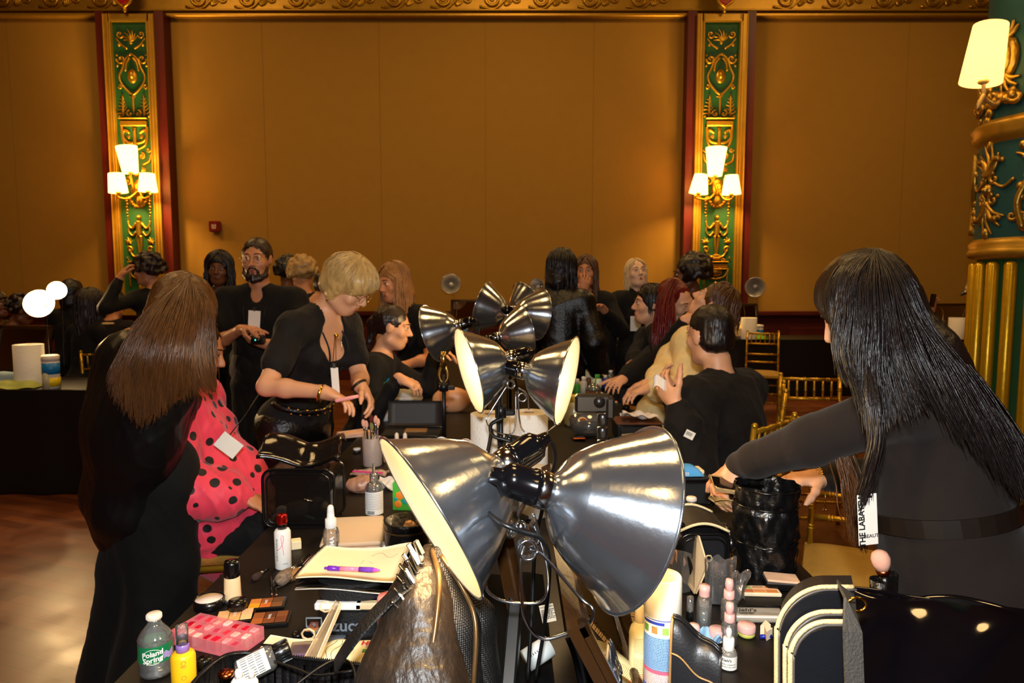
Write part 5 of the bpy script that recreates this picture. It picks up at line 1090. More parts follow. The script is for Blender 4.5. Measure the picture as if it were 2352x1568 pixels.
# segmented phone stand
q=T(1383,1130); q=P(1383,1060,1.62); t=thing('phone_tripod','black segmented phone stand with clamp head in front of the paper towel roll','tripod',(q.x,q.y,TZ)); h=P(1383,930,1.62).z-TZ; s=1.62/F
g=G(); 
for i in range(10):
    z=h-.02-i*.032; g.lathe([(.0125,0),(.0135,.003),(.0135,.026),(.0115,.029)],12,(0,0,z-.03))
    g.box((0,-.0135,z-.016),(.007,.002,.014))
g.build('segmented_pole',M('tripod_black','#17120f',.35,spec=.6),t)
g=G(); g.box((-.025,0,h+.005),(.085,.03,.045),bev=.006); g.cyl((-.01,-.018,h+.01),(-.01,.02,h+.01),.014); g.box((.016,0,h-.005),(.022,.04,.055),bev=.006); g.build('clamp_head',M('tripod_black','#17120f',.35,spec=.6),t)
for a in (90,210,330): g=G(); g.tube([V((0,0,.05)),V((.07*cos(R(a)),.07*sin(R(a)),.004))],.006,6); g.build('leg',M('tripod_black','#17120f',.35,spec=.6),t)
# ---------------- mirrors ----------------
mirm=M('mirror_glass','#e8e8e8',.01,metal=1,var=0); frm=wood('mirror_frame_wood','#180d05','#3a220c',.25,coat=.3)
def slab_mirror(label,bl,br,tl,tr,fw=.03,th=.02,name='table_mirror'):
    """flat framed mirror through four corners (bottom-left,bottom-right,top-left,top-right), facing the side where they read so"""
    c=(bl+br+tl+tr)/4; t=thing(name,label,'mirror',c); x=(br-bl); y=(tl-bl); wd=x.length; ht=y.length; x.normalize(); n=x.cross(y).normalized(); y=n.cross(x); fm=Matrix((x,y,n)).transposed()
    g=G(); g.box(fm@V((0,0,-th/2)),(wd,ht,th),fm); 
    for sx in (-1,1): g.box(fm@V((sx*(wd/2-fw/2),0,th*.2)),(fw,ht,th),fm,bev=.004)
    for sy in (-1,1): g.box(fm@V((0,sy*(ht/2-fw/2),th*.2)),(wd,fw,th),fm,bev=.004)
    g.build('frame',frm,t); g=G(); g.box(fm@V((0,0,.001)),(wd-fw*1.6,ht-fw*1.6,.004),fm); g.build('mirror_glass',mirm,t); return t,fm
slab_mirror('framed mirror leaning along the middle of the table, reflecting the spray cans beside it',V((.222,.84,.79)),V((.222,1.62,.79)),V((.085,.84,1.06)),V((.085,1.62,1.06)),.022,.016)
g=thing('easel_stand','dark wooden easel frame edge standing behind the black bag','easel',P(1175,1300,1.1)); o=V(g.location)
for a,b in (((1152,1215,1.1),(1185,1385,1.08)),((1185,1385,1.08),(1170,1568,1.0)),((1290,1300,1.25),(1312,1440,1.15))):
    k=G(); d=P(*b)-P(*a); k.box((P(*a)+P(*b))/2-o,(.022,.03,d.length+.02),frame_of(d),bev=.003); k.build('bar',frm if b[1]<1500 else M('bar_black','#101010',.3),g)
k=G(); k.tube(smoothpath([P(a,b,1.0)-o for a,b in ((1315,1460),(1330,1500),(1345,1568),(1352,1640))],5),[.012]*16,8,flat=.5); k.tube(smoothpath([P(a,b,.98)-o for a,b in ((1330,1470),(1358,1500),(1372,1560),(1370,1640))],5),[.012]*16,8,flat=.5); k.build('rubber_foot',M('rubber_black','#0c0c0e',.25,spec=.6),g)
for lb,x0,y0,x1,y1,Y in (('dark framed mirror on the left side table reflecting a lit lamp',-10,748,112,856,5.2),('dark framed mirror on the back table beneath the left small lamp',1035,688,1112,752,9.2),('dark framed mirror on the right back table beneath the small lamp',1678,697,1742,770,9.2),('dark framed mirror on the right back table beside the gilt column',2140,697,2226,770,9.2)):
    a=P(x0,y1,Y-.1); b=P(x1,y1,Y-.1); c=P(x0,y0,Y); d=P(x1,y0,Y); a.z=b.z=max(TZ+.02,a.z); slab_mirror(lb,a,b,c,d,.03,.02)
# ---------------- big black bags ----------------
worn=M('worn_black_leather','#15110e',.42,col2='#2c2118',scale=14,bump=.5,bscale=60,stretch=(1,1,.4),spec=.5)
def meshmat():
    m=M('black_mesh_fabric','#141210',.45,var=.2,scale=20,spec=.5); nt=m.node_tree; L=nt.links.new; vo=nt.nodes.new('ShaderNodeTexVoronoi'); vo.inputs['Scale'].default_value=330; vo.inputs['Randomness'].default_value=.1; L(nt.nodes['Texture Coordinate'].outputs['Object'],vo.inputs[0]); bp=nt.nodes.new('ShaderNodeBump'); bp.inputs['Strength'].default_value=.9; bp.inputs['Distance'].default_value=.0015; L(vo.outputs['Distance'],bp.inputs['Height']); L(bp.outputs[0],nt.nodes['Principled BSDF'].inputs['Normal']); return m
meshm=meshmat(); zipm=M('zip_teeth_bronze','#6a5030',.3,metal=.7,var=.3,scale=300); ziplight=M('zip_tape_cream','#e8c890',.5,var=.25,scale=400,bump=.4,bscale=500)
t=thing('soft_black_bag','tall black worn leather and mesh bag with zips standing mid-table in front','bag',P(1000,1500,1.0)); o=V(t.location)
def pxblob(spec,h=.005,k=.03):
    b=Blob(h,k)
    for a in spec:
        if len(a)==8: b.cap(P(*a[0:3]),P(*a[3:6]),a[6],a[7],flat=((0,1,0),.9))
    return b
b=Blob(.005,.035); b.cap(P(985,1262,1.08),P(960,1400,1.03),.012,.05); b.cap(P(960,1400,1.03),P(925,1560,.98),.05,.062); b.cap(P(925,1560,.98),P(905,1700,.95),.062,.075); b.cap(P(975,1330,1.05),P(990,1600,.95),.03,.06)
b.build('leather_side',worn,t,wob=.003,wf=40)
b=Blob(.005,.03); b.cap(P(1002,1270,1.06),P(1040,1440,1.03),.012,.036); b.cap(P(1040,1440,1.03),P(1040,1720,.98),.038,.06)
b.build('mesh_front',meshm,t,wob=.0015,wf=30)
b=Blob(.005,.03); b.cap(P(1012,1275,1.09),P(1090,1420,1.08),.012,.028); b.cap(P(1090,1420,1.08),P(1110,1720,1.05),.03,.05)
b.build('mesh_side',meshm,t,wob=.0015,wf=30)
def pxtube(t,mat,nm,pts,r,flat=None,n=8):
    g=G(); g.tube(smoothpath([P(*p)-V(t.location) for p in pts],8),r,n,flat=flat); return g.build(nm,mat,t)
pxtube(t,zipm,'zipper',[(992,1262,1.055),(1008,1330,1.005),(1000,1440,.965),(978,1568,.93),(965,1660,.92)],.0045)
pxtube(t,zipm,'zipper',[(1012,1275,1.05),(1062,1350,1.03),(1092,1430,1.0),(1088,1568,.97),(1080,1660,.96)],.004)
pxtube(t,M('strap_black','#0c0c0d',.5,bump=.4,bscale=200),'strap',[(955,1330,1.02),(915,1358,1.0),(870,1400,.99),(825,1450,.98),(795,1490,.98),(770,1530,.99)],.016,.12)
# hair clips along the strap
for i,(px,py) in enumerate(((955,1268),(945,1290),(938,1312),(932,1335),(925,1362),(918,1392))):
    q=P(px,py,1.03-.008*i); c=thing('metal_hair_clip',"black and white hair clip on the tall black bag's edge, %s in row"%['topmost','second','third','fourth','fifth','lowest'][i],'hair clip',q,rm=rot(0,60,10*i-20),group='hair clips on the bag edge')
    g=G(); g.box((0,0,.006),(.034,.012,.003),rot(0,8,0),bev=.001); g.box((0,0,-.004),(.034,.010,.003),rot(0,-8,0),bev=.001); g.tube([V((.017,-.005,.0)),V((.021,0,.003)),V((.017,.005,.0))],.002,6); g.build('jaws',chrome,c); g=G(); g.box((-.004,0,.010),(.024,.011,.003),bev=.001); g.build('lever',M('clip_white','#e8e4e0',.35) if i%2 else bake,c)
# train case on the right
t=thing('vanity_case','black rounded vanity case with cream zips standing at the lower right','case',P(1880,1500,1.05)); o=V(t.location)
def arch(xl,xr,yt,yb,Y,rr=.9,n=10):
    """rounded top-left outline in picture units, open to the right"""
    pts=[(xl,yb,Y)]
    for i in range(n+1):
        a=pi-(pi/2)*i/n; pts.append((xl+rr*(1+cos(a)),yt+rr*(1-sin(a)),Y))
    pts.append((xr,yt,Y)); return pts
def slabcase(nm,mat,xl,xr,yt,yb,Y0,Y1,rr):
    pr=[P(*p) for p in arch(xl,xr,yt,yb,Y0,rr)]+[P(xr,yb,Y0)]; g=G(); n=len(pr); c=sum(pr,V((0,0,0)))/n
    ins=[c+(p-c)*.94+V((0,-.006,0)) for p in pr]; out=[p+V((0,.008,0)) for p in pr]; bk=[p+V((P(xl,yt,Y0).x/Y0*(Y1-Y0)*1.05,Y1-Y0,-.02*(Y1-Y0)/.1)) for p in pr]; vs=[p-o for p in ins+out+bk]; fs=[tuple(range(n)),tuple(range(2*n,3*n))[::-1]]
    for k in (0,1):
        for i in range(n): j=(i+1)%n; fs.append((k*n+i,(k+1)*n+i,(k+1)*n+j,k*n+j))
    g.add(vs,fs,False); return g.build(nm,mat,t)
leather2=M('smooth_black_leather','#15161a',.38,var=.1,scale=30,bump=.08,bscale=300,spec=.55)
slabcase('front_pocket',leather2,1822,1962,1436,1760,.93,.975,75)
slabcase('front_panel',leather2,1806,1962,1416,1760,.975,1.02,90)
slabcase('body',leather2,1786,1966,1352,1760,1.03,1.12,110)
for xl,yt,Y,rr,m_ in ((1815,1427,.925,85,ziplight),(1803,1404,.972,95,ziplight),(1783,1347,1.03,115,ziplight)): 
    g=G(); pp=smoothpath([P(*p)-o for p in arch(xl,1960,yt,1700,Y,rr)],3); g.tube(pp,.0036,6); g.build('zipper',m_,t)
    g=G(); g.tube([p+V((.004,-.002,-.004)) for p in pp],.0022,6); g.build('piping',M('piping_grey','#55504a',.4),t)
g=G(); g.sweep([P(a,b,y)-o for a,b,y in ((1938,1345,1.08),(1945,1360,1.0),(1952,1390,.93),(1958,1450,.91),(1962,1568,.89),(1964,1680,.88))],[(-.013,-.002),(.013,-.002),(.013,.002),(-.013,.002)],[V((.2,-.6,.8))]*2+[V((0,-1,.1))]*4); g.build('strap',M('strap_grey','#3a3630',.7,bump=.4,bscale=260),t)
g=G(); g.tube([P(1968+22*cos(a*pi/6),1388+16*sin(a*pi/6),.93)-o for a in range(12)],.002,6,closed=True); g.build('ring',M('gold_bright','#e8b84a',.18,metal=1),t)
# glossy black holdall at the lower right corner
t=thing('patent_holdall','large glossy black patent holdall filling the lower right corner','bag',P(2150,1480,1.02)); o=V(t.location)
def hf(u,v):
    top=[(1950,1352),(2010,1358),(2080,1372),(2160,1382),(2240,1392),(2330,1402),(2440,1415)]; x=u*6; i=min(int(x),5); f=x-i; px=top[i][0]*(1-f)+top[i+1][0]*f; py=top[i][1]*(1-f)+top[i+1][1]*f
    a=v*pi*.5; Yb=1.12; p=P(px,py,Yb); Y=Yb-.19*sin(a)-.012*sin(9*u+6*v); z=p.z-.34*(1-cos(a))-.008*sin(7*u)*sin(5*v+1)-.012*(1+sin(13*u+9*v))*v*(1-v); x_=p.x+(p.x*(Y/Yb)-p.x)*.9
    return V((x_,Y,z))-o
g=G(); g.grid(hf,44,26,.006); g.build('body',M('patent_black','#08070a',.09,spec=.8,coat=.6,bump=.08,bscale=9,var=.1),t)
b=Blob(.008,.03); b.cap(P(2010,1450,1.2),P(2420,1480,1.2),.055,.055); b.cap(P(2010,1560,1.15),P(2420,1580,1.15),.075,.075); b.build('filling',M('lining_black','#0a0a0a',.8),t)
pxtube(t,M('patent_black','#08070a',.1),'piping',[(1952,1350,1.12),(2010,1356,1.12),(2080,1370,1.12),(2160,1380,1.12),(2240,1390,1.12),(2330,1400,1.12),(2430,1413,1.12)],.004)
def reflpatch(): pass
# ======================= THINGS ON THE TABLES =======================
def pl_(n,c,r=.35,**k): return M(n,c,r,**k)
WH=pl_('white_plastic','#ece8e0',.3,var=.03); BKP=pl_('black_plastic','#0b0b0c',.22,spec=.6); CLR=glass('clear_plastic','#f4f4f2',.03,.09); PINK=pl_('blush_plastic','#e8b4ac',.35); INK=M('ink_black','#101010',.6)
GOLDC=M('gold_cap','#c89a4a',.15,metal=1); PAPER=M('paper_towel','#ece6dc',.9,var=.03,bump=.5,bscale=120); AMB=glass('amber_glass','#a8541a',.05,.3)
def loc(px,py,Y=None,z=TZ):
    p=T(px,py,z) if Y is None else P(px,py,Y)
    return p
def lat(name,label,cat,px,py,parts,Y=None,z=TZ,rm=None,group=None,w=None,n=28):
    """turned object; profile radii/heights in picture pixels at its depth"""
    if Y is not None: p=P(px,784,Y); p.z=z
    else: p=T(px,py,z)
    t=thing(name,label,cat,p,rm=rm,group=group); s=p.y/F
    for nm,mt,prof in parts:
        g=G(); g.lathe([(max(r,0)*s,h*s) for r,h in prof],n); g.build(nm,mt,t)
    t['_s']=s; return t,s
def delS(): 
    for o in bpy.data.objects:
        if '_s' in o: del o['_s']
def facing(t): return math.atan2(-t.location.y,-t.location.x)
def label_on(t,s,rad,h0,h1,mat,a=1.0,nm='label'):
    a0=facing(t); g=G(); g.grid(lambda u,v:V(((rad*s+.0004)*cos(a0+(u-.5)*2*a),(rad*s+.0004)*sin(a0+(u-.5)*2*a),(h0+(h1-h0)*v)*s)),20,2); return g.build(nm,mat,t.children[0])
def text_on(t,s,rad,h,txt,size,mat,nm='print',da=0,rotv=False,bold=.02,shear=0):
    f0=wrap(rad*s+.0008,h*s,facing(t)+da); g=G()
    g.text(txt,size*s,(lambda x,y,z:f0(-y,x,z)) if rotv else f0,bold=bold,shear=shear); return g.build(nm,mat,t.children[0])
def fine_lines(t,s,rad,h0,h1,n,mat,a=.8,th=1.0,da=0,nm='small_print',seed=1):
    """rows of tiny print, as thin broken bars following the bottle"""
    rg=random.Random(seed); a0=facing(t)+da; g=G()
    for i in range(n):
        h=h0+(h1-h0)*i/max(1,n-1); x=-a
        while x<a:
            w_=rg.uniform(.03,.12); x1=min(a,x+w_); pts=[]
            g.grid(lambda u,v:V(((rad*s+.0009)*cos(a0+x+(x1-x)*u),(rad*s+.0009)*sin(a0+x+(x1-x)*u),(h+th*(v-.5))*s)),3,2); x=x1+.025
    return g.build(nm,mat,t.children[0])
# --- water bottle, front left
def waterbottle(label,px,py,k,full,txt=True,Y=None):
    prof=[(0,0),(26,0),(36,5),(39,14),(37,20),(38.5,26),(38,34),(39.5,44),(38,62),(38,86),(39,92),(35,100),(30,108),(17.5,124),(14,131),(14,137),(12,138),(12,142)]
    t,s=lat('water_bottle',label,'bottle',px,py,[('bottle',CLR,[(r*k,h*k) for r,h in prof])],Y=Y)
    g=G(); g.lathe([(r*k*s*.965,h*k*s+.0008) for r,h in [(0,0),(26,0),(36,5),(39,14),(37,20),(38.5,26),(38,34),(38,44),(37,62)]+([(38,78)] if full else [])]+[(0,(78 if full else 62)*k*s)],28); g.build('water',glass('water','#dfe8e6',.02,.12),t)
    g=G(); g.lathe([(15*k*s,137*k*s),(17*k*s,138*k*s),(17*k*s,149*k*s),(15*k*s,151*k*s),(0,151*k*s)],28); 
    for i in range(28): a=2*pi*i/28; g.box((17*k*s*cos(a),17*k*s*sin(a),144*k*s),(.0008,.0008,9*k*s),rotz(a))
    g.build('cap',pl_('cap_pale','#e8d8c8',.4),t)
    lg=G(); lg.lathe([(39.6*k*s,44*k*s),(38.4*k*s,62*k*s),(38.4*k*s,84*k*s)],36,cap=False); lg.build('label',M('label_green','#0e6a3c',.35,col2='#1a7a4a',scale=30),t)
    a0=facing(t); 
    if txt:
        fo=wrap(39.9*k*s,61*k*s,a0-.18); g=G(); g.tube([fo(23*k*s*cos(i*pi/12),18*k*s*sin(i*pi/12),0) for i in range(24)],.7*k*s,5,closed=True); g.build('oval_outline',WH,t.children[0])
        g=G(); f=wrap(39.9*k*s,69*k*s,a0-.18); g.text('Poland',17*k*s,lambda x,y,z:f(x,y+x*.15,z+.0012),bold=.03); f2=wrap(39.9*k*s,55*k*s,a0-.18); g.text('Spring',17*k*s,lambda x,y,z:f2(x,y+x*.15,z+.0012),bold=.03); g.text('EST. 1845',4.5*k*s,lambda x,y,z:wrap(39.9*k*s,47*k*s,a0-.18)(x,y,z+.0012))
        g.build('print',WH,t); g=G(); g.grid(lambda u,v:V(((39.2*k*s)*cos(a0+.45+u*.7),(39.2*k*s)*sin(a0+.45+u*.7),(50+16*v+3*sin(9*u))*k*s)),12,4); g.build('lake_picture',M('label_blue','#4aa0e0',.4,col2='#e070a0',scale=60),t)
    else: text_on(t,s,39*k,73*k,'Poland',9*k,WH)
    return t
waterbottle('small clear water bottle with green label at the front left table corner',360,1546,1.0,False)
waterbottle('clear water bottle with green label standing behind the cream-zipped black case',1586,1238,.68,True,False)
# --- yellow spray bottle
t,s=lat('spray_bottle','yellow spray bottle with lilac spray top at the front left corner','bottle',425,1612,[('body',pl_('mango_yellow','#f0b818',.35),[(0,0),(27,0),(28,3),(28,118),(26,122),(24,126),(19,128),(17,130)]),('pump',pl_('lilac_plastic','#8a6ab0',.3),[(15,128),(15,148),(11.5,150),(11.5,166),(6,168),(0,168)]),('cap',CLR,[(14.5,148),(14,192),(12,196),(0,197)])])
tx=M('ink_orange','#e07a30',.5)
for h,sz,w in ((104,6,'MIST'),(100,3.5,'..........'),(62,5,'UVUVVUVUVVUVUVUV'),(57,3.2,'oooooooooooooo'),(30,5,'WATER BASE'),(24,3.5,'nononoonnoonoo')): text_on(t,s,28,h,w,sz,tx)
for h in (112,76,42): 
    a0=facing(t); g=G(); g.tube([wrap(28.2*s,h*s,a0)(5*s*cos(a*pi/6),5*s*sin(a*pi/6),0) for a in range(12)],.7*s,5,closed=True); g.build('emblem',tx,t)
# black bottle next to it
lat('small_bottle','small black bottle right of the yellow spray bottle','bottle',472,1578,[('body',BKP,[(0,0),(19,0),(19,45),(17,47)]),('cap',BKP,[(17,47),(17,72),(15,74),(0,74)])])
# --- pink acrylic organiser
def boxat(name,label,cat,corners,h,z=TZ,group=None):
    """thing on a table whose base corners are given in the picture: near-left, near-right, far-right"""
    a,b,c=[T(q[0],q[1],z) for q in corners]; d=a+(c-b); o=(a+c)/2; x=(b-a); y=(c-b); wd,dp=x.length,y.length; ang=math.atan2(x.y,x.x); t=thing(name,label,cat,o,ang,group); return t,wd,dp
t,wd,dp=boxat('acrylic_organizer','clear box with pink compartments full of lip colour pots','organizer',((405,1480),(556,1516),(592,1466)),.03)
pk=M('pink_acrylic','#f08a90',.15,alpha=.42,spec=.7); g=G()
for i in range(8): g.box((-wd/2+wd*i/7,0,.014),(.0014,dp,.028))
for j in range(4): g.box((0,-dp/2+dp*j/3,.014),(wd,.0014,.028))
g.build('dividers',pk,t); g=G(); g.box((0,0,.001),(wd,dp,.002)); g.build('base',pl_('pink_base','#e06070',.3),t)
cols=('#e83a50','#f4a0a4','#c00c2c','#f8b8b0','#d04060','#e01838','#fad0c8')
for i in range(7):
    for j in range(3):
        c=cols[(i*3+j*2)%7]; g=G(); g.box((-wd/2+wd*(i+.5)/7,-dp/2+dp*(j+.5)/3+.004*((i+j)%2),.013),(wd/7*.72,dp/3*.66,.022+.003*((i*5+j)%3)),rotz(.15*((i+2*j)%3-1)),bev=.003); g.build('pot',M('gloss_'+c,c,.15,alpha=.85,spec=.7),t)
# --- loose powder tub lid
t,s=lat('powder_tub','open round black tub of pale loose powder at the table edge','powder tub',481,1392,[('tub',BKP,[(0,0),(33,0),(35,3),(35,22),(32,22),(32,12)]),('powder',M('loose_powder','#f0dcd0',.95,var=.06,bump=.3),[(31.5,10),(31,19),(0,20)])])
# --- foundation bottle
lat('foundation_bottle','glass foundation bottle with glossy black cap, cream liquid','bottle',535,1379,[('bottle',pl_('cream_liquid','#f0d0a0',.12,coat=.5,var=.04),[(0,0),(19,0),(20,3),(20,8),(18,58),(16,62)]),('base_glass',CLR,[(20.5,0),(20.8,9),(20,10)]),('cap',BKP,[(17,60),(18,62),(17.5,92),(15,99),(0,101)])])
lat('cream_jar','small glass jar with black lid in front of the foundation bottle','jar',546,1406,[('jar',pl_('cream_liquid','#f0d0a0',.12),[(0,0),(20,0),(21,4),(20,13)]),('lid',BKP,[(21.5,10),(22,12),(22,27),(20,31),(0,32)])])
# --- palettes
def palette(label,cx,cy_,wd,dp,rz,rows,cols_,colors,cat='palette',z=TZ,tilt=0,name='makeup_palette',case=None,h=.009,bottomlab=None):
    o=T(cx,cy_,z); t=thing(name,label,cat,o,rm=rotz(R(rz))@rot(tilt,0,0)); g=G(); g.box((0,0,h/2),(wd,dp,h),bev=.002); g.build('case',case or BKP,t)
    for r_ in range(rows):
        for c_ in range(cols_):
            col=colors[(r_*cols_+c_)%len(colors)]; g=G(); g.box((-wd/2+wd*(.06+.88*(c_+.5)/cols_),-dp/2+dp*(.08+.84*(r_+.5)/rows),h),(wd*.84/cols_,dp*.78/rows,.0016),bev=.0006); g.build('pan',M('pan_'+col,col,.7,var=.06,scale=50),t)
    if bottomlab:
        g=G(); g.text(bottomlab,dp*.14,lambda x,y,z_:V((-y,x,h+.0022)),bold=.02); g.build('print',WH,t)
    return t
palette('concealer palette with six pale beige pans on the left of the table',540,1421,.085,.062,14,2,3,['#f0b880','#e8a868','#e8c088','#e8b078','#d89858','#f0b488'],bottomlab='NARS')
palette('contour palette with deep brown pans beside the pale concealer palette',620,1426,.085,.062,10,2,3,['#a85820','#7a3c14','#6a3414','#8a4a1c','#5a2a10','#7a4018'],bottomlab='NARS')
palette('contour palette with orange and mustard pans behind the brown one',612,1392,.085,.055,10,2,3,['#d89818','#c06018','#7a4a20','#c87830','#8a4a20','#603a18'],bottomlab='NARS')
palette('eyeshadow palette with six warm brown pans in front of the black round case',742,1448,.075,.05,-2,3,2,['#c87838','#b0603c','#8a5038','#9a5a44','#7a4438','#a06048'])
palette('grey shimmer palette lying below the brown eyeshadow palette',762,1478,.06,.045,-2,3,1,['#3a4450','#56606c','#444c58'])
for px,py in ((683,1458),(690,1470)): pass
lat('round_compact','small round black compact beside the warm brown palette','compact',684,1459,[('compact',BKP,[(0,0),(13,0),(14,2),(14,6),(9,8),(0,8)])])
# --- brushes lying on the table
silver=M('silver_ferrule','#c8c8cc',.2,metal=1)
def lying(label,hx,hy,tx_,ty,hr_,tr,col,tip,name='makeup_brush',ferr=silver,fr=.3,group=None,lift=.0):
    a=T(hx,hy,TZ+hr_+lift); b=T(tx_,ty,TZ+tr*.9+lift); d=b-a; L_=d.length; t=thing(name,label,'brush',a,group=group); fm=frame_of(d)
    g=G(); g.lathe([(hr_*.5,0),(hr_*.8,.003),(hr_,L_*.25),(hr_*.7,L_*(1-fr*1.7))],12,(0,0,0),fm); g.build('handle',col,t)
    g=G(); g.lathe([(hr_*.75,L_*(1-fr*1.7)),(tr*.7,L_*(1-fr))],12,(0,0,0),fm); g.build('ferrule',ferr,t)
    g=G(); g.lathe([(tr*.7,L_*(1-fr)),(tr,L_*(1-fr*.55)),(tr*.85,L_*(1-fr*.2)),(0,L_)],14,(0,0,0),fm); 
    rg=random.Random(int(hx*7+hy))
    for i in range(30):
        an=rg.uniform(0,2*pi); g.tube([fm@V((tr*.7*cos(an),tr*.7*sin(an),L_*(1-fr))),fm@V((tr*1.03*cos(an),tr*1.03*sin(an),L_*(1-fr*.5))),fm@V((tr*.6*cos(an),tr*.6*sin(an),L_*(1+.03*rg.random())))],[.0006,.0006,.0002],3,cap=False)
    g.build('bristles',tip,t); return t
dkb=M('dark_bristle','#3a2620',.9,var=.3,scale=200); bgb=M('badger_bristle','#a89078',.9,col2='#2a201c',scale=120); pkb=M('pink_bristle','#e0a890',.9,var=.15,scale=90); hb=M('handle_black','#0c0c0c',.25); hp=pl_('handle_pink','#e8b0a0',.3)
lying('short brush with silver ferrule lying alone near the foundation bottle',617,1304,580,1330,.003,.009,hb,dkb,fr=.45)
lying('slim black-handled brush pair member, left one',622,1322,625,1377,.0028,.004,hb,M('copper','#a0522c',.25,metal=1),fr=.16)
lying('slim black-handled brush pair member, right one',632,1324,635,1378,.0028,.004,hb,M('copper','#a0522c',.25,metal=1),fr=.16)
lying('large badger-haired brush with black handle beside the sketchbook',712,1275,637,1338,.006,.018,hb,bgb,fr=.35)
lying('brush with a pale pink handle resting against the sketchbook corner',722,1275,668,1328,.0065,.012,hp,M('tan_bristle','#a87848',.9,var=.2,scale=120),fr=.3)
# --- white bottle with red cap and ribbon
t,s=lat('lotion_bottle','white pump bottle with metallic red cap and pink ribbon print','bottle',651,1303,[('body',WH,[(0,0),(17,0),(19,3),(19,88),(16,94),(12,96)]),('collar',BKP,[(11,94),(11.5,108),(11,110)]),('cap',M('red_metal','#b81c18',.2,metal=.85),[(12,108),(12.5,112),(12,128),(11,130),(0,130)])])
a0=facing(t); rb=M('ribbon_pink','#f03a78',.4); g=G(); f=wrap(19.4*s,50*s,a0-.25)
g.tube([f(a*s,b*s,0) for a,b in ((-9,-2),(0,6),(6,18),(7,32),(3,36),(1,28),(4,8),(6,-6),(6,-12))],.9*s,6,flat=.6); g.build('ribbon_print',rb,t)
text_on(t,s,19,50,'truth in everybody',7,M('ink_grey','#5a5a6a',.6),da=.75*-1,rotv=True); text_on(t,s,19,16,'1.0 fl oz',4,M('ink_grey','#5a5a6a',.6),da=.2)
t=thing('cream_box','small cream block behind the red-capped bottle','box',T(680,1258),R(20)); g=G(); g.box((0,0,.012),(.028,.03,.024),bev=.002); g.build('block',pl_('cream_block','#f0dcb0',.7),t)
# --- clear spray bottle, frosted case, dropper
t,s=lat('spray_bottle','clear spray bottle with white top standing behind the sketchbook','bottle',762,1290,[('bottle',CLR,[(0,0),(18,0),(19,3),(19,72),(16,82),(10,86)]),('spray_top',WH,[(13,84),(13.5,86),(13,106),(9,108),(8,124),(7,134),(4,138),(0,139)]),('liquid',glass('rosy_liquid','#f4d8cc',.03,.15),[(0,1),(17.5,2),(17.8,40),(0,40)])])
text_on(t,s,19.3,40,'CINEMA',15,WH,da=.1,rotv=True,bold=.03); text_on(t,s,19.3,40,'SECRETS',7,INK,da=.8,rotv=True)
t,wd,dp=boxat('frosted_case','large frosted clear storage case holding peach sponges','case',((722,1296),(862,1288),(893,1222)),.05)
g=G(); fro=M('frosted_plastic','#f0d8b8',.35,alpha=.5,var=.04,trans=.0); 
for z0,h_ in ((.0,.04),(.042,.012)): g.box((0,0,z0+h_/2),(wd,dp,h_),bev=.004)
g.build('case_shell',fro,t); g=G(); 
for i in range(4): g.box((-wd*.3+wd*.2*i,0,.018),(wd*.16,dp*.8,.026),bev=.004)
g.build('contents',pl_('peach_contents','#e88a70',.6,var=.2,scale=20),t); g=G(); g.box((-wd*.32,-dp/2-.003,.04),(.02,.005,.02)); g.build('latch',fro,t)
lat('dropper_bottle','small white dropper bottle with black collar behind the sketchbook corner','bottle',893,1290,[('bottle',WH,[(0,0),(13,0),(14,3),(14,38),(12,42)]),('collar',BKP,[(9,42),(9,58)]),('bulb',WH,[(8,56),(8.5,60),(6,64),(6,78),(4,84),(0,86)])])
lat('ointment_tube','slim glass tube standing left of the white dropper bottle','tube',882,1290,[('tube',CLR,[(0,0),(6,0),(6,48),(0,50)])])
# --- black brush tub with brushes
t,s=lat('brush_tub','black round brush tub with an open top behind the tall black bag','holder',936,1292,[('tub',blkleather(),[(0,0),(46,0),(50,5),(53,100),(53,106),(49,106),(46,60),(0,58)])])
g=G(); g.lathe([(53.5*s,84*s),(54*s,86*s),(53.5*s,88*s)],32,cap=False); g.build('zipper',zipm,t)
for lb,px,py,c,r_ in (('round beige brush head poking from the front of the black tub',941,1210,M('beige_bristle','#e0b084',.9,var=.15,scale=90),15),('striped black-and-tan brush head in the front of the black tub',966,1202,bgb,12)):
    q=P(px,py,1.76); k=thing('makeup_brush',lb,'brush',q,rm=rot(12,10 if px>950 else -8,0)); s_=1.75/F; g=G(); g.ell((0,0,0),(r_*s_,r_*s_,r_*s_*1.05)); 
    rg=random.Random(px); 
    for i in range(70): a=rg.uniform(0,6.28); g.tube([V((0,0,-r_*s_*.6)),V((r_*s_*.95*cos(a),r_*s_*.95*sin(a),0)),V((r_*s_*.5*cos(a),r_*s_*.5*sin(a),r_*s_*1.08))],[.0006,.0006,.0002],3,cap=False)
    g.build('bristles',c,k); g=G(); g.lathe([(4*s_,-60*s_),(5*s_,-30*s_),(8*s_,-10*s_)],12); g.build('ferrule',silver,k)
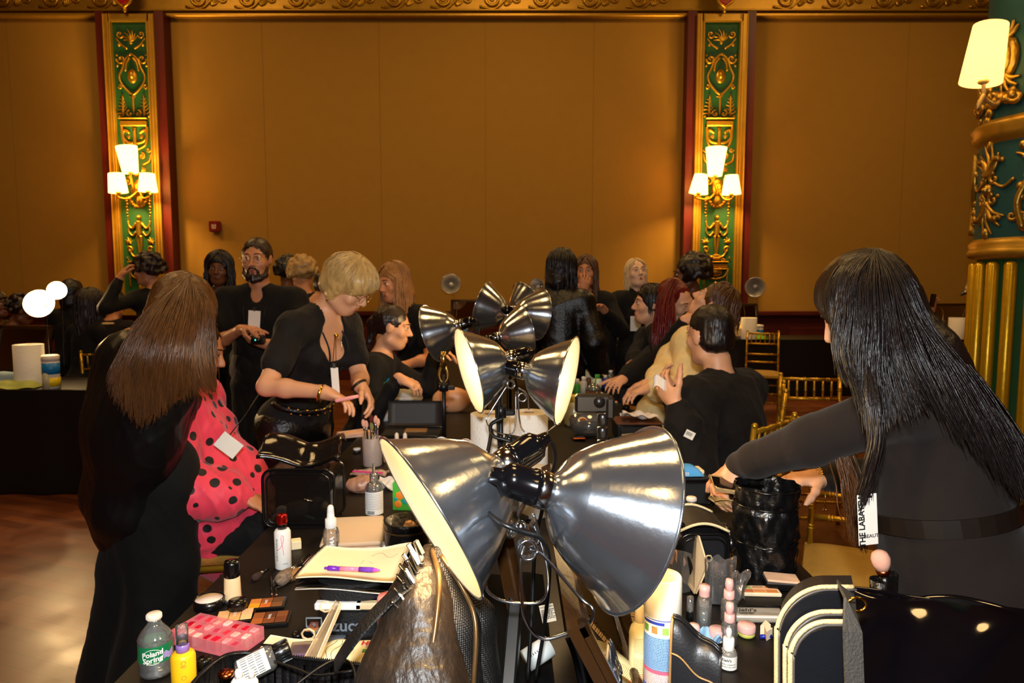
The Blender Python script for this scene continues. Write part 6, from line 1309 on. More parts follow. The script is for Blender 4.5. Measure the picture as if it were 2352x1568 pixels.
# --- sketchbook with purple pen, on a black flat bag
a,b,c,d=[T(x,y,.87) for x,y in ((679,1330),(905,1336),(946,1264),(748,1258))]
t=thing('black_round_case','black oval case with printed band under the sketchbook','case',V(((a.x+c.x)/2,(a.y+c.y)/2-.01,TZ))); wd=(b-a).length
def oval(hx,hy,n=40): return [(hx*math.copysign(abs(cos(2*pi*i/n))**.6,cos(2*pi*i/n)),hy*math.copysign(abs(sin(2*pi*i/n))**.6,sin(2*pi*i/n))) for i in range(n)]
g=G(); g.prism(oval(wd*.36,.085),.055); g.build('body',M('black_nylon','#0b0e12',.6,bump=.3,bscale=200),t); g=G(); g.prism(oval(wd*.355,.08),.035,(0,0,.078)); g.build('lid',M('black_nylon','#0b0e12',.6),t)
g=G(); g.prism(oval(wd*.30,.06),.04,(0,.015,.045)); g.build('padding',BKP,t); g=G(); g.box((-.02,-.074,.066),(.10,.02,.016),bev=.003); g.build('white_tubes',WH,t); g=G(); g.box((.055,-.074,.066),(.08,.02,.016),bev=.004); g.build('beige_tube',pl_('beige_tube','#c8b490',.5),t)
gi=M('ink_slate','#6a7480',.6); g=G(); g.text('zuca',.036,lambda x,y,z_:V((.0+x,-.0865,.026+y)),bold=.02,align='CENTER'); g.tube([V((-.07+q[0]*.016,-.0865,.026+q[1]*.018)) for q in ((-1,1),(1,1),(1,0),(0,-1),(-1,0))],.0022,5,closed=True); g.text('9',.012,lambda x,y,z_:V((-.07+x,-.0865,.028+y)),bold=.03); g.tube([V((.085+q[0]*.016,-.0865+.004,.026+q[1]*.018)) for q in ((-1,1),(1,1),(1,0),(0,-1),(-1,0))],.0022,5,closed=True); g.text('9',.012,lambda x,y,z_:V((.085+x,-.083,.028+y)),bold=.03); g.build('print',gi,t)
t=thing('sketchbook','open cream sketchbook with black wire spiral, page curling up','book',(a+c)/2); o=V(t.location)
def page(u,v,dz=0): 
    p=(a*(1-u)+b*u)*(1-v)+(d*(1-u)+c*u)*v; return p-o+V((0,0,.006+dz+.012*max(0,u-.7)*3*v+.004*sin(5*u+3*v)))
g=G(); g.grid(lambda u,v:page(u,v),16,10,.004); g.build('pages',M('sketch_paper','#f8e4b8',.85,var=.03),t)
g=G(); g.grid(lambda u,v:page(u,v,-.018)*1.0+V((0,-.004,0)),12,8,.003); g.build('cover',BKP,t); g=G(); g.grid(lambda u,v:page(u,v,-.024)+V((0,-.008,0)),8,6,.002); g.build('back_board',WH,t)
g=G(); 
for i in range(34):
    q=page(0,(i+.5)/34); g.tube([q+V((.006*cos(k_)-.001,0,.006*sin(k_)-.004)) for k_ in [j*pi/4 for j in range(8)]],.0007,4,closed=True)
g.build('spiral',BKP,t); g=G(); rg=random.Random(2)
g.tube([page(.62+.05*i/3,.55-.02*i)+V((0,0,.0008)) for i in range(4)],.0004,4); g.tube([page(.6+.3*i/6,.72+.1*sin(i))+V((0,0,.0008)) for i in range(7)],.0004,4); g.tube([page(.55,.6-.05*i)+V((0,0,.0008)) for i in range(4)],.0004,4); g.build('pencil_marks',M('pencil','#b0906a',.8),t)
p0=T(745,1304,.885); p1=T(874,1309,.885); t=thing('ballpoint_pen','purple ballpoint pen lying on the sketchbook','pen',p0); fm=frame_of(p1-p0); L_=(p1-p0).length; pu=pl_('violet_plastic','#6a28a8',.25); r_=.0052
for nm,mt,pr in (('clicker',pu,[(.002,0),(.003,.002),(.003,.009)]),('barrel_top',pu,[(r_,.008),(r_*1.1,.012),(r_,L_*.28)]),('clear_barrel',M('pink_clear','#f08ab0',.15,alpha=.8),[(r_*.95,L_*.28),(r_*.95,L_*.62)]),('grip',pl_('violet_grip','#7a3ab8',.5,bump=.4,bscale=400),[(r_*1.05,L_*.62),(r_*1.1,L_*.8),(r_,L_*.87)]),('tip',pl_('pink_tip','#c85ac8',.25),[(r_,L_*.87),(.0015,L_*.985),(0,L_)])): g=G(); g.lathe(pr,14,(0,0,0),fm); g.build(nm,mt,t)
# --- pink capped bottle front
t,s=lat('setting_spray','tall blush-pink bottle with glossy cap in front of the sketchbook','bottle',882,1600,[('body',M('rose_foil','#d86a60',.25,metal=.35,coat=.4),[(0,0),(25,0),(26,4),(26,178),(25,180)]),('cap',pl_('rose_cap','#e0807a',.3),[(25.5,180),(27,182),(26.5,272),(24,278),(0,279)])],Y=1.15)
text_on(t,s,26,108,'DAWN',24,M('ink_red','#b02014',.4),bold=.04)
# --- hinged clear case lid standing open, glitter box, wipes
t=thing('hinged_case_lid','clear hinged plastic lid standing open at a slant by the wipes','case',P(742,1440,1.22)); o=V(t.location); g=G()
L_=[P(772,1378,1.30),P(782,1384,1.24),P(728,1510,1.15),P(700,1508,1.20)]; n=(L_[1]-L_[0]).cross(L_[3]-L_[0]).normalized()*.006
vs=[p-o for p in L_]+[p-o+n for p in L_]; g.add(vs,[(0,1,2,3),(7,6,5,4),(0,4,5,1),(1,5,6,2),(2,6,7,3),(3,7,4,0)],False); clr2=M('cream_clear','#e8cca0',.12,alpha=.45,spec=.8); g.build('lid',clr2,t)
for p in (P(758,1393,1.26),P(718,1456,1.2)): g=G(); g.tube([p-o+V((.012*cos(k*pi/4+.6)-.008,0,.010*sin(k*pi/4+.6))) for k in range(8)],.0022,6,closed=True); g.build('latch',clr2,t)
g=G(); g.tube([p-o for p in L_],.0016,6,closed=True); g.build('rim',M('cream_plastic','#e8cca0',.3),t)
t=thing('glitter_box','flat clear box of violet glitter beside the wipes','box',T(706,1502),R(8)); g=G(); g.box((0,0,.008),(.07,.05,.016),bev=.003); g.build('box',CLR,t); g=G(); g.box((0,0,.006),(.06,.042,.008)); g.build('glitter',M('violet_glitter','#c040c0',.3,metal=.5,bump=1,bscale=600),t)
t=thing('envelope','cream paper sheets lying by the organiser','paper',T(668,1484),R(-6)); g=G(); g.grid(lambda u,v:V(((u-.5)*.11,(v-.5)*.05,.006+.003*sin(5*u+2*v))),12,6,.003); g.build('sheets',M('sketch_paper','#f8e4b8',.85,var=.03),t)
t=thing('wipes_packet','cream baby wipes packet with red lettering and green stripe','wipes packet',T(832,1522),R(-4)); g=G(); 
g.grid(lambda u,v:V(((u-.5)*.19,(v-.5)*.095,.004+.028*(1-(2*u-1)**8)*(1-(2*v-1)**6)+.0015*sin(20*u)*sin(14*v))),30,16,.003); g.build('packet',M('wipes_cream','#f8ecc0',.4,col2='#f0dc90',scale=12),t)
def onp(dx,dy): return lambda x,y,z_:V((dx+x,dy+y,.0345))
g=G(); g.text('HUGGIES',.019,onp(.035,.012),bold=.04); g.build('red_lettering',M('ink_huggies_red','#d01830',.4),t); g=G(); g.text('natural care',.011,onp(.035,-.001),bold=.01); g.build('grey_lettering',M('ink_grey','#5a5a6a',.6),t); g=G(); g.box((.035,-.014,.0338),(.06,.010,.001),bev=.0004); g.build('green_stripe',M('stripe_green','#48a838',.5),t); g=G(); g.text('REFRESHING WIPES',.005,lambda x,y,z_:V((.035+x,-.014+y,.0352)),bold=.02); g.build('white_lettering',WH,t)
g=G(); 
for k in range(6): g.tube([V((-.09+.014*k+.006*sin(j+k),-.04+.01*j,.0335 if 0<j<7 else .02)) for j in range(9)],.0005,4)
g.build('wave_lines',M('ink_grey','#5a5a6a',.6),t)
# --- front mesh pouch, open, with bottles
t=thing('zip_pouch','open black zip pouch with ribbed sides at the bottom edge','pouch',T(660,1600)); o=V(t.location)
rim=[P(x,y,Y) for x,y,Y in ((425,1590,1.0),(470,1540,1.05),(525,1504,1.12),(600,1500,1.14),(700,1512,1.13),(790,1522,1.12),(862,1532,1.11),(872,1560,1.05),(860,1640,.95))]
rp=smoothpath(rim,6); g=G(); n=len(rp); g.grid(lambda u,v: rp[min(int(u*(n-1)+.5),n-1)]*1.0-o+V((0,-.0,-.20*v))+V((.002*sin(u*90)*min(1,v*6),0,0)),n*3,8,.003); g.build('side_wall',M('rib_black','#161314',.5,bump=.3,bscale=150),t)
g=G(); 
for i in range(60):
    p=rp[min(int(i/60*(n-1)),n-1)]-o; g.box(p+V((0,-.004,-.035)),(.0022,.002,.05))
g.build('ribs',BKP,t)
g=G(); g.tube([p-o for p in rp],.0026,6); k=0
for i in range(150): 
    f=i/149*(n-1); j=min(int(f),n-2); p=rp[j].lerp(rp[j+1],f-j)-o; g.box(p+V((0,0,.003)),(.0014,.0025,.003))
g.build('zipper',M('zip_black','#1a1a1c',.3,metal=.3),t)
g=G(); g.box((0,-.03,-.03),(.30,.16,.004)); g.build('floor_panel',BKP,t)
# lying clear bottle in pouch
p0=P(545,1548,1.10); p1=P(640,1500,1.13); t=thing('clear_bottle','clear bottle with black ribbed cap and white printed label lying on the open pouch','bottle',p0); d=p1-p0; fm=frame_of(d); r_=.022
g=G(); g.lathe([(0,0),(r_*.9,.001),(r_,.006),(r_,.055),(r_*.7,.066)],24,(0,0,0),fm); g.build('bottle',CLR,t); g=G(); g.lathe([(r_*.75,.063),(r_*.8,.065),(r_*.8,.088),(r_*.7,.09),(0,.09)],24,(0,0,0),fm)
for i in range(20): a=2*pi*i/20; g.box(fm@V((r_*.8*cos(a),r_*.8*sin(a),.077)),(.0015,.0015,.022),fm@rotz(a))
g.build('cap',BKP,t)
fr=V((0,-1,.55)).normalized(); fr=(fr-fm.col[2]*fr.dot(fm.col[2])).normalized(); e=fm.col[2].cross(fr)
g=G(); g.grid(lambda u,v: fm.col[2]*(.006+.046*u)+(fr*cos((v-.5)*1.9)+e*sin((v-.5)*1.9))*(r_+.0006),4,14); g.build('label',WH,t); g=G()
for i in range(9):
    for j in range(3): g.grid(lambda u,v: fm.col[2]*(.010+.012*j+.010*u)+(fr*cos((i-4)*.19+v*.05)+e*sin((i-4)*.19+v*.05))*(r_+.0011),2,2)
g.build('small_print',INK,t)
for lb,px,py,rr in (('white nozzle bottle standing in the open pouch',520,1590,14),('second, shorter white nozzle bottle right of the first in the pouch',551,1600,11)):
    lat('nozzle_bottle',lb,'bottle',px,py,[('bottle',WH,[(0,0),(rr*1.3,0),(rr*1.35,3),(rr*1.35,36),(rr*.8,46)]),('nozzle',WH,[(rr*.7,46),(rr*.6,62),(rr*.45,66),(0,67)])],Y=1.04,z=.84)
lat('copper_compact','round copper-rimmed compact in the pouch at the bottom edge','compact',490,1600,[('compact',M('copper','#a0522c',.25,metal=1),[(0,0),(18,0),(18,10),(0,12)])],Y=1.02,z=.885)
t=thing('charging_cable','thin black cable looping across the open pouch and wipes','cable',P(720,1520,1.05)); o=V(t.location)
for pts in ([(630,1518,1.1),(680,1535,1.08),(720,1550,1.06),(760,1548,1.05),(810,1540,1.05)],[(670,1580,1.0),(730,1535,1.03),(770,1515,1.05),(800,1518,1.06),(815,1545,1.04),(812,1600,1.0)],[(600,1480,1.15),(640,1485,1.14),(655,1500,1.12)]): g=G(); g.tube(smoothpath([P(*q)-o for q in pts],6),.0022,6); g.build('cable',cordm,t)
lat('gloss_jar','gold-lidded jar at the bottom edge beside the cable','jar',835,1600,[('jar',BKP,[(0,0),(22,0),(22,30)]),('lid',GOLDC,[(22,28),(22,44),(20,47),(0,47)])],Y=1.02,z=.86)
# --- clear-front vinyl bag, left middle
def bagbox(name,label,cat,px0,px1,pyb,pyt,dep,mat,frame,front=None,rr=.03,z=TZ):
    a=T(px0,pyb,z); b=T(px1,pyb,z); Y=(a.y+b.y)/2; c=(a+b)/2; s=Y/F; w_=(px1-px0)*s; h=(pyb-pyt)*s; t=thing(name,label,cat,(c.x,Y+dep/2,z)); 
    def rrect(w2,h2,r,n=5): 
        out=[]
        for cx,cz,a0 in ((w2-r,r,-90),(w2-r,h2-r,0),(-w2+r,h2-r,90),(-w2+r,r,180)):
            for i in range(n+1): an=R(a0+90*i/n); out.append((cx+r*cos(an),cz+r*sin(an)))
        return out
    pr=rrect(w_/2,h,rr); XZ=Matrix(((1,0,0),(0,0,-1),(0,1,0)))
    g=G(); g.prism(pr,dep,(0,dep/2,0),XZ); g.build('body',mat,t); 
    if front: g=G(); g.prism(rrect(w_/2*.86,h*.84,rr*.8),.006,(0,-dep/2,h*.08),XZ); g.build('front_window',front,t)
    for y in (-dep/2,dep/2): g=G(); g.tube([V((x,y,zz)) for x,zz in pr],.0045,6,closed=True); g.build('piping',frame,t)
    g=G(); g.tube([V((x*.88,-dep/2-.005,h*.07+zz*.86)) for x,zz in pr],.003,6,closed=True); g.build('zipper',frame,t); return t,w_,h,s
vin=M('smoke_vinyl','#1a1614',.08,alpha=.55,spec=.8,coat=.3,bump=.35,bscale=12)
t,w_,h_,s=bagbox('vinyl_bag','clear-fronted black vinyl makeup bag, lid folded up, beside the seated person','bag',604,772,1210,1072,.12,vin,BKP,vin,.03)
g=G(); g.grid(lambda u,v:V(((u-.5)*w_*1.15*(1-.12*v),-.06+.15*v+.03*sin(3*u),h_+.012+.055*sin(pi*v*.9)+.012*sin(pi*2*u+1)+.018*abs(2*u-1))),24,12,.004); g.build('lid',vin,t)
g=G(); g.tube([V(((i/20-.5)*w_*1.15,-.062+.03*sin(3*i/20),h_+.012+.012*sin(pi*2*i/20+1)+.018*abs(2*i/20-1))) for i in range(21)],.006,8); g.build('lid_rim',BKP,t)
g=G(); g.box((-.065,-.02,.035),(.03,.03,.03),bev=.002); g.build('white_sponge',WH,t); g=G(); g.box((.0,-.03,.03),(.08,.006,.006),rot(0,20,0)); g.build('teal_stick',pl_('pale_teal','#88c8c8',.4),t); g=G(); g.box((.085,0,.05),(.01,.06,.09),bev=.003); g.build('side_mesh',pl_('pale_mesh','#a8b0b4',.6,bump=.5,bscale=400),t)
g=G(); g.ell((-.02,.0,.03),(.06,.04,.03)); g.ell((.04,.0,.04),(.03,.03,.035)); g.build('contents',M('bag_contents','#5a4c40',.7,var=.4,scale=40),t); g=G(); g.tube([V((.045,-.068,.085)),V((.03,-.072,.088)),V((.015,-.07,.092))],.003,6); g.build('zip_pull',chrome,t)
# --- items mid-left
t,s=lat('brush_cup','frosted cup with makeup brushes standing in it','cup',856,1068,[('cup',M('frosted_cup','#c8b8b0',.4,alpha=.6),[(0,0),(21,0),(22,2),(23,66),(22,67),(20,4),(0,4)])])
bc=V(t.location)
for i,(dx,dy,tx_,tz,col,tip) in enumerate(((-10,0,-20,96,silver,pkb),(-4,2,-2,106,hb,M('dark_red_bristle','#5a2018',.9)),(2,3,8,104,silver,pkb),(8,0,14,98,M('lilac_metal','#a898c8',.2,metal=.8),pkb),(4,-4,0,88,silver,M('olive_bristle','#7a7850',.9)),(-8,4,-14,92,hb,pkb))):
    k=thing('makeup_brush','brush standing in the frosted cup, %s'%['leftmost, pale pink head','tallest, dark red head','second from right, pale head','rightmost, lilac handle','front, olive head','second from left, black handle'][i],'brush',bc+V((dx*s,dy*s,6*s)),rm=frame_of(V((tx_-dx,0,tz))))
    g=G(); g.cyl((0,0,0),(0,0,tz*.8*s),2*s); g.build('handle',col,k); g=G(); g.cyl((0,0,tz*.8*s),(0,0,tz*.9*s),2.2*s,3.2*s); g.build('ferrule',silver,k); g=G(); g.ell((0,0,tz*.98*s),(5*s,4*s,10*s)); g.build('bristles',tip,k)
lat('highlighter_stick','yellow and pink cosmetic stick beside the brush cup','cosmetic stick',887,1060,[('cap',pl_('neon_yellow','#e0e020',.4),[(7,28),(7.5,30),(7.5,50),(0,51)]),('body',M('pink_yellow_print','#f060a0',.4,col2='#e8e030',scale=90),[(0,0),(7,0),(7,28)])])
t=thing('zip_bag','clear zip bag with pink seal lying below the brush cup','bag',T(850,1088),R(-4)); g=G(); g.grid(lambda u,v:V(((u-.5)*.14,(v-.5)*.07,.006+.014*sin(pi*u)*sin(pi*v)+.003*sin(17*u+9*v))),26,14,.002); g.build('bag',M('cloudy_film','#e8c8b8',.12,alpha=.5,bump=.6,bscale=60),t); g=G(); g.box((0,-.03,.016),(.12,.008,.004),rot(0,2,0)); g.build('pink_seal',pl_('seal_pink','#e83a8a',.4),t)
t=thing('plastic_film','crumpled clear film and white foil beside the pump bottle','film',T(905,1120)); g=G(); g.grid(lambda u,v:V(((u-.5)*.12,(v-.5)*.09,.02+.022*sin(6*u+1)*sin(5*v+2)+.01*sin(13*u)*sin(11*v))),26,20,.002); g.build('film',M('white_film','#e8e6e4',.15,alpha=.7,bump=.6,bscale=50),t)
t,s=lat('pump_bottle','clear pump bottle with white printed back label','bottle',860,1180,[('bottle',CLR,[(0,0),(20,0),(21,3),(21,62),(17,72),(9,77)]),('pump',CLR,[(9,74),(10,76),(9.5,98),(4,100),(3,122),(0,123)])])
label_on(t,s,21.2,4,58,WH,1.3); fine_lines(t,s,21.6,18,54,10,M('ink_grey','#5a5a6a',.6),a=1.0,th=.8); fine_lines(t,s,21.6,8,12,2,INK,a=.4,th=3,da=-.4,nm='barcode')
t=thing('snack_carton','small bright green carton with orange fruit pictures','carton',T(930,1168),R(-6)); g=G(); s=T(930,1168).y/F; g.box((0,0,32*s),(52*s,20*s,64*s)); g.build('carton',pl_('leaf_green','#4ab83a',.45),t)
for c_,pts in (('#f08a28',((-10,34,10),(-14,14,9),(12,44,6))),('#20a8a0',((-18,26,5),(4,22,8),(18,52,6))),('#7ad048',((12,22,9),(-6,52,7)))):
    g=G(); [g.ell((x*s,-10.2*s,z_*s),(r_*s,.8*s,r_*s)) for x,z_,r_ in pts]; g.build('fruit_print',M('print_'+c_,c_,.45),t)
t=thing('magazine','printed cards and magazine fanned behind the brush cup','magazine',T(812,1000),R(30)); g=G(); 
for i in range(4): g.box((.004*i,.002*i,.003+.004*i),(.15,.10,.003),rotz(R(5*i-8)))
g.build('pages',M('magazine_print','#e8a078',.5,col2='#f8e0d0',scale=14),t)
t=thing('foil_sachet','small silver sachet standing behind the yellow stick','sachet',T(893,1010)); g=G(); g.box((0,0,.03),(.035,.008,.045),bev=.003); g.build('sachet',M('foil_pink','#d8a8b8',.15,metal=.9,bump=.6,bscale=80),t)
for i,px in enumerate((912,931)): lat('dropper_bottle','amber dropper bottle behind the lamp rim, %s one'%('left' if i==0 else 'right'),'bottle',px,1056,[('bottle',AMB,[(0,0),(9,0),(10,2),(10,30),(5,34)]),('collar',M('amber_brass','#8a5a20',.3,metal=.6),[(5,33),(5.5,46)]),('bulb',pl_('cap_pale','#e8d8c8',.4),[(4.5,46),(5,50),(4.5,62),(0,66)])])
lat('small_bottle','tiny white-topped bottle left of the paper towel roll','bottle',978,1000,[('bottle',WH,[(0,0),(7,0),(8,20),(4,24)]),('cap',WH,[(4,24),(4,40),(0,41)])])
t,w_,h_,s=bagbox('train_case','black rectangular case with recessed lid behind the amber bottles','case',868,1008,1050,1000,.20,pl_('case_black','#101216',.5),BKP,None,.012); g=G(); g.grid(lambda u,v:V(((u-.5)*w_*.96,.10+.02*v,h_+.005+.11*v)),8,8,.01); g.build('raised_lid',pl_('case_lid','#2a2622',.55),t); g=G(); g.box((.02,-.0,h_+.003),(.10,.05,.012),bev=.004); g.build('tools',M('wood_tools','#8a6030',.5,var=.4,scale=60),t)
t,s=lat('water_flask','tall pale blue bottle with bright blue cap and green ring','bottle',887,965,[('body',M('blue_print','#b8c0d8',.25,col2='#e8d8c8',scale=30),[(0,0),(14,0),(16,4),(15,30),(16.5,60),(16,82),(13,86)]),('ring',pl_('ring_green','#3a9a58',.3),[(14,80),(15,82),(15,90),(13,92)]),('cap',pl_('cap_blue','#1078a8',.25),[(8,90),(9,92),(8.5,106),(6,110),(0,111)])])
t=thing('rolled_towel','white rolled towel on the left side of the table','towel',T(938,920)); g=G(); s=T(938,920).y/F; g.cyl((-32*s,0,14*s),(32*s,0,14*s),14*s,n=20); g.box((0,-4*s,6*s),(66*s,26*s,6*s),bev=.004); g.build('towel',PAPER,t)
t=thing('acrylic_caddy','clear acrylic caddy with silver clips behind the black train case','caddy',T(955,975)); s=T(955,975).y/F; g=G(); 
for i in range(5): g.box((-40*s+20*s*i,0,16*s),(1.5*s,30*s,32*s))
for y in (-15*s,15*s): g.box((0,y,14*s),(80*s,1.5*s,28*s))
g.build('walls',M('rosy_acrylic','#d8a898',.1,alpha=.4),t); g=G(); [g.ell((x*s,0,38*s),(5*s,4*s,6*s)) for x in (-34,-12,30)]; g.build('clips',chrome,t)
t=thing('rose_gold_pouch','rounded blush-tan cosmetic pouch with pink band by the lamp stand','pouch',T(1030,945)); s=T(1030,945).y/F; b=Blob(.006,.02); o=V(t.location); b.ell(o+V((8*s,0,28*s)),(46*s,.04,30*s)); b.build('pouch',M('tan_vinyl','#e0a070',.35),t,smooth=1); g=G(); g.box((-18*s,-.03,18*s),(40*s,.03,10*s),bev=.006); g.build('band',pl_('band_pink','#d88a80',.35),t)
t=thing('pink_sponge_bag','crumpled pink bag under the blush-tan pouch','bag',T(1005,975)); g=G(); g.ell((0,0,.025),(.035,.03,.028)); g.build('bag',M('bag_pink','#e89a90',.5,bump=1.2,bscale=30),t)
lat('beaker_bottle','round glass jar with lid in front of the reaching person','jar',945,868,[('jar',M('smoky_jar','#b0a080',.12,alpha=.7),[(0,0),(17,0),(18,4),(17,22)]),('lid',silver,[(17,22),(18,24),(12,32),(0,33)])])
t=thing('face_cloth','crumpled white cloth beside the round glass jar','cloth',T(920,878)); g=G(); g.ell((0,0,.03),(.05,.04,.045)); g.ell((.03,.02,.02),(.04,.04,.03)); g.build('cloth',M('cloth_white','#d8c8b0',.9,bump=1.5,bscale=25),t)
for i,(px,py,c_,w2) in enumerate(((968,850,'#d8c8a8',9),(976,832,'#e8e0d0',5),(1012,850,'#e8d8b0',16),(990,858,'#b89060',8))): lat('cosmetic_bottle','small cosmetic bottle among those behind the far left-facing lamp, %s'%['tan','narrow white','wide cream','brown'][i],'bottle',px,py+22,[('bottle',pl_('bot'+c_,c_,.4),[(0,0),(w2,0),(w2,22),(w2*.5,26)]),('cap',BKP if i%2 else WH,[(w2*.5,25),(w2*.5,36),(0,37)])])
t=thing('blue_box','small box with blue stripe behind the left-facing lamp','box',T(1003,875)); s=T(1003,875).y/F; g=G(); g.box((0,0,10*s),(34*s,20*s,20*s)); g.build('box',pl_('cream_block','#f0dcb0',.7),t); g=G(); g.box((0,-10.3*s,8*s),(20*s,.6*s,9*s)); g.build('stripe',pl_('stripe_blue','#1a78b8',.4),t)
# --- paper towel rolls
def roll(label,px,py,rad=None,h=.27,z=TZ,r_m=.071,Y=None,part=0):
    p=P(px,784,Y) if Y else T(px,py,z); p.z=z; t=thing('paper_towel_roll',label,'paper towel',p,group=None); g=G(); g.lathe([(.021,0),(r_m,0),(r_m,h*.02),(r_m,h),(r_m-.002,h+.0005),(.021,h),(.0205,h-.01),(.0205,.01)],40,cap=False); g.build('paper',PAPER,t); g=G(); g.lathe([(.0205,h-.0005),(.0205,0),(.0185,0),(.0185,h-.0005),(.0205,h-.0005)],24,cap=False); g.build('core',M('cardboard','#a08058',.8),t)
    if part: g=G(); g.grid(lambda u,v:V((-r_m*.2-part*u-.012*sin(pi*u),-.01-r_m*(1-u)*.9+.03*u,h*v-.03*sin(pi*u)*v)),16,8,.0015); g.build('loose_sheet',PAPER,t)
    return t
roll('paper towel roll with a loose sheet, left of the mid-table lamp cords',1062,0,Y=1.92,h=.262,part=.1)
roll('paper towel roll on the right of the lamp cords, in front of the segmented stand',1360,0,Y=1.74,h=.24)
roll('paper towel roll standing just behind the front left roll, warm lit',1125,0,Y=2.45,h=.272)
roll('paper towel roll standing right of the cords behind the front rolls',1215,0,Y=2.5,h=.268)
roll('cream paper towel roll at the far middle of the table, right of the far lamps',1269,0,Y=3.72,h=.27)
roll('paper towel roll on the far left side table in front of the mirror',64,0,Y=4.9,h=.30,r_m=.095)
roll('paper towel roll on the back table, left of the lamp cluster',1040,0,Y=9.05,h=.24,r_m=.10)
roll('paper towel roll on the right back table in front of its mirror',1719,0,Y=8.95,h=.28,r_m=.1)
roll('paper towel roll on the right back table near the gilt column',2196,0,Y=8.95,h=.28,r_m=.1)
t=thing('tissue','crumpled beige tissue hanging against the front left paper towel roll','tissue',P(1055,1050,1.82)); g=G(); g.grid(lambda u,v:V(((u-.5)*.14+.01*sin(9*v),(.01*sin(8*u+3)*sin(7*v)),(.5-v)*.10-.05*(u-.3)**2+.008*sin(12*u))),22,18,.002); g.build('sheet',M('tissue_beige','#d8c4b0',.9,bump=.8,bscale=25),t)
lat('white_jar','white round tub half hidden behind the lamp cords','tub',1228,0,[('tub',WH,[(0,0),(34,0),(36,4),(36,92),(35,94)]),('lid',pl_('lid_cream','#e8dcc8',.4),[(37,94),(38,96),(38,112),(34,114),(0,114)])],Y=2.15)
lat('blue_tub','white tub with a blue band low between the cords and the right lamp','tub',1300,0,[('tub',WH,[(0,0),(30,0),(32,4),(32,40)]),('band',pl_('stripe_blue','#1a78b8',.4),[(32.5,20),(32.5,34)])],Y=1.95)
# ======== RIGHT HALF ========
t,s=lat('aerosol_can','tall white aerosol can with blue printed label and plain white cap','spray can',1535,0,[('can',M('can_cream','#f0ead8',.25,var=.03),[(0,0),(42,0),(44,4),(44,262),(43,266)]),('cap',pl_('cap_white','#f2e8d4',.35,var=.02),[(43,264),(44.5,266),(43,352),(40,357),(36,355),(0,354)])],Y=1.12,z=TZ)
a0=facing(t)
def patch(t,s,rad,h0,h1,a1,a2,mat,nm,off=.0008):
    g=G(); g.grid(lambda u,v:V(((rad*s+off)*cos(a0+a1+(a2-a1)*u),(rad*s+off)*sin(a0+a1+(a2-a1)*u),(h0+(h1-h0)*v)*s)),14,2); return g.build(nm,mat,t.children[0])
lb=M('label_lightblue','#88b0d8',.4,var=.03); patch(t,s,44,140,222,-1.25,.62,lb,'blue_panel'); patch(t,s,44,132,142,-1.25,.62,M('label_pinkred','#d8607a',.4),'red_panel'); patch(t,s,44,60,232,.70,1.5,M('label_cyan','#30a8d0',.4),'cyan_panel'); patch(t,s,44,20,100,-1.3,.55,M('label_navy','#2a3aa0',.4),'navy_panel'); patch(t,s,44,262,264,-1.5,1.5,M('label_navy','#2a3aa0',.4),'rim_stripe'); patch(t,s,44,252,259,-1.2,.1,M('label_navy','#2a3aa0',.4),'title_bar')
ig=M('ink_navy','#28306a',.5); fine_lines(t,s,44.3,146,219,20,ig,a=.85,th=1.3,da=-.3); fine_lines(t,s,44.3,104,130,8,M('ink_rose','#a04860',.5),a=.85,th=1.2,da=-.3,seed=3); fine_lines(t,s,44.3,26,96,14,WH,a=.85,th=1.2,da=-.35,seed=4)
for i,(aa,c_) in enumerate(((-.95,'#68a040'),(-.42,'#a87840'),(.16,'#88b850'))): patch(t,s,44.2,230,247,aa-.16,aa+.16,M('pic_'+c_,c_,.4,var=.5,scale=90),'picture')
# slim mousse bottle
def mousse(label,px,Y,k=1.0):
    t,s=lat('mousse_bottle',label,'bottle',px,0,[('bottle',pl_('mousse_cream','#f0dca0',.35,var=.03),[(0,0),(24*k,0),(26*k,4),(26*k,170*k),(22*k,185*k),(14*k,196*k),(13*k,200*k)]),('cap',pl_('mousse_cap','#f0dcae',.35),[(13*k,198*k),(14*k,200*k),(11*k,238*k),(9*k,241*k),(0,242*k)])],Y=Y)
    g_=M('ink_brown','#8a6a40',.6); fine_lines(t,s,26.3*k,130*k,165*k,10,g_,a=.6,th=1,da=.1); fine_lines(t,s,26.3*k,80*k,112*k,8,g_,a=.6,th=1,da=.1,seed=5); fine_lines(t,s,26.3*k,60*k,74*k,4,M('ink_redorange','#d04a30',.5),a=.6,th=1.4,da=.1,seed=6); return t
mousse('slim cream mousse bottle just left of the tall white aerosol can',1480,1.18,.95)
# notebook standing against mirror
t=thing('wire_notebook','wire-bound notebook leaning upright between the mirror and the mousse bottle','book',P(1462,1420,1.42)); o=V(t.location); pg=[P(1418,1300,1.6),P(1470,1300,1.45),P(1500,1480,1.36),P(1440,1520,1.42)]
a_,b_,c_,d_=[V((.235,1.62,.76)),V((.262,1.28,.76)),V((.205,1.28,1.0)),V((.175,1.62,1.0))]
n=(b_-a_).cross(d_-a_).normalized()*.008; vs=[p-o for p in (a_,b_,c_,d_)]; g=G(); g.add(vs+[p+n for p in vs],[(3,2,1,0),(4,5,6,7),(0,1,5,4),(1,2,6,5),(2,3,7,6),(3,0,4,7)],False); g.build('pages',M('notebook_print','#e8c898',.6,col2='#c89860',scale=9),t)
g=G()
for i in range(24): 
    q=b_.lerp(c_,(i+.5)/24)-o; g.tube([q+n*.5+V((.010*sin(k*pi/4),.010*cos(k*pi/4),0)) for k in range(8)],.0009,4,closed=True)
g.build('wire_spiral',BKP,t)
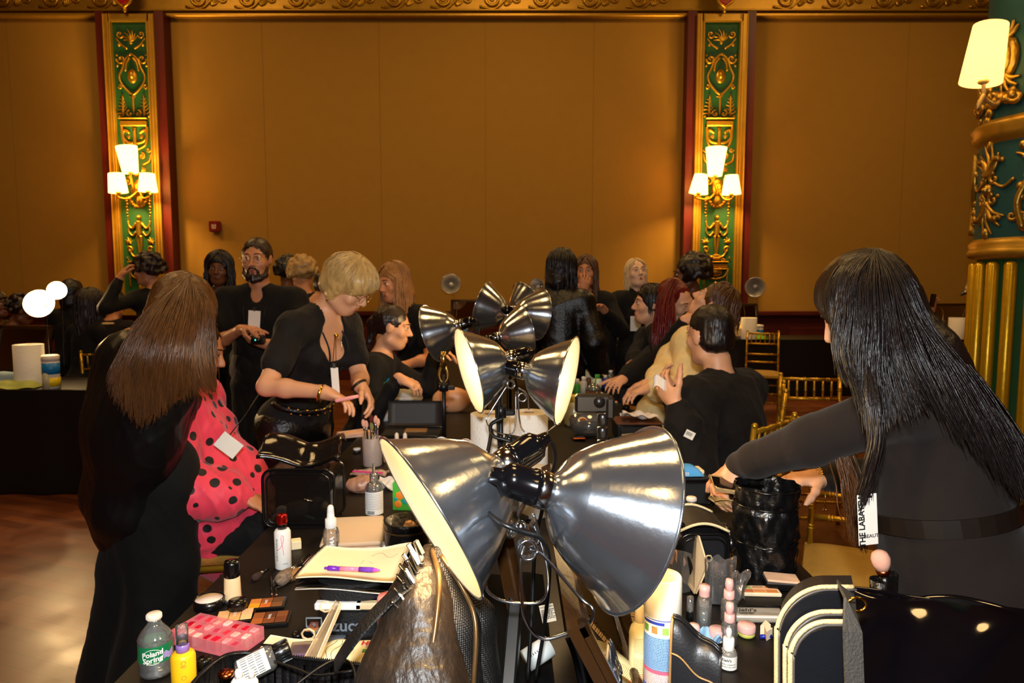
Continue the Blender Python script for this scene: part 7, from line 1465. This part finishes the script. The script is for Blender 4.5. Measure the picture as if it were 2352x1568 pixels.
# instruction tag and white carton, in the dark middle
t=thing('instruction_tag','cream paper tag headed INSTRUCTIONS hanging on a lamp cord','tag',P(1258,1408,1.12),rm=rot(0,-12,0)); s=1.12/F; g=G(); g.box((0,0,0),(34*s,.001,44*s)); g.build('tag',M('tag_tan','#b8a890',.8),t); g=G(); g.text('INSTRUCTIONS',4.6*s,lambda x,y,z_:V((x,-.0012,17*s+y)),bold=.02)
rg=random.Random(4)
for i in range(7):
    x=-14*s
    while x<13*s: w3=rg.uniform(2,6)*s; g.box((x+w3/2,-.0012,(10-3.6*i)*s),(w3,.0006,1.2*s)); x+=w3+1.2*s
g.build('print',INK,t)
t=thing('white_carton','white roll-shaped carton with small print lying in the dark middle','carton',P(1235,1500,1.22),rm=rot(0,70,25)); s=1.22/F; g=G(); g.lathe([(0,-34*s),(26*s,-34*s),(26*s,34*s),(22*s,34*s),(22*s,28*s),(0,28*s)],28); g.build('roll',pl_('carton_white','#c8ccc8',.6),t); g=G()
for i in range(5): g.box((-20*s,-18*s,(-22+6*i)*s),(1*s,10*s,1.4*s))
g.build('print',INK,t)
# black leather pouches at the bottom
def pouch(label,pts,Y,dep,name='leather_pouch'):
    t=thing(name,label,'pouch',P(pts[0][0],pts[0][1],Y)); o=V(t.location); (x0,y0),(x1,y1)=pts; L0=P(x0,y0,Y);L1=P(x1,y1,Y-.03); D=V((.05,dep,0))
    def fn(u,v):
        c=L0.lerp(L1,u); a=pi*v; wv=dep*.5*(1-.25*abs(2*u-1)); return c-o+V((.35*wv*(1-cos(a))*1.0-.0,wv*(1-cos(a))-.0,.028*sin(a)-.16*(abs(2*v-1)**3)*1.0+.004*sin(9*u)))
    g=G(); g.grid(fn,20,18,.004); g.build('shell',leather2,t); g=G()
    for e,r_ in ((-.004,.0022),(.004,.0022)): g.tube([fn(i/16,.5)+V((.3*e,e,.002)) for i in range(17)],r_,6)
    g.build('zipper',M('zip_black','#1a1a1c',.3,metal=.3),t); g=G(); g.tube([fn(0,i/14) for i in range(15)],.0022,6); g.tube([fn(i/16,.2)+V((0,-.001,.001)) for i in range(17)],.0015,6); g.build('piping',M('piping_tan','#8a6a40',.4),t); return t
pouch('black leather pouch with zip along its ridge in front of the aerosol can',((1540,1478),(1655,1568)),.98,.07)
pouch('corner of a black leather pouch at the bottom edge left of the aerosol can',((1392,1535),(1420,1620)),.92,.05)
# gold capped tubes
lat('gold_capped_bottle','gold-capped bottle behind the black leather pouch, left one','bottle',1593,1560,[('bottle',pl_('nude_bottle','#c89070',.3),[(0,0),(13,0),(13,70)]),('cap',GOLDC,[(13,68),(14,70),(14,108),(12,110),(0,110)])])
lat('gold_capped_bottle','gold-capped bottle behind the black leather pouch, front right one','bottle',1622,0,[('bottle',pl_('nude_bottle','#c89070',.3),[(0,0),(15,0),(15,90)]),('cap',GOLDC,[(14,88),(15.5,90),(15.5,142),(13,145),(0,145)])],Y=1.12)
# right-hand travel bottles
t,s=lat('travel_bottle','clear travel bottle with pink flip cap, foam on top','bottle',1616,1440,[('bottle',CLR,[(0,0),(17,0),(18,4),(18,60),(15,74),(10,80)]),('liquid',glass('water','#dfe8e6',.02,.12),[(0,1),(16.5,2),(16.5,52),(0,52)]),('foam',M('foam','#a89c90',.5,bump=1,bscale=400),[(0,52),(16.5,52),(15,64),(0,66)]),('cap',PINK,[(12,78),(13,80),(13,92),(13.5,93),(12.5,104),(0,105)])])
for lb,px,py,k in (('pink-topped clear spray bottle, front one of two',1674,1478,1.0),('pink-topped clear spray bottle, rear one of two',1673,1425,1.0)):
    lat('travel_spray',lb,'bottle',px,py,[('bottle',CLR,[(0,0),(18,0),(19,3),(19,46),(16,54),(10,58)]),('collar',PINK,[(12,56),(13,58),(12,76)]),('spray_head',PINK,[(9,74),(10,92),(8,103),(0,104)])],)
t,s=lat('serum_dropper','small serum bottle with white dropper, printed label, in front','bottle',1672,1532,[('bottle',glass('serum_glass','#f0ece0',.05,.3),[(0,0),(19,0),(21,4),(21,38),(16,45),(12,47)]),('collar',WH,[(13,46),(13.5,48),(13,74),(9,76)]),('bulb',WH,[(7,75),(7,92),(5,98),(0,100)])])
label_on(t,s,21.2,4,36,M('label_cream','#f0ece0',.5),1.2); text_on(t,s,21.5,28,"Kiehl's",9,INK,shear=.3,da=-.2); text_on(t,s,21.5,18,'CLEARLY CORRECTIVE',3.6,INK); text_on(t,s,21.5,12,'DARK SPOT SOLUTION',3.6,INK)
lat('clear_vial','slim clear vial with dark base right of the aerosol can','vial',1584,1440,[('vial',CLR,[(8,40),(8.5,42),(8,76),(0,78)]),('base',BKP,[(0,0),(9,0),(9,40),(8,42)])])
t,s=lat('lotion_bottle','small pink lotion bottle with printed label beside the vial','bottle',1592,1505,[('bottle',M('lotion_pink','#ecc8bc',.2,alpha=.9),[(0,0),(15,0),(15,70),(12,78),(0,80)])]); text_on(t,s,15.3,44,'RECIPE',5,INK)
for lb,px,py,cc_,r_ in (('pink-lidded white jar left of the front spray bottle',1648,1470,WH,20),('pink-lidded green jar right of the front spray bottle',1714,1460,pl_('jar_green','#c8c860',.35),20)):
    lat('cream_jar',lb,'jar',px,py,[('jar',cc_,[(0,0),(r_-4,0),(r_,5),(r_,14)]),('lid',PINK,[(r_+.5,12),(r_+1,14),(r_+1,27),(r_-1,30),(0,31)])])
for i,(px,py) in enumerate(((1752,1450),(1757,1463))): t=thing('makeup_sponge','cream wedge sponge at the right of the jars, %s one'%('rear' if i==0 else 'front'),'sponge',T(px,py,TZ+.0),R(10+30*i)); g=G(); g.prism([(-.012,-.01),(.012,-.01),(.012,.01)],.02); g.build('wedge',pl_('sponge_cream','#f0d8b8',.9),t)
t=thing('ballpoint_pen','short blue pen cap lying under the wedge sponges','pen',T(1758,1466)); g=G(); g.cyl((-.012,0,.004),(.014,.003,.004),.004); g.build('barrel',pl_('pen_blue','#1a2a98',.2),t)
t=thing('blue_tissue','crumpled pale blue tissue between the bottles','tissue',T(1608,1475)); g=G(); g.grid(lambda u,v:V(((u-.5)*.075,(v-.5)*.06,.012+.012*sin(9*u)*sin(8*v+1)+.008*sin(15*u+4*v))),20,16,.001); g.build('sheet',M('tissue_blue','#90c0e8',.8),t)
# concealer cards
cc=['#d87848','#e89858','#d88848','#b0b878','#f0b888','#f0b078']; t=palette('six-pan concealer palette with beige, peach and green pans near the compact',1742,1361,.098,.044,-3,2,3,cc,name='makeup_palette',case=pl_('palette_cream','#f0dcb8',.5)); g=G(); g.text('SASHA',.008,lambda x,y,z_:V((.0+x,.010+y,.0105)),bold=.02); g.build('print',M('ink_olive','#8a7a50',.6),t)
# zipped clear pouch with kiehls
t=thing('clear_zip_pouch','clear zip pouch with black lettering and a beige brush inside','pouch',T(1742,1418),R(-2)); g=G(); g.box((0,0,.006),(.115,.055,.012),bev=.004); g.build('pouch',M('grey_clear','#c0b8a8',.15,alpha=.6,bump=.4,bscale=30),t); g=G(); g.box((0,.026,.012),(.115,.006,.005)); g.build('zipper',BKP,t); g=G(); g.text("Kiehl's",.020,lambda x,y,z_:V((-.03+x,.008+y,.0135)),bold=.015,shear=.3); g.box((-.028,-.004,.0135),(.035,.0012,.0006)); g.text('SINCE 1851',.006,lambda x,y,z_:V((-.028+x,-.009+y,.0135)),bold=.02); g.build('lettering',M('ink_brownblack','#2a2018',.6),t); g=G(); g.cyl((-.05,-.004,.006),(.02,-.006,.006),.0045); g.build('brush_handle',pl_('beige_tube','#c8b490',.5),t); g=G(); g.box((.0,-.02,.012),(.11,.008,.004),bev=.001); g.build('white_edge',WH,t)
# mascara wand bundle
t=thing('wand_bundle','bundle of black mascara wands wrapped in clear film','wand bundle',T(1650,1385)); s=T(1650,1385).y/F; rg=random.Random(6)
for i in range(28):
    x=rg.uniform(-26,26); y=rg.uniform(-8,8); h=rg.uniform(66,76); g=G(); g.tube([V((x*s,y*s,0)),V((x*s*1.05,y*s,h*s*.9)),V((x*1.06*s,y*s,h*s))],[.0012,.0016,.0024],6); g.build('wand',BKP,t)
g=G(); g.grid(lambda u,v:V((34*s*cos(2*pi*u)*(1+.25*v*sin(3*2*pi*u+1)),14*s*sin(2*pi*u),s*(4+105*v+6*sin(5*2*pi*u)*v))),40,10,closeu=True); g.build('film',glass('crinkle_film','#f4f0ec',.05,.07),t)
t=thing('clear_film_bag','crinkled clear plastic bag sticking up behind the pink spray bottles','plastic bag',T(1690,1400)); g=G(); g.grid(lambda u,v:V(((u-.5)*.04+.01*v,.01*sin(8*u)*sin(5*v),.02+.07*v+.008*sin(9*u))),14,12,.001); g.build('film',glass('crinkle_film','#f4f0ec',.05,.07),t)
# clear case standing
t=thing('hinged_clear_case','clear hinged plastic case standing open beside the black case','case',P(1612,1300,1.62)); o=V(t.location); g=G(); L_=[P(1592,1225,1.66),P(1606,1232,1.6),P(1626,1300,1.56),P(1600,1362,1.56),P(1578,1330,1.62)]; n=V((-.007,-.004,0)); vs=[p-o for p in L_]; g.add(vs+[p+n for p in vs],[tuple(range(5)),tuple(range(9,4,-1))]+[(i,(i+1)%5,5+(i+1)%5,5+i) for i in range(5)],False); g.build('shell',clr2,t); g=G(); g.tube(vs,.0022,6,closed=True); g.build('rim',M('cream_plastic','#e8cca0',.3),t); g=G(); q=P(1628,1282,1.56)-o; g.tube([q+V((.008*cos(k*pi/3),0,.008*sin(k*pi/3))) for k in range(6)],.002,5,closed=True); g.build('latch',clr2,t)
# black case with cream zips
t,w_,h_,s=bagbox('leather_case','black leather case with two cream zips, water bottle behind it','case',1556,1672,1352,1218,.15,leather2,BKP,None,.028)
g=G(); g.grid(lambda u,v:V(((u-.5)*w_*1.04,-.07+.14*v,h_-.002+.02*sin(pi*u)*(1)+.006)),14,6,.004); g.build('top',M('case_top','#1a1714',.55),t)
for y in (-.074,.07): g=G(); g.tube([V(((i/14-.5)*w_*1.04,y,h_+.006+.02*sin(pi*i/14))) for i in range(15)],.0034,6); g.build('zipper',M('zip_cream','#f0dcaa',.45,bump=.5,bscale=500),t)
g=G(); 
for k in range(5): g.tube([V((w_/2+.012+.006*cos(a*pi/4+k),-.06+.004*k,h_*.55-.008*k+.009*sin(a*pi/4))) for a in range(8)],.002,5,closed=True)
g.build('charm',M('gold_bright','#e8b84a',.18,metal=1),t); g=G(); g.box((w_/2+.008,-.07,h_*.32),(.012,.003,.028)); g.build('zip_tab',pl_('tab_cream','#e8cc98',.6),t); g=G(); g.ell((w_/2+.01,-.02,h_*.78),(.02,.06,.035)); g.build('side_handle',BKP,t)
# clear brush bag
t=thing('clear_brush_bag','clear black-rimmed bag full of makeup brushes right of the big lamp','bag',T(1545,1345)); o=V(t.location); s=o.y/F
cl=lambda x,z_,y=0: V((x*s,y,z_*s))
g=G(); g.tube([cl(-40,110),cl(-30,150),cl(-5,170),cl(20,150),cl(36,110),cl(38,0)],.006,8); g.tube(smoothpath([cl(-45,90,-.03),cl(-10,110,-.03),cl(20,90,-.03),cl(36,50,-.03),cl(40,-5,-.03)],5),.006,8); g.build('rim',BKP,t)
g=G(); g.grid(lambda u,v:V(((-40+76*u)*s,-.03-.012*sin(pi*u),(90*v+14*sin(pi*u)*v)*s)),16,8); g.build('front_film',glass('crinkle_film','#f4f0ec',.05,.07),t)
for i in range(9):
    a=random.Random(i); x=(-28+7*i)*s; k=thing('makeup_brush','makeup brush in the clear brush bag, number %s from the left'%['one','two','three','four','five','six','seven','eight','nine'][i],'brush',o+V((x,.01*(i%3)-.01,.01)),rm=rot(a.uniform(-8,8),a.uniform(-14,14),0),group='brushes in the clear bag')
    k['label']='brush with pale or copper head inside the clear black-rimmed brush bag'
    g=G(); g.cyl((0,0,0),(0,0,48*s),2.2*s); g.build('handle',hb if i%2 else M('copper','#a0522c',.25,metal=1),k); g=G(); g.ell((0,0,62*s),(6.5*s,6*s,17*s)); g.build('bristles',[pkb,M('beige_bristle','#e0b084',.9),M('rust_bristle','#a0603c',.9)][i%3],k)
# waste bag
t,s=lat('waste_bag','black plastic waste bag lining a cylindrical bin at the right table edge','waste bin',1772,0,[],Y=1.74)
def wf_(u,v,inn=0):
    a=2*pi*u; r_=(72+2.5*sin(5*a+9*v)+2*sin(11*a-14*v)+1.5*sin(17*a+23*v)-(3 if .34<v<.40 or .74<v<.8 else 0)-inn)*s; return V((r_*cos(a),r_*sin(a),(0+205*v)*s+.002*sin(7*a)))
g=G(); g.grid(lambda u,v:wf_(u,v),72,40,closeu=True); g.grid(lambda u,v:wf_(u,1-v*.75,5+8*v),72,16,closeu=True); bgm=M('bin_liner','#0c0c0d',.28,spec=.6,bump=.9,bscale=22,detail=8); g.build('liner',bgm,t)
g=G(); g.lathe([(0,4*s),(60*s,4*s),(62*s,60*s),(0,62*s)],28); g.build('waste_fill',BKP,t)
for z_ in (72,160,200): g=G(); g.tube([V((73*s*cos(i*pi/20),73*s*sin(i*pi/20),z_*s)) for i in range(40)],.0022,6,closed=True); g.build('hoop',BKP,t)
q=P(1808,1165,1.74); k=thing('tissue','folded white paper corner sticking out of the waste bag','tissue',q); g=G(); g.prism([(-.016,-.012),(.016,-.012),(.002,.014)],.003,(0,0,0),rot(80,0,0)); g.build('sheet',M('tissue_white','#e8dcd0',.9),k)
# compact
t=thing('powder_compact','square black compact with pale pink top between palette and waste bag','compact',T(1795,1350),R(-8)); g=G(); g.box((0,0,.010),(.085,.055,.02),bev=.006); g.build('case',BKP,t); g=G(); g.box((0,0,.0255),(.078,.05,.006),rot(0,2,0),bev=.002); g.build('lid',pl_('lid_pinkbeige','#e8c0a0',.5),t); g=G(); g.box((0,0,.0212),(.08,.052,.003)); g.build('clear_rim',CLR,t)
# blue wipes on a black box
t,w_,h_,s=bagbox('fabric_box','black fabric box carrying the blue wipes packet','box',1500,1640,1160,1100,.14,pl_('box_black','#0e0f11',.7),BKP,None,.01); bx=V(t.location); 
t=thing('blue_wipes_packet','bright blue wipes packet lying on the black fabric box','wipes packet',(bx.x,bx.y,TZ+h_+.002),R(4)); g=G(); g.grid(lambda u,v:V(((u-.5)*.15,(v-.5)*.09,.003+.03*(1-abs(2*u-1)**5)*(1-abs(2*v-1)**4)+.002*sin(15*u)*sin(9*v))),24,14,.003); g.build('packet',M('wipes_blue','#4aa0e8',.35,var=.12,scale=12,bump=.3,bscale=20),t); g=G(); g.text('WIPES',.015,lambda x,y,z_:V((x,-.0455,.012+y)),bold=.02); g.build('print',WH,t)
g=G(); g.box((.07,0,.012),(.02,.06,.015),bev=.003); g.build('pale_end',pl_('cream_block','#f0dcb0',.7),t)
# flat tools strewn on the mat
t=thing('tool_mat','black ribbed mat under the scattered tools on the right','mat',T(1530,1050)); g=G(); g.box((0,0,.002),(.3,.34,.004)); 
for i in range(30): g.box((-.145+.01*i,0,.0045),(.004,.33,.0015))
g.build('mat',pl_('mat_black','#121014',.6),t)
mm=[('comb','teal-green comb lying flat beside the waving paper roll','comb',1500,995,.10,.018,'#4aa090',5),('tweezers','dark red tweezers lying below the comb','tweezers',1520,1004,.09,.008,'#7a1420',-4),('spatula','cream palette knife lying on the mat','spatula',1548,1026,.07,.018,'#f0d8b0',-8),('lip_pencil','gold pencil lying on the mat nearest the blue wipes','pencil',1560,1053,.09,.012,'#c88a38',4),('tan_box','small tan box lying on the mat','box',1545,1045,.04,.015,'#a87030',0),('eye_pencil','silver pencil lying across the mat','pencil',1515,1040,.10,.006,'#b8a898',12)]
for nm,lb,ct,px,py,L2,W2,c_,rz in mm:
    q=T(px,py,TZ+.006); t=thing(nm,lb,ct,q,R(rz)); g=G(); g.box((0,0,.004),(L2,W2,.006),bev=.002); 
    if nm=='comb':
        for i in range(24): g.box((-L2*.45+L2*.9*i/23,-W2*.8,.004),(.0016,W2*.9,.003))
    elif nm=='tweezers': g.box((0,W2*1.1,.004),(L2,W2*.4,.005),rotz(.06),bev=.001)
    elif nm=='spatula': g.ell((L2*.5,0,.005),(.022,.014,.004))
    g.build('body',pl_('item'+c_,c_,.35),t)
t=thing('card_tag','tan card tag leaning behind the right lamp','tag',T(1442,1015),R(20)); g=G(); g.box((0,0,.02),(.06,.003,.04),rot(-20,0,0)); g.build('card',pl_('kraft','#a88a58',.8),t)
t,w_,h_,s=bagbox('black_tray_case','open black tray box topped by a crumpled paper towel','case',1418,1520,1012,975,.16,M('brown_black','#1c1512',.4),BKP,None,.01); bx=V(t.location); g=G(); g.box((0,0,h_+.006),(w_*1.08,.18,.008),bev=.003); g.build('tray_lid',M('copper_brown','#5a3424',.3),t)
t=thing('crumpled_towel','crumpled pinkish paper towel lying on the black tray box','paper towel',(bx.x+.01,bx.y,TZ+h_+.012)); g=G(); g.grid(lambda u,v:V(((u-.5)*.17,(v-.5)*.11,.018+.014*sin(7*u+1)*sin(6*v)+.006*sin(15*u+8*v)+.02*(1-u)*(1-v))),26,18,.002); g.build('sheet',M('tissue_white','#e8dcd0',.9,bump=.5,bscale=40),t)
t,s=lat('sponge_bowl','clear bowl of beige sponges and puffs behind the phone stand','bowl',1352,1000,[('bowl',CLR,[(0,0),(30,0),(40,14),(47,44),(45,44),(38,16),(28,3),(0,3)])]); rg=random.Random(8); o=V(t.location)
for i in range(9):
    a=rg.uniform(0,6.28); r_=rg.uniform(0,24)*s; k=thing('makeup_sponge','beige or rust makeup sponge heaped in the clear bowl','sponge',o+V((r_*cos(a),r_*sin(a),(14+rg.uniform(0,22))*s)),a,'sponges in the clear bowl'); g=G(); g.ell((0,0,0),(13*s,10*s,9*s),rot(rg.uniform(0,90),0,rg.uniform(0,180))); g.build('puff',[pl_('puff_cream','#e8c89a',.9),pl_('puff_tan','#c89060',.9),pl_('puff_rust','#8a4a28',.9)][i%3],k)
lat('yellow_lidded_jar','clear bottle with bright yellow lid beside the lit right lamp','bottle',1318,975,[('bottle',M('jar_cloudy','#c8c4a0',.2,alpha=.8),[(0,0),(22,0),(23,4),(23,44),(15,56)]),('lid',pl_('lid_yellow','#e0c010',.35),[(15,56),(16,58),(16,68),(14,70),(0,70)])])
t=thing('tissue_heap','heap of crumpled white tissues behind the yellow-lidded bottle','tissue',T(1366,935)); b=Blob(.006,.01); o=V(t.location); rg=random.Random(9)
for i in range(9): b.ell(o+V((rg.uniform(-.07,.07),rg.uniform(-.04,.04),rg.uniform(.02,.09))),(rg.uniform(.02,.04),.025,rg.uniform(.012,.03)),rot(rg.uniform(0,90),rg.uniform(0,90),0))
b.build('tissues',M('tissue_white','#e8dcd0',.9),t,wob=.006,wf=60,smooth=0)
for nm,lb,px,py,w2,h2,c_,cp in (('lotion_bottle','white bottle with green stripe behind the tissues',1372,905,10,46,'#e8ecd8','#3a9a3a'),('tube','green and white tube left of the tissue heap',1325,925,8,56,'#3a9a3a','#e8e8e0'),('pump_bottle','slim clear pump bottle beside the green tube',1340,912,8,48,'#c8c0b0','#e8e0d8'),('small_bottle','dark blue bottle behind the water bottle',1390,895,7,34,'#283890','#e8e0d8')):
    lat(nm,lb,'bottle',px,py,[('bottle',pl_('bt'+c_,c_,.35),[(0,0),(w2,0),(w2,h2*.75),(w2*.5,h2*.82)]),('cap',pl_('cp'+cp,cp,.35),[(w2*.6,h2*.8),(w2*.6,h2),(0,h2+1)])])
t,s=lat('water_bottle','small clear water bottle far along the right side of the table','bottle',1402,892,[('bottle',CLR,[(0,0),(11,0),(12,3),(12,24),(6,34),(4,37)]),('cap',WH,[(4.5,37),(4.5,42),(0,43)]),('label',M('label_green','#0e6a3c',.35),[(12.3,6),(12.3,16)])])
t,s=lat('drink_cup','tall clear drink cup with a green straw far down the table','cup',1364,0,[('cup',M('iced_drink','#6a4428',.15,alpha=.8),[(0,0),(14,0),(18,44),(0,44)]),('lid',CLR,[(18.5,44),(18,48),(10,58),(3,60)]),('band',pl_('bt_green2','#4a9a2a',.4),[(15,6),(15.8,14)])],Y=4.0); g=G(); g.cyl((0,0,20*s),(6*s,0,80*s),1.5*s); g.build('straw',pl_('bt_green2','#4a9a2a',.4),t)
t=thing('product_box','cream open box of green-labelled bottles by the drink cup','box',T(1345,880)); s=T(1345,880).y/F; g=G(); g.box((0,0,14*s),(60*s,24*s,28*s)); g.build('box',pl_('cream_block','#f0dcb0',.7),t); g=G(); [g.cyl(((-22+11*i)*s,0,20*s),((-22+11*i)*s,0,38*s),4.5*s) for i in range(5)]; g.build('bottles',pl_('bot_palegreen','#c8d8a8',.4),t)
t=thing('silver_waste_bag','shiny silver crumpled bag behind the mid-table lamps','bag',P(1168,880,2.5)); t.location.z=TZ; b=Blob(.008,.02); o=V((t.location.x,t.location.y,TZ)); t.matrix_basis=Matrix.Translation(o); b.ell(o+V((0,0,.1)),(.07,.05,.11)); b.build('bag',M('silver_film','#a89878',.2,metal=.9,bump=1.5,bscale=18),t,wob=.006,wf=60)
for i,(px,py,c_,w2,h2,lb) in enumerate(((1330,880,'#e8e0d0',7,26,'cream'),(1352,868,'#8a5a30',6,22,'brown'),(1290,900,'#d8a888',8,22,'blush'),(1420,878,'#c8b8a0',6,16,'stone'),(1385,870,'#302820',6,26,'black'),(1236,832,'#e8d0a0',12,18,'wide tan'))):
    lat('cosmetic_bottle','small %s cosmetic bottle among the clutter far along the right side'%lb,'bottle',px,py+16,[('bottle',pl_('bq'+c_,c_,.4),[(0,0),(w2,0),(w2,h2*.7),(w2*.5,h2*.8)]),('cap',WH if i%2 else GOLDC,[(w2*.5,h2*.8),(w2*.5,h2),(0,h2+1)])])
palette('dark eyeshadow palette lying open beside the paper tray',1440,895,.10,.07,10,2,4,['#e0a080','#a05a48','#6a3428','#f0c8a0','#8a5040','#c87858','#503028','#e8b890'])
palette('blush palette far along the right side of the table',1400,925,.11,.07,-8,2,3,['#e89070','#c86050','#f0b898','#a84838','#e8a080','#d07060'])
# the left side table
z=TZ
lat('wipes_canister','white and blue wipes canister on the far left side table','canister',113,0,[('canister',M('canister_print','#e8e0d0',.4),[(0,0),(18,0),(18,64),(17,66)]),('lid',pl_('lid_cream','#e8dcc8',.4),[(18.5,64),(18.5,76),(15,78),(0,78)]),('blue_label',pl_('stripe_blue','#1a78b8',.4),[(18.3,34),(18.3,60)]),('yellow_label',pl_('lid_yellow','#e0c010',.35),[(18.3,6),(18.3,26)])],Y=4.78)
lat('small_bottle','small clear bottle in front of the canister on the left side table','bottle',102,0,[('bottle',M('jar_cloudy','#c8c4a0',.2,alpha=.8),[(0,0),(9,0),(9,34),(5,38)]),('cap',WH,[(4,38),(4,52),(0,53)])],Y=4.74)
for lb,px,Y,c_ in (('pale green wipes packet lying on the left side table',32,4.80,'#b8c060'),('pale blue packet lying on top behind the green one',20,4.98,'#8aa0b0')):
    q=P(px,784,Y); t=thing('wipes_packet',lb,'wipes packet',(q.x,Y,TZ),R(5)); g=G(); g.grid(lambda u,v:V(((u-.5)*.30,(v-.5)*.13,.004+(.05 if Y<4.9 else .09)*(1-abs(2*u-1)**4)*(1-abs(2*v-1)**4)+.006*sin(9*u))),20,12,.003); g.build('packet',M('pk'+c_,c_,.4,var=.15,scale=14,bump=.3,bscale=20),t)
q=P(60,784,5.15); 
# back table clutter
for lb,px,Y,kind in (('white and blue wipes canister on the right back table',1743,8.98,'c'),('white and blue wipes canister by the roll next to the gilt column',2226,8.98,'c'),('white and blue wipes canister on the middle back table',1066,9.08,'c'),('light green wipes packet on the right back table',1737,8.93,'g'),('yellow-green wipes packet near the gilt column',2205,8.93,'g'),('cream rounded box left of the roll on the right back table',1692,9.0,'b')):
    q=P(px,784,Y); s=Y/F
    if kind=='c': lat('wipes_canister',lb,'canister',px,0,[('canister',pl_('can_white','#d8d0c4',.4),[(0,0),(9,0),(9,26)]),('blue_label',pl_('stripe_blue','#1a78b8',.4),[(9.2,8),(9.2,22)]),('lid',WH,[(9.4,26),(9.4,32),(0,33)])],Y=Y)
    elif kind=='g': t=thing('wipes_packet',lb,'wipes packet',(q.x,Y,TZ)); g=G(); g.grid(lambda u,v:V(((u-.5)*.26,(v-.5)*.12,.004+.06*(1-abs(2*u-1)**4)*(1-abs(2*v-1)**4))),14,10,.003); g.build('packet',pl_('wipe_green','#7ac020',.4),t)
    else: t=thing('storage_box',lb,'box',(q.x,Y,TZ)); g=G(); g.box((0,0,.09),(.2,.12,.18),bev=.04); g.build('box',pl_('cream_block','#f0dcb0',.7),t)
delS()
# ---------------- a little more of the table clutter ----------------
t=thing('floral_pouch','small crumpled floral pouch between the vinyl bag and the pump bottle','pouch',T(825,1130),R(15)); b=Blob(.005,.015); o=V(t.location); b.ell(o+V((0,0,.025)),(.05,.03,.028)); b.ell(o+V((.02,.01,.04)),(.03,.025,.02)); b.build('pouch',M('floral_print','#c89a80',.35,col2='#5a2a20',scale=45,bump=.4,bscale=30),t,wob=.003,wf=80)
for i,(px,py,c_,r_,h_) in enumerate(((1300,955,'#e8d8c8',9,30),(905,975,'#d0c8c0',7,10),(1438,940,'#20201e',9,16),(820,1040,'#2a2420',8,12))):
    lat('small_jar',('pale bottle beside the lit right-facing lamp','silver disc near the tall blue-capped bottle','black pot beside the black tray box','dark pot left of the frosted brush cup')[i],'jar',px,py,[('jar',pl_('bj'+c_,c_,.3),[(0,0),(r_,0),(r_,h_*.6)]),('lid',GOLDC if i==2 else WH,[(r_+.5,h_*.6),(r_+.5,h_),(0,h_)])])
for i,(px,py,rz) in enumerate(((1490,1028,20),(1470,960,-30),(1330,1008,0))):
    t=thing('hand_mirror' if i==0 else 'compact_case',('open compact catching light on the tool mat','flat dark compact by the black tray','small copper compact beside the sponge bowl')[i],'compact',T(px,py,TZ+.006),R(rz)); g=G(); g.box((0,0,.005),(.06,.045,.01),bev=.003); g.build('case',[BKP,BKP,M('copper','#a0522c',.25,metal=1)][i],t); g=G(); g.box((0,0,.0105),(.05,.036,.001)); g.build('glass',mirm,t)
t=thing('cable_bag','flat matt black bag of cables in the dark gap under the big lamps','bag',(-.005,1.22,TZ)); g=G(); g.grid(lambda u,v:V(((u-.5)*.17,(v-.5)*.95,.004+.028*(1-abs(2*u-1)**4)*(1-abs(2*v-1)**8)+.004*sin(9*u+14*v))),16,40,.003); g.build('bag',M('matt_black_canvas','#050505',.95,spec=.1),t)
for o_ in list(bpy.data.objects):
    if '_s' in o_: del o_['_s']
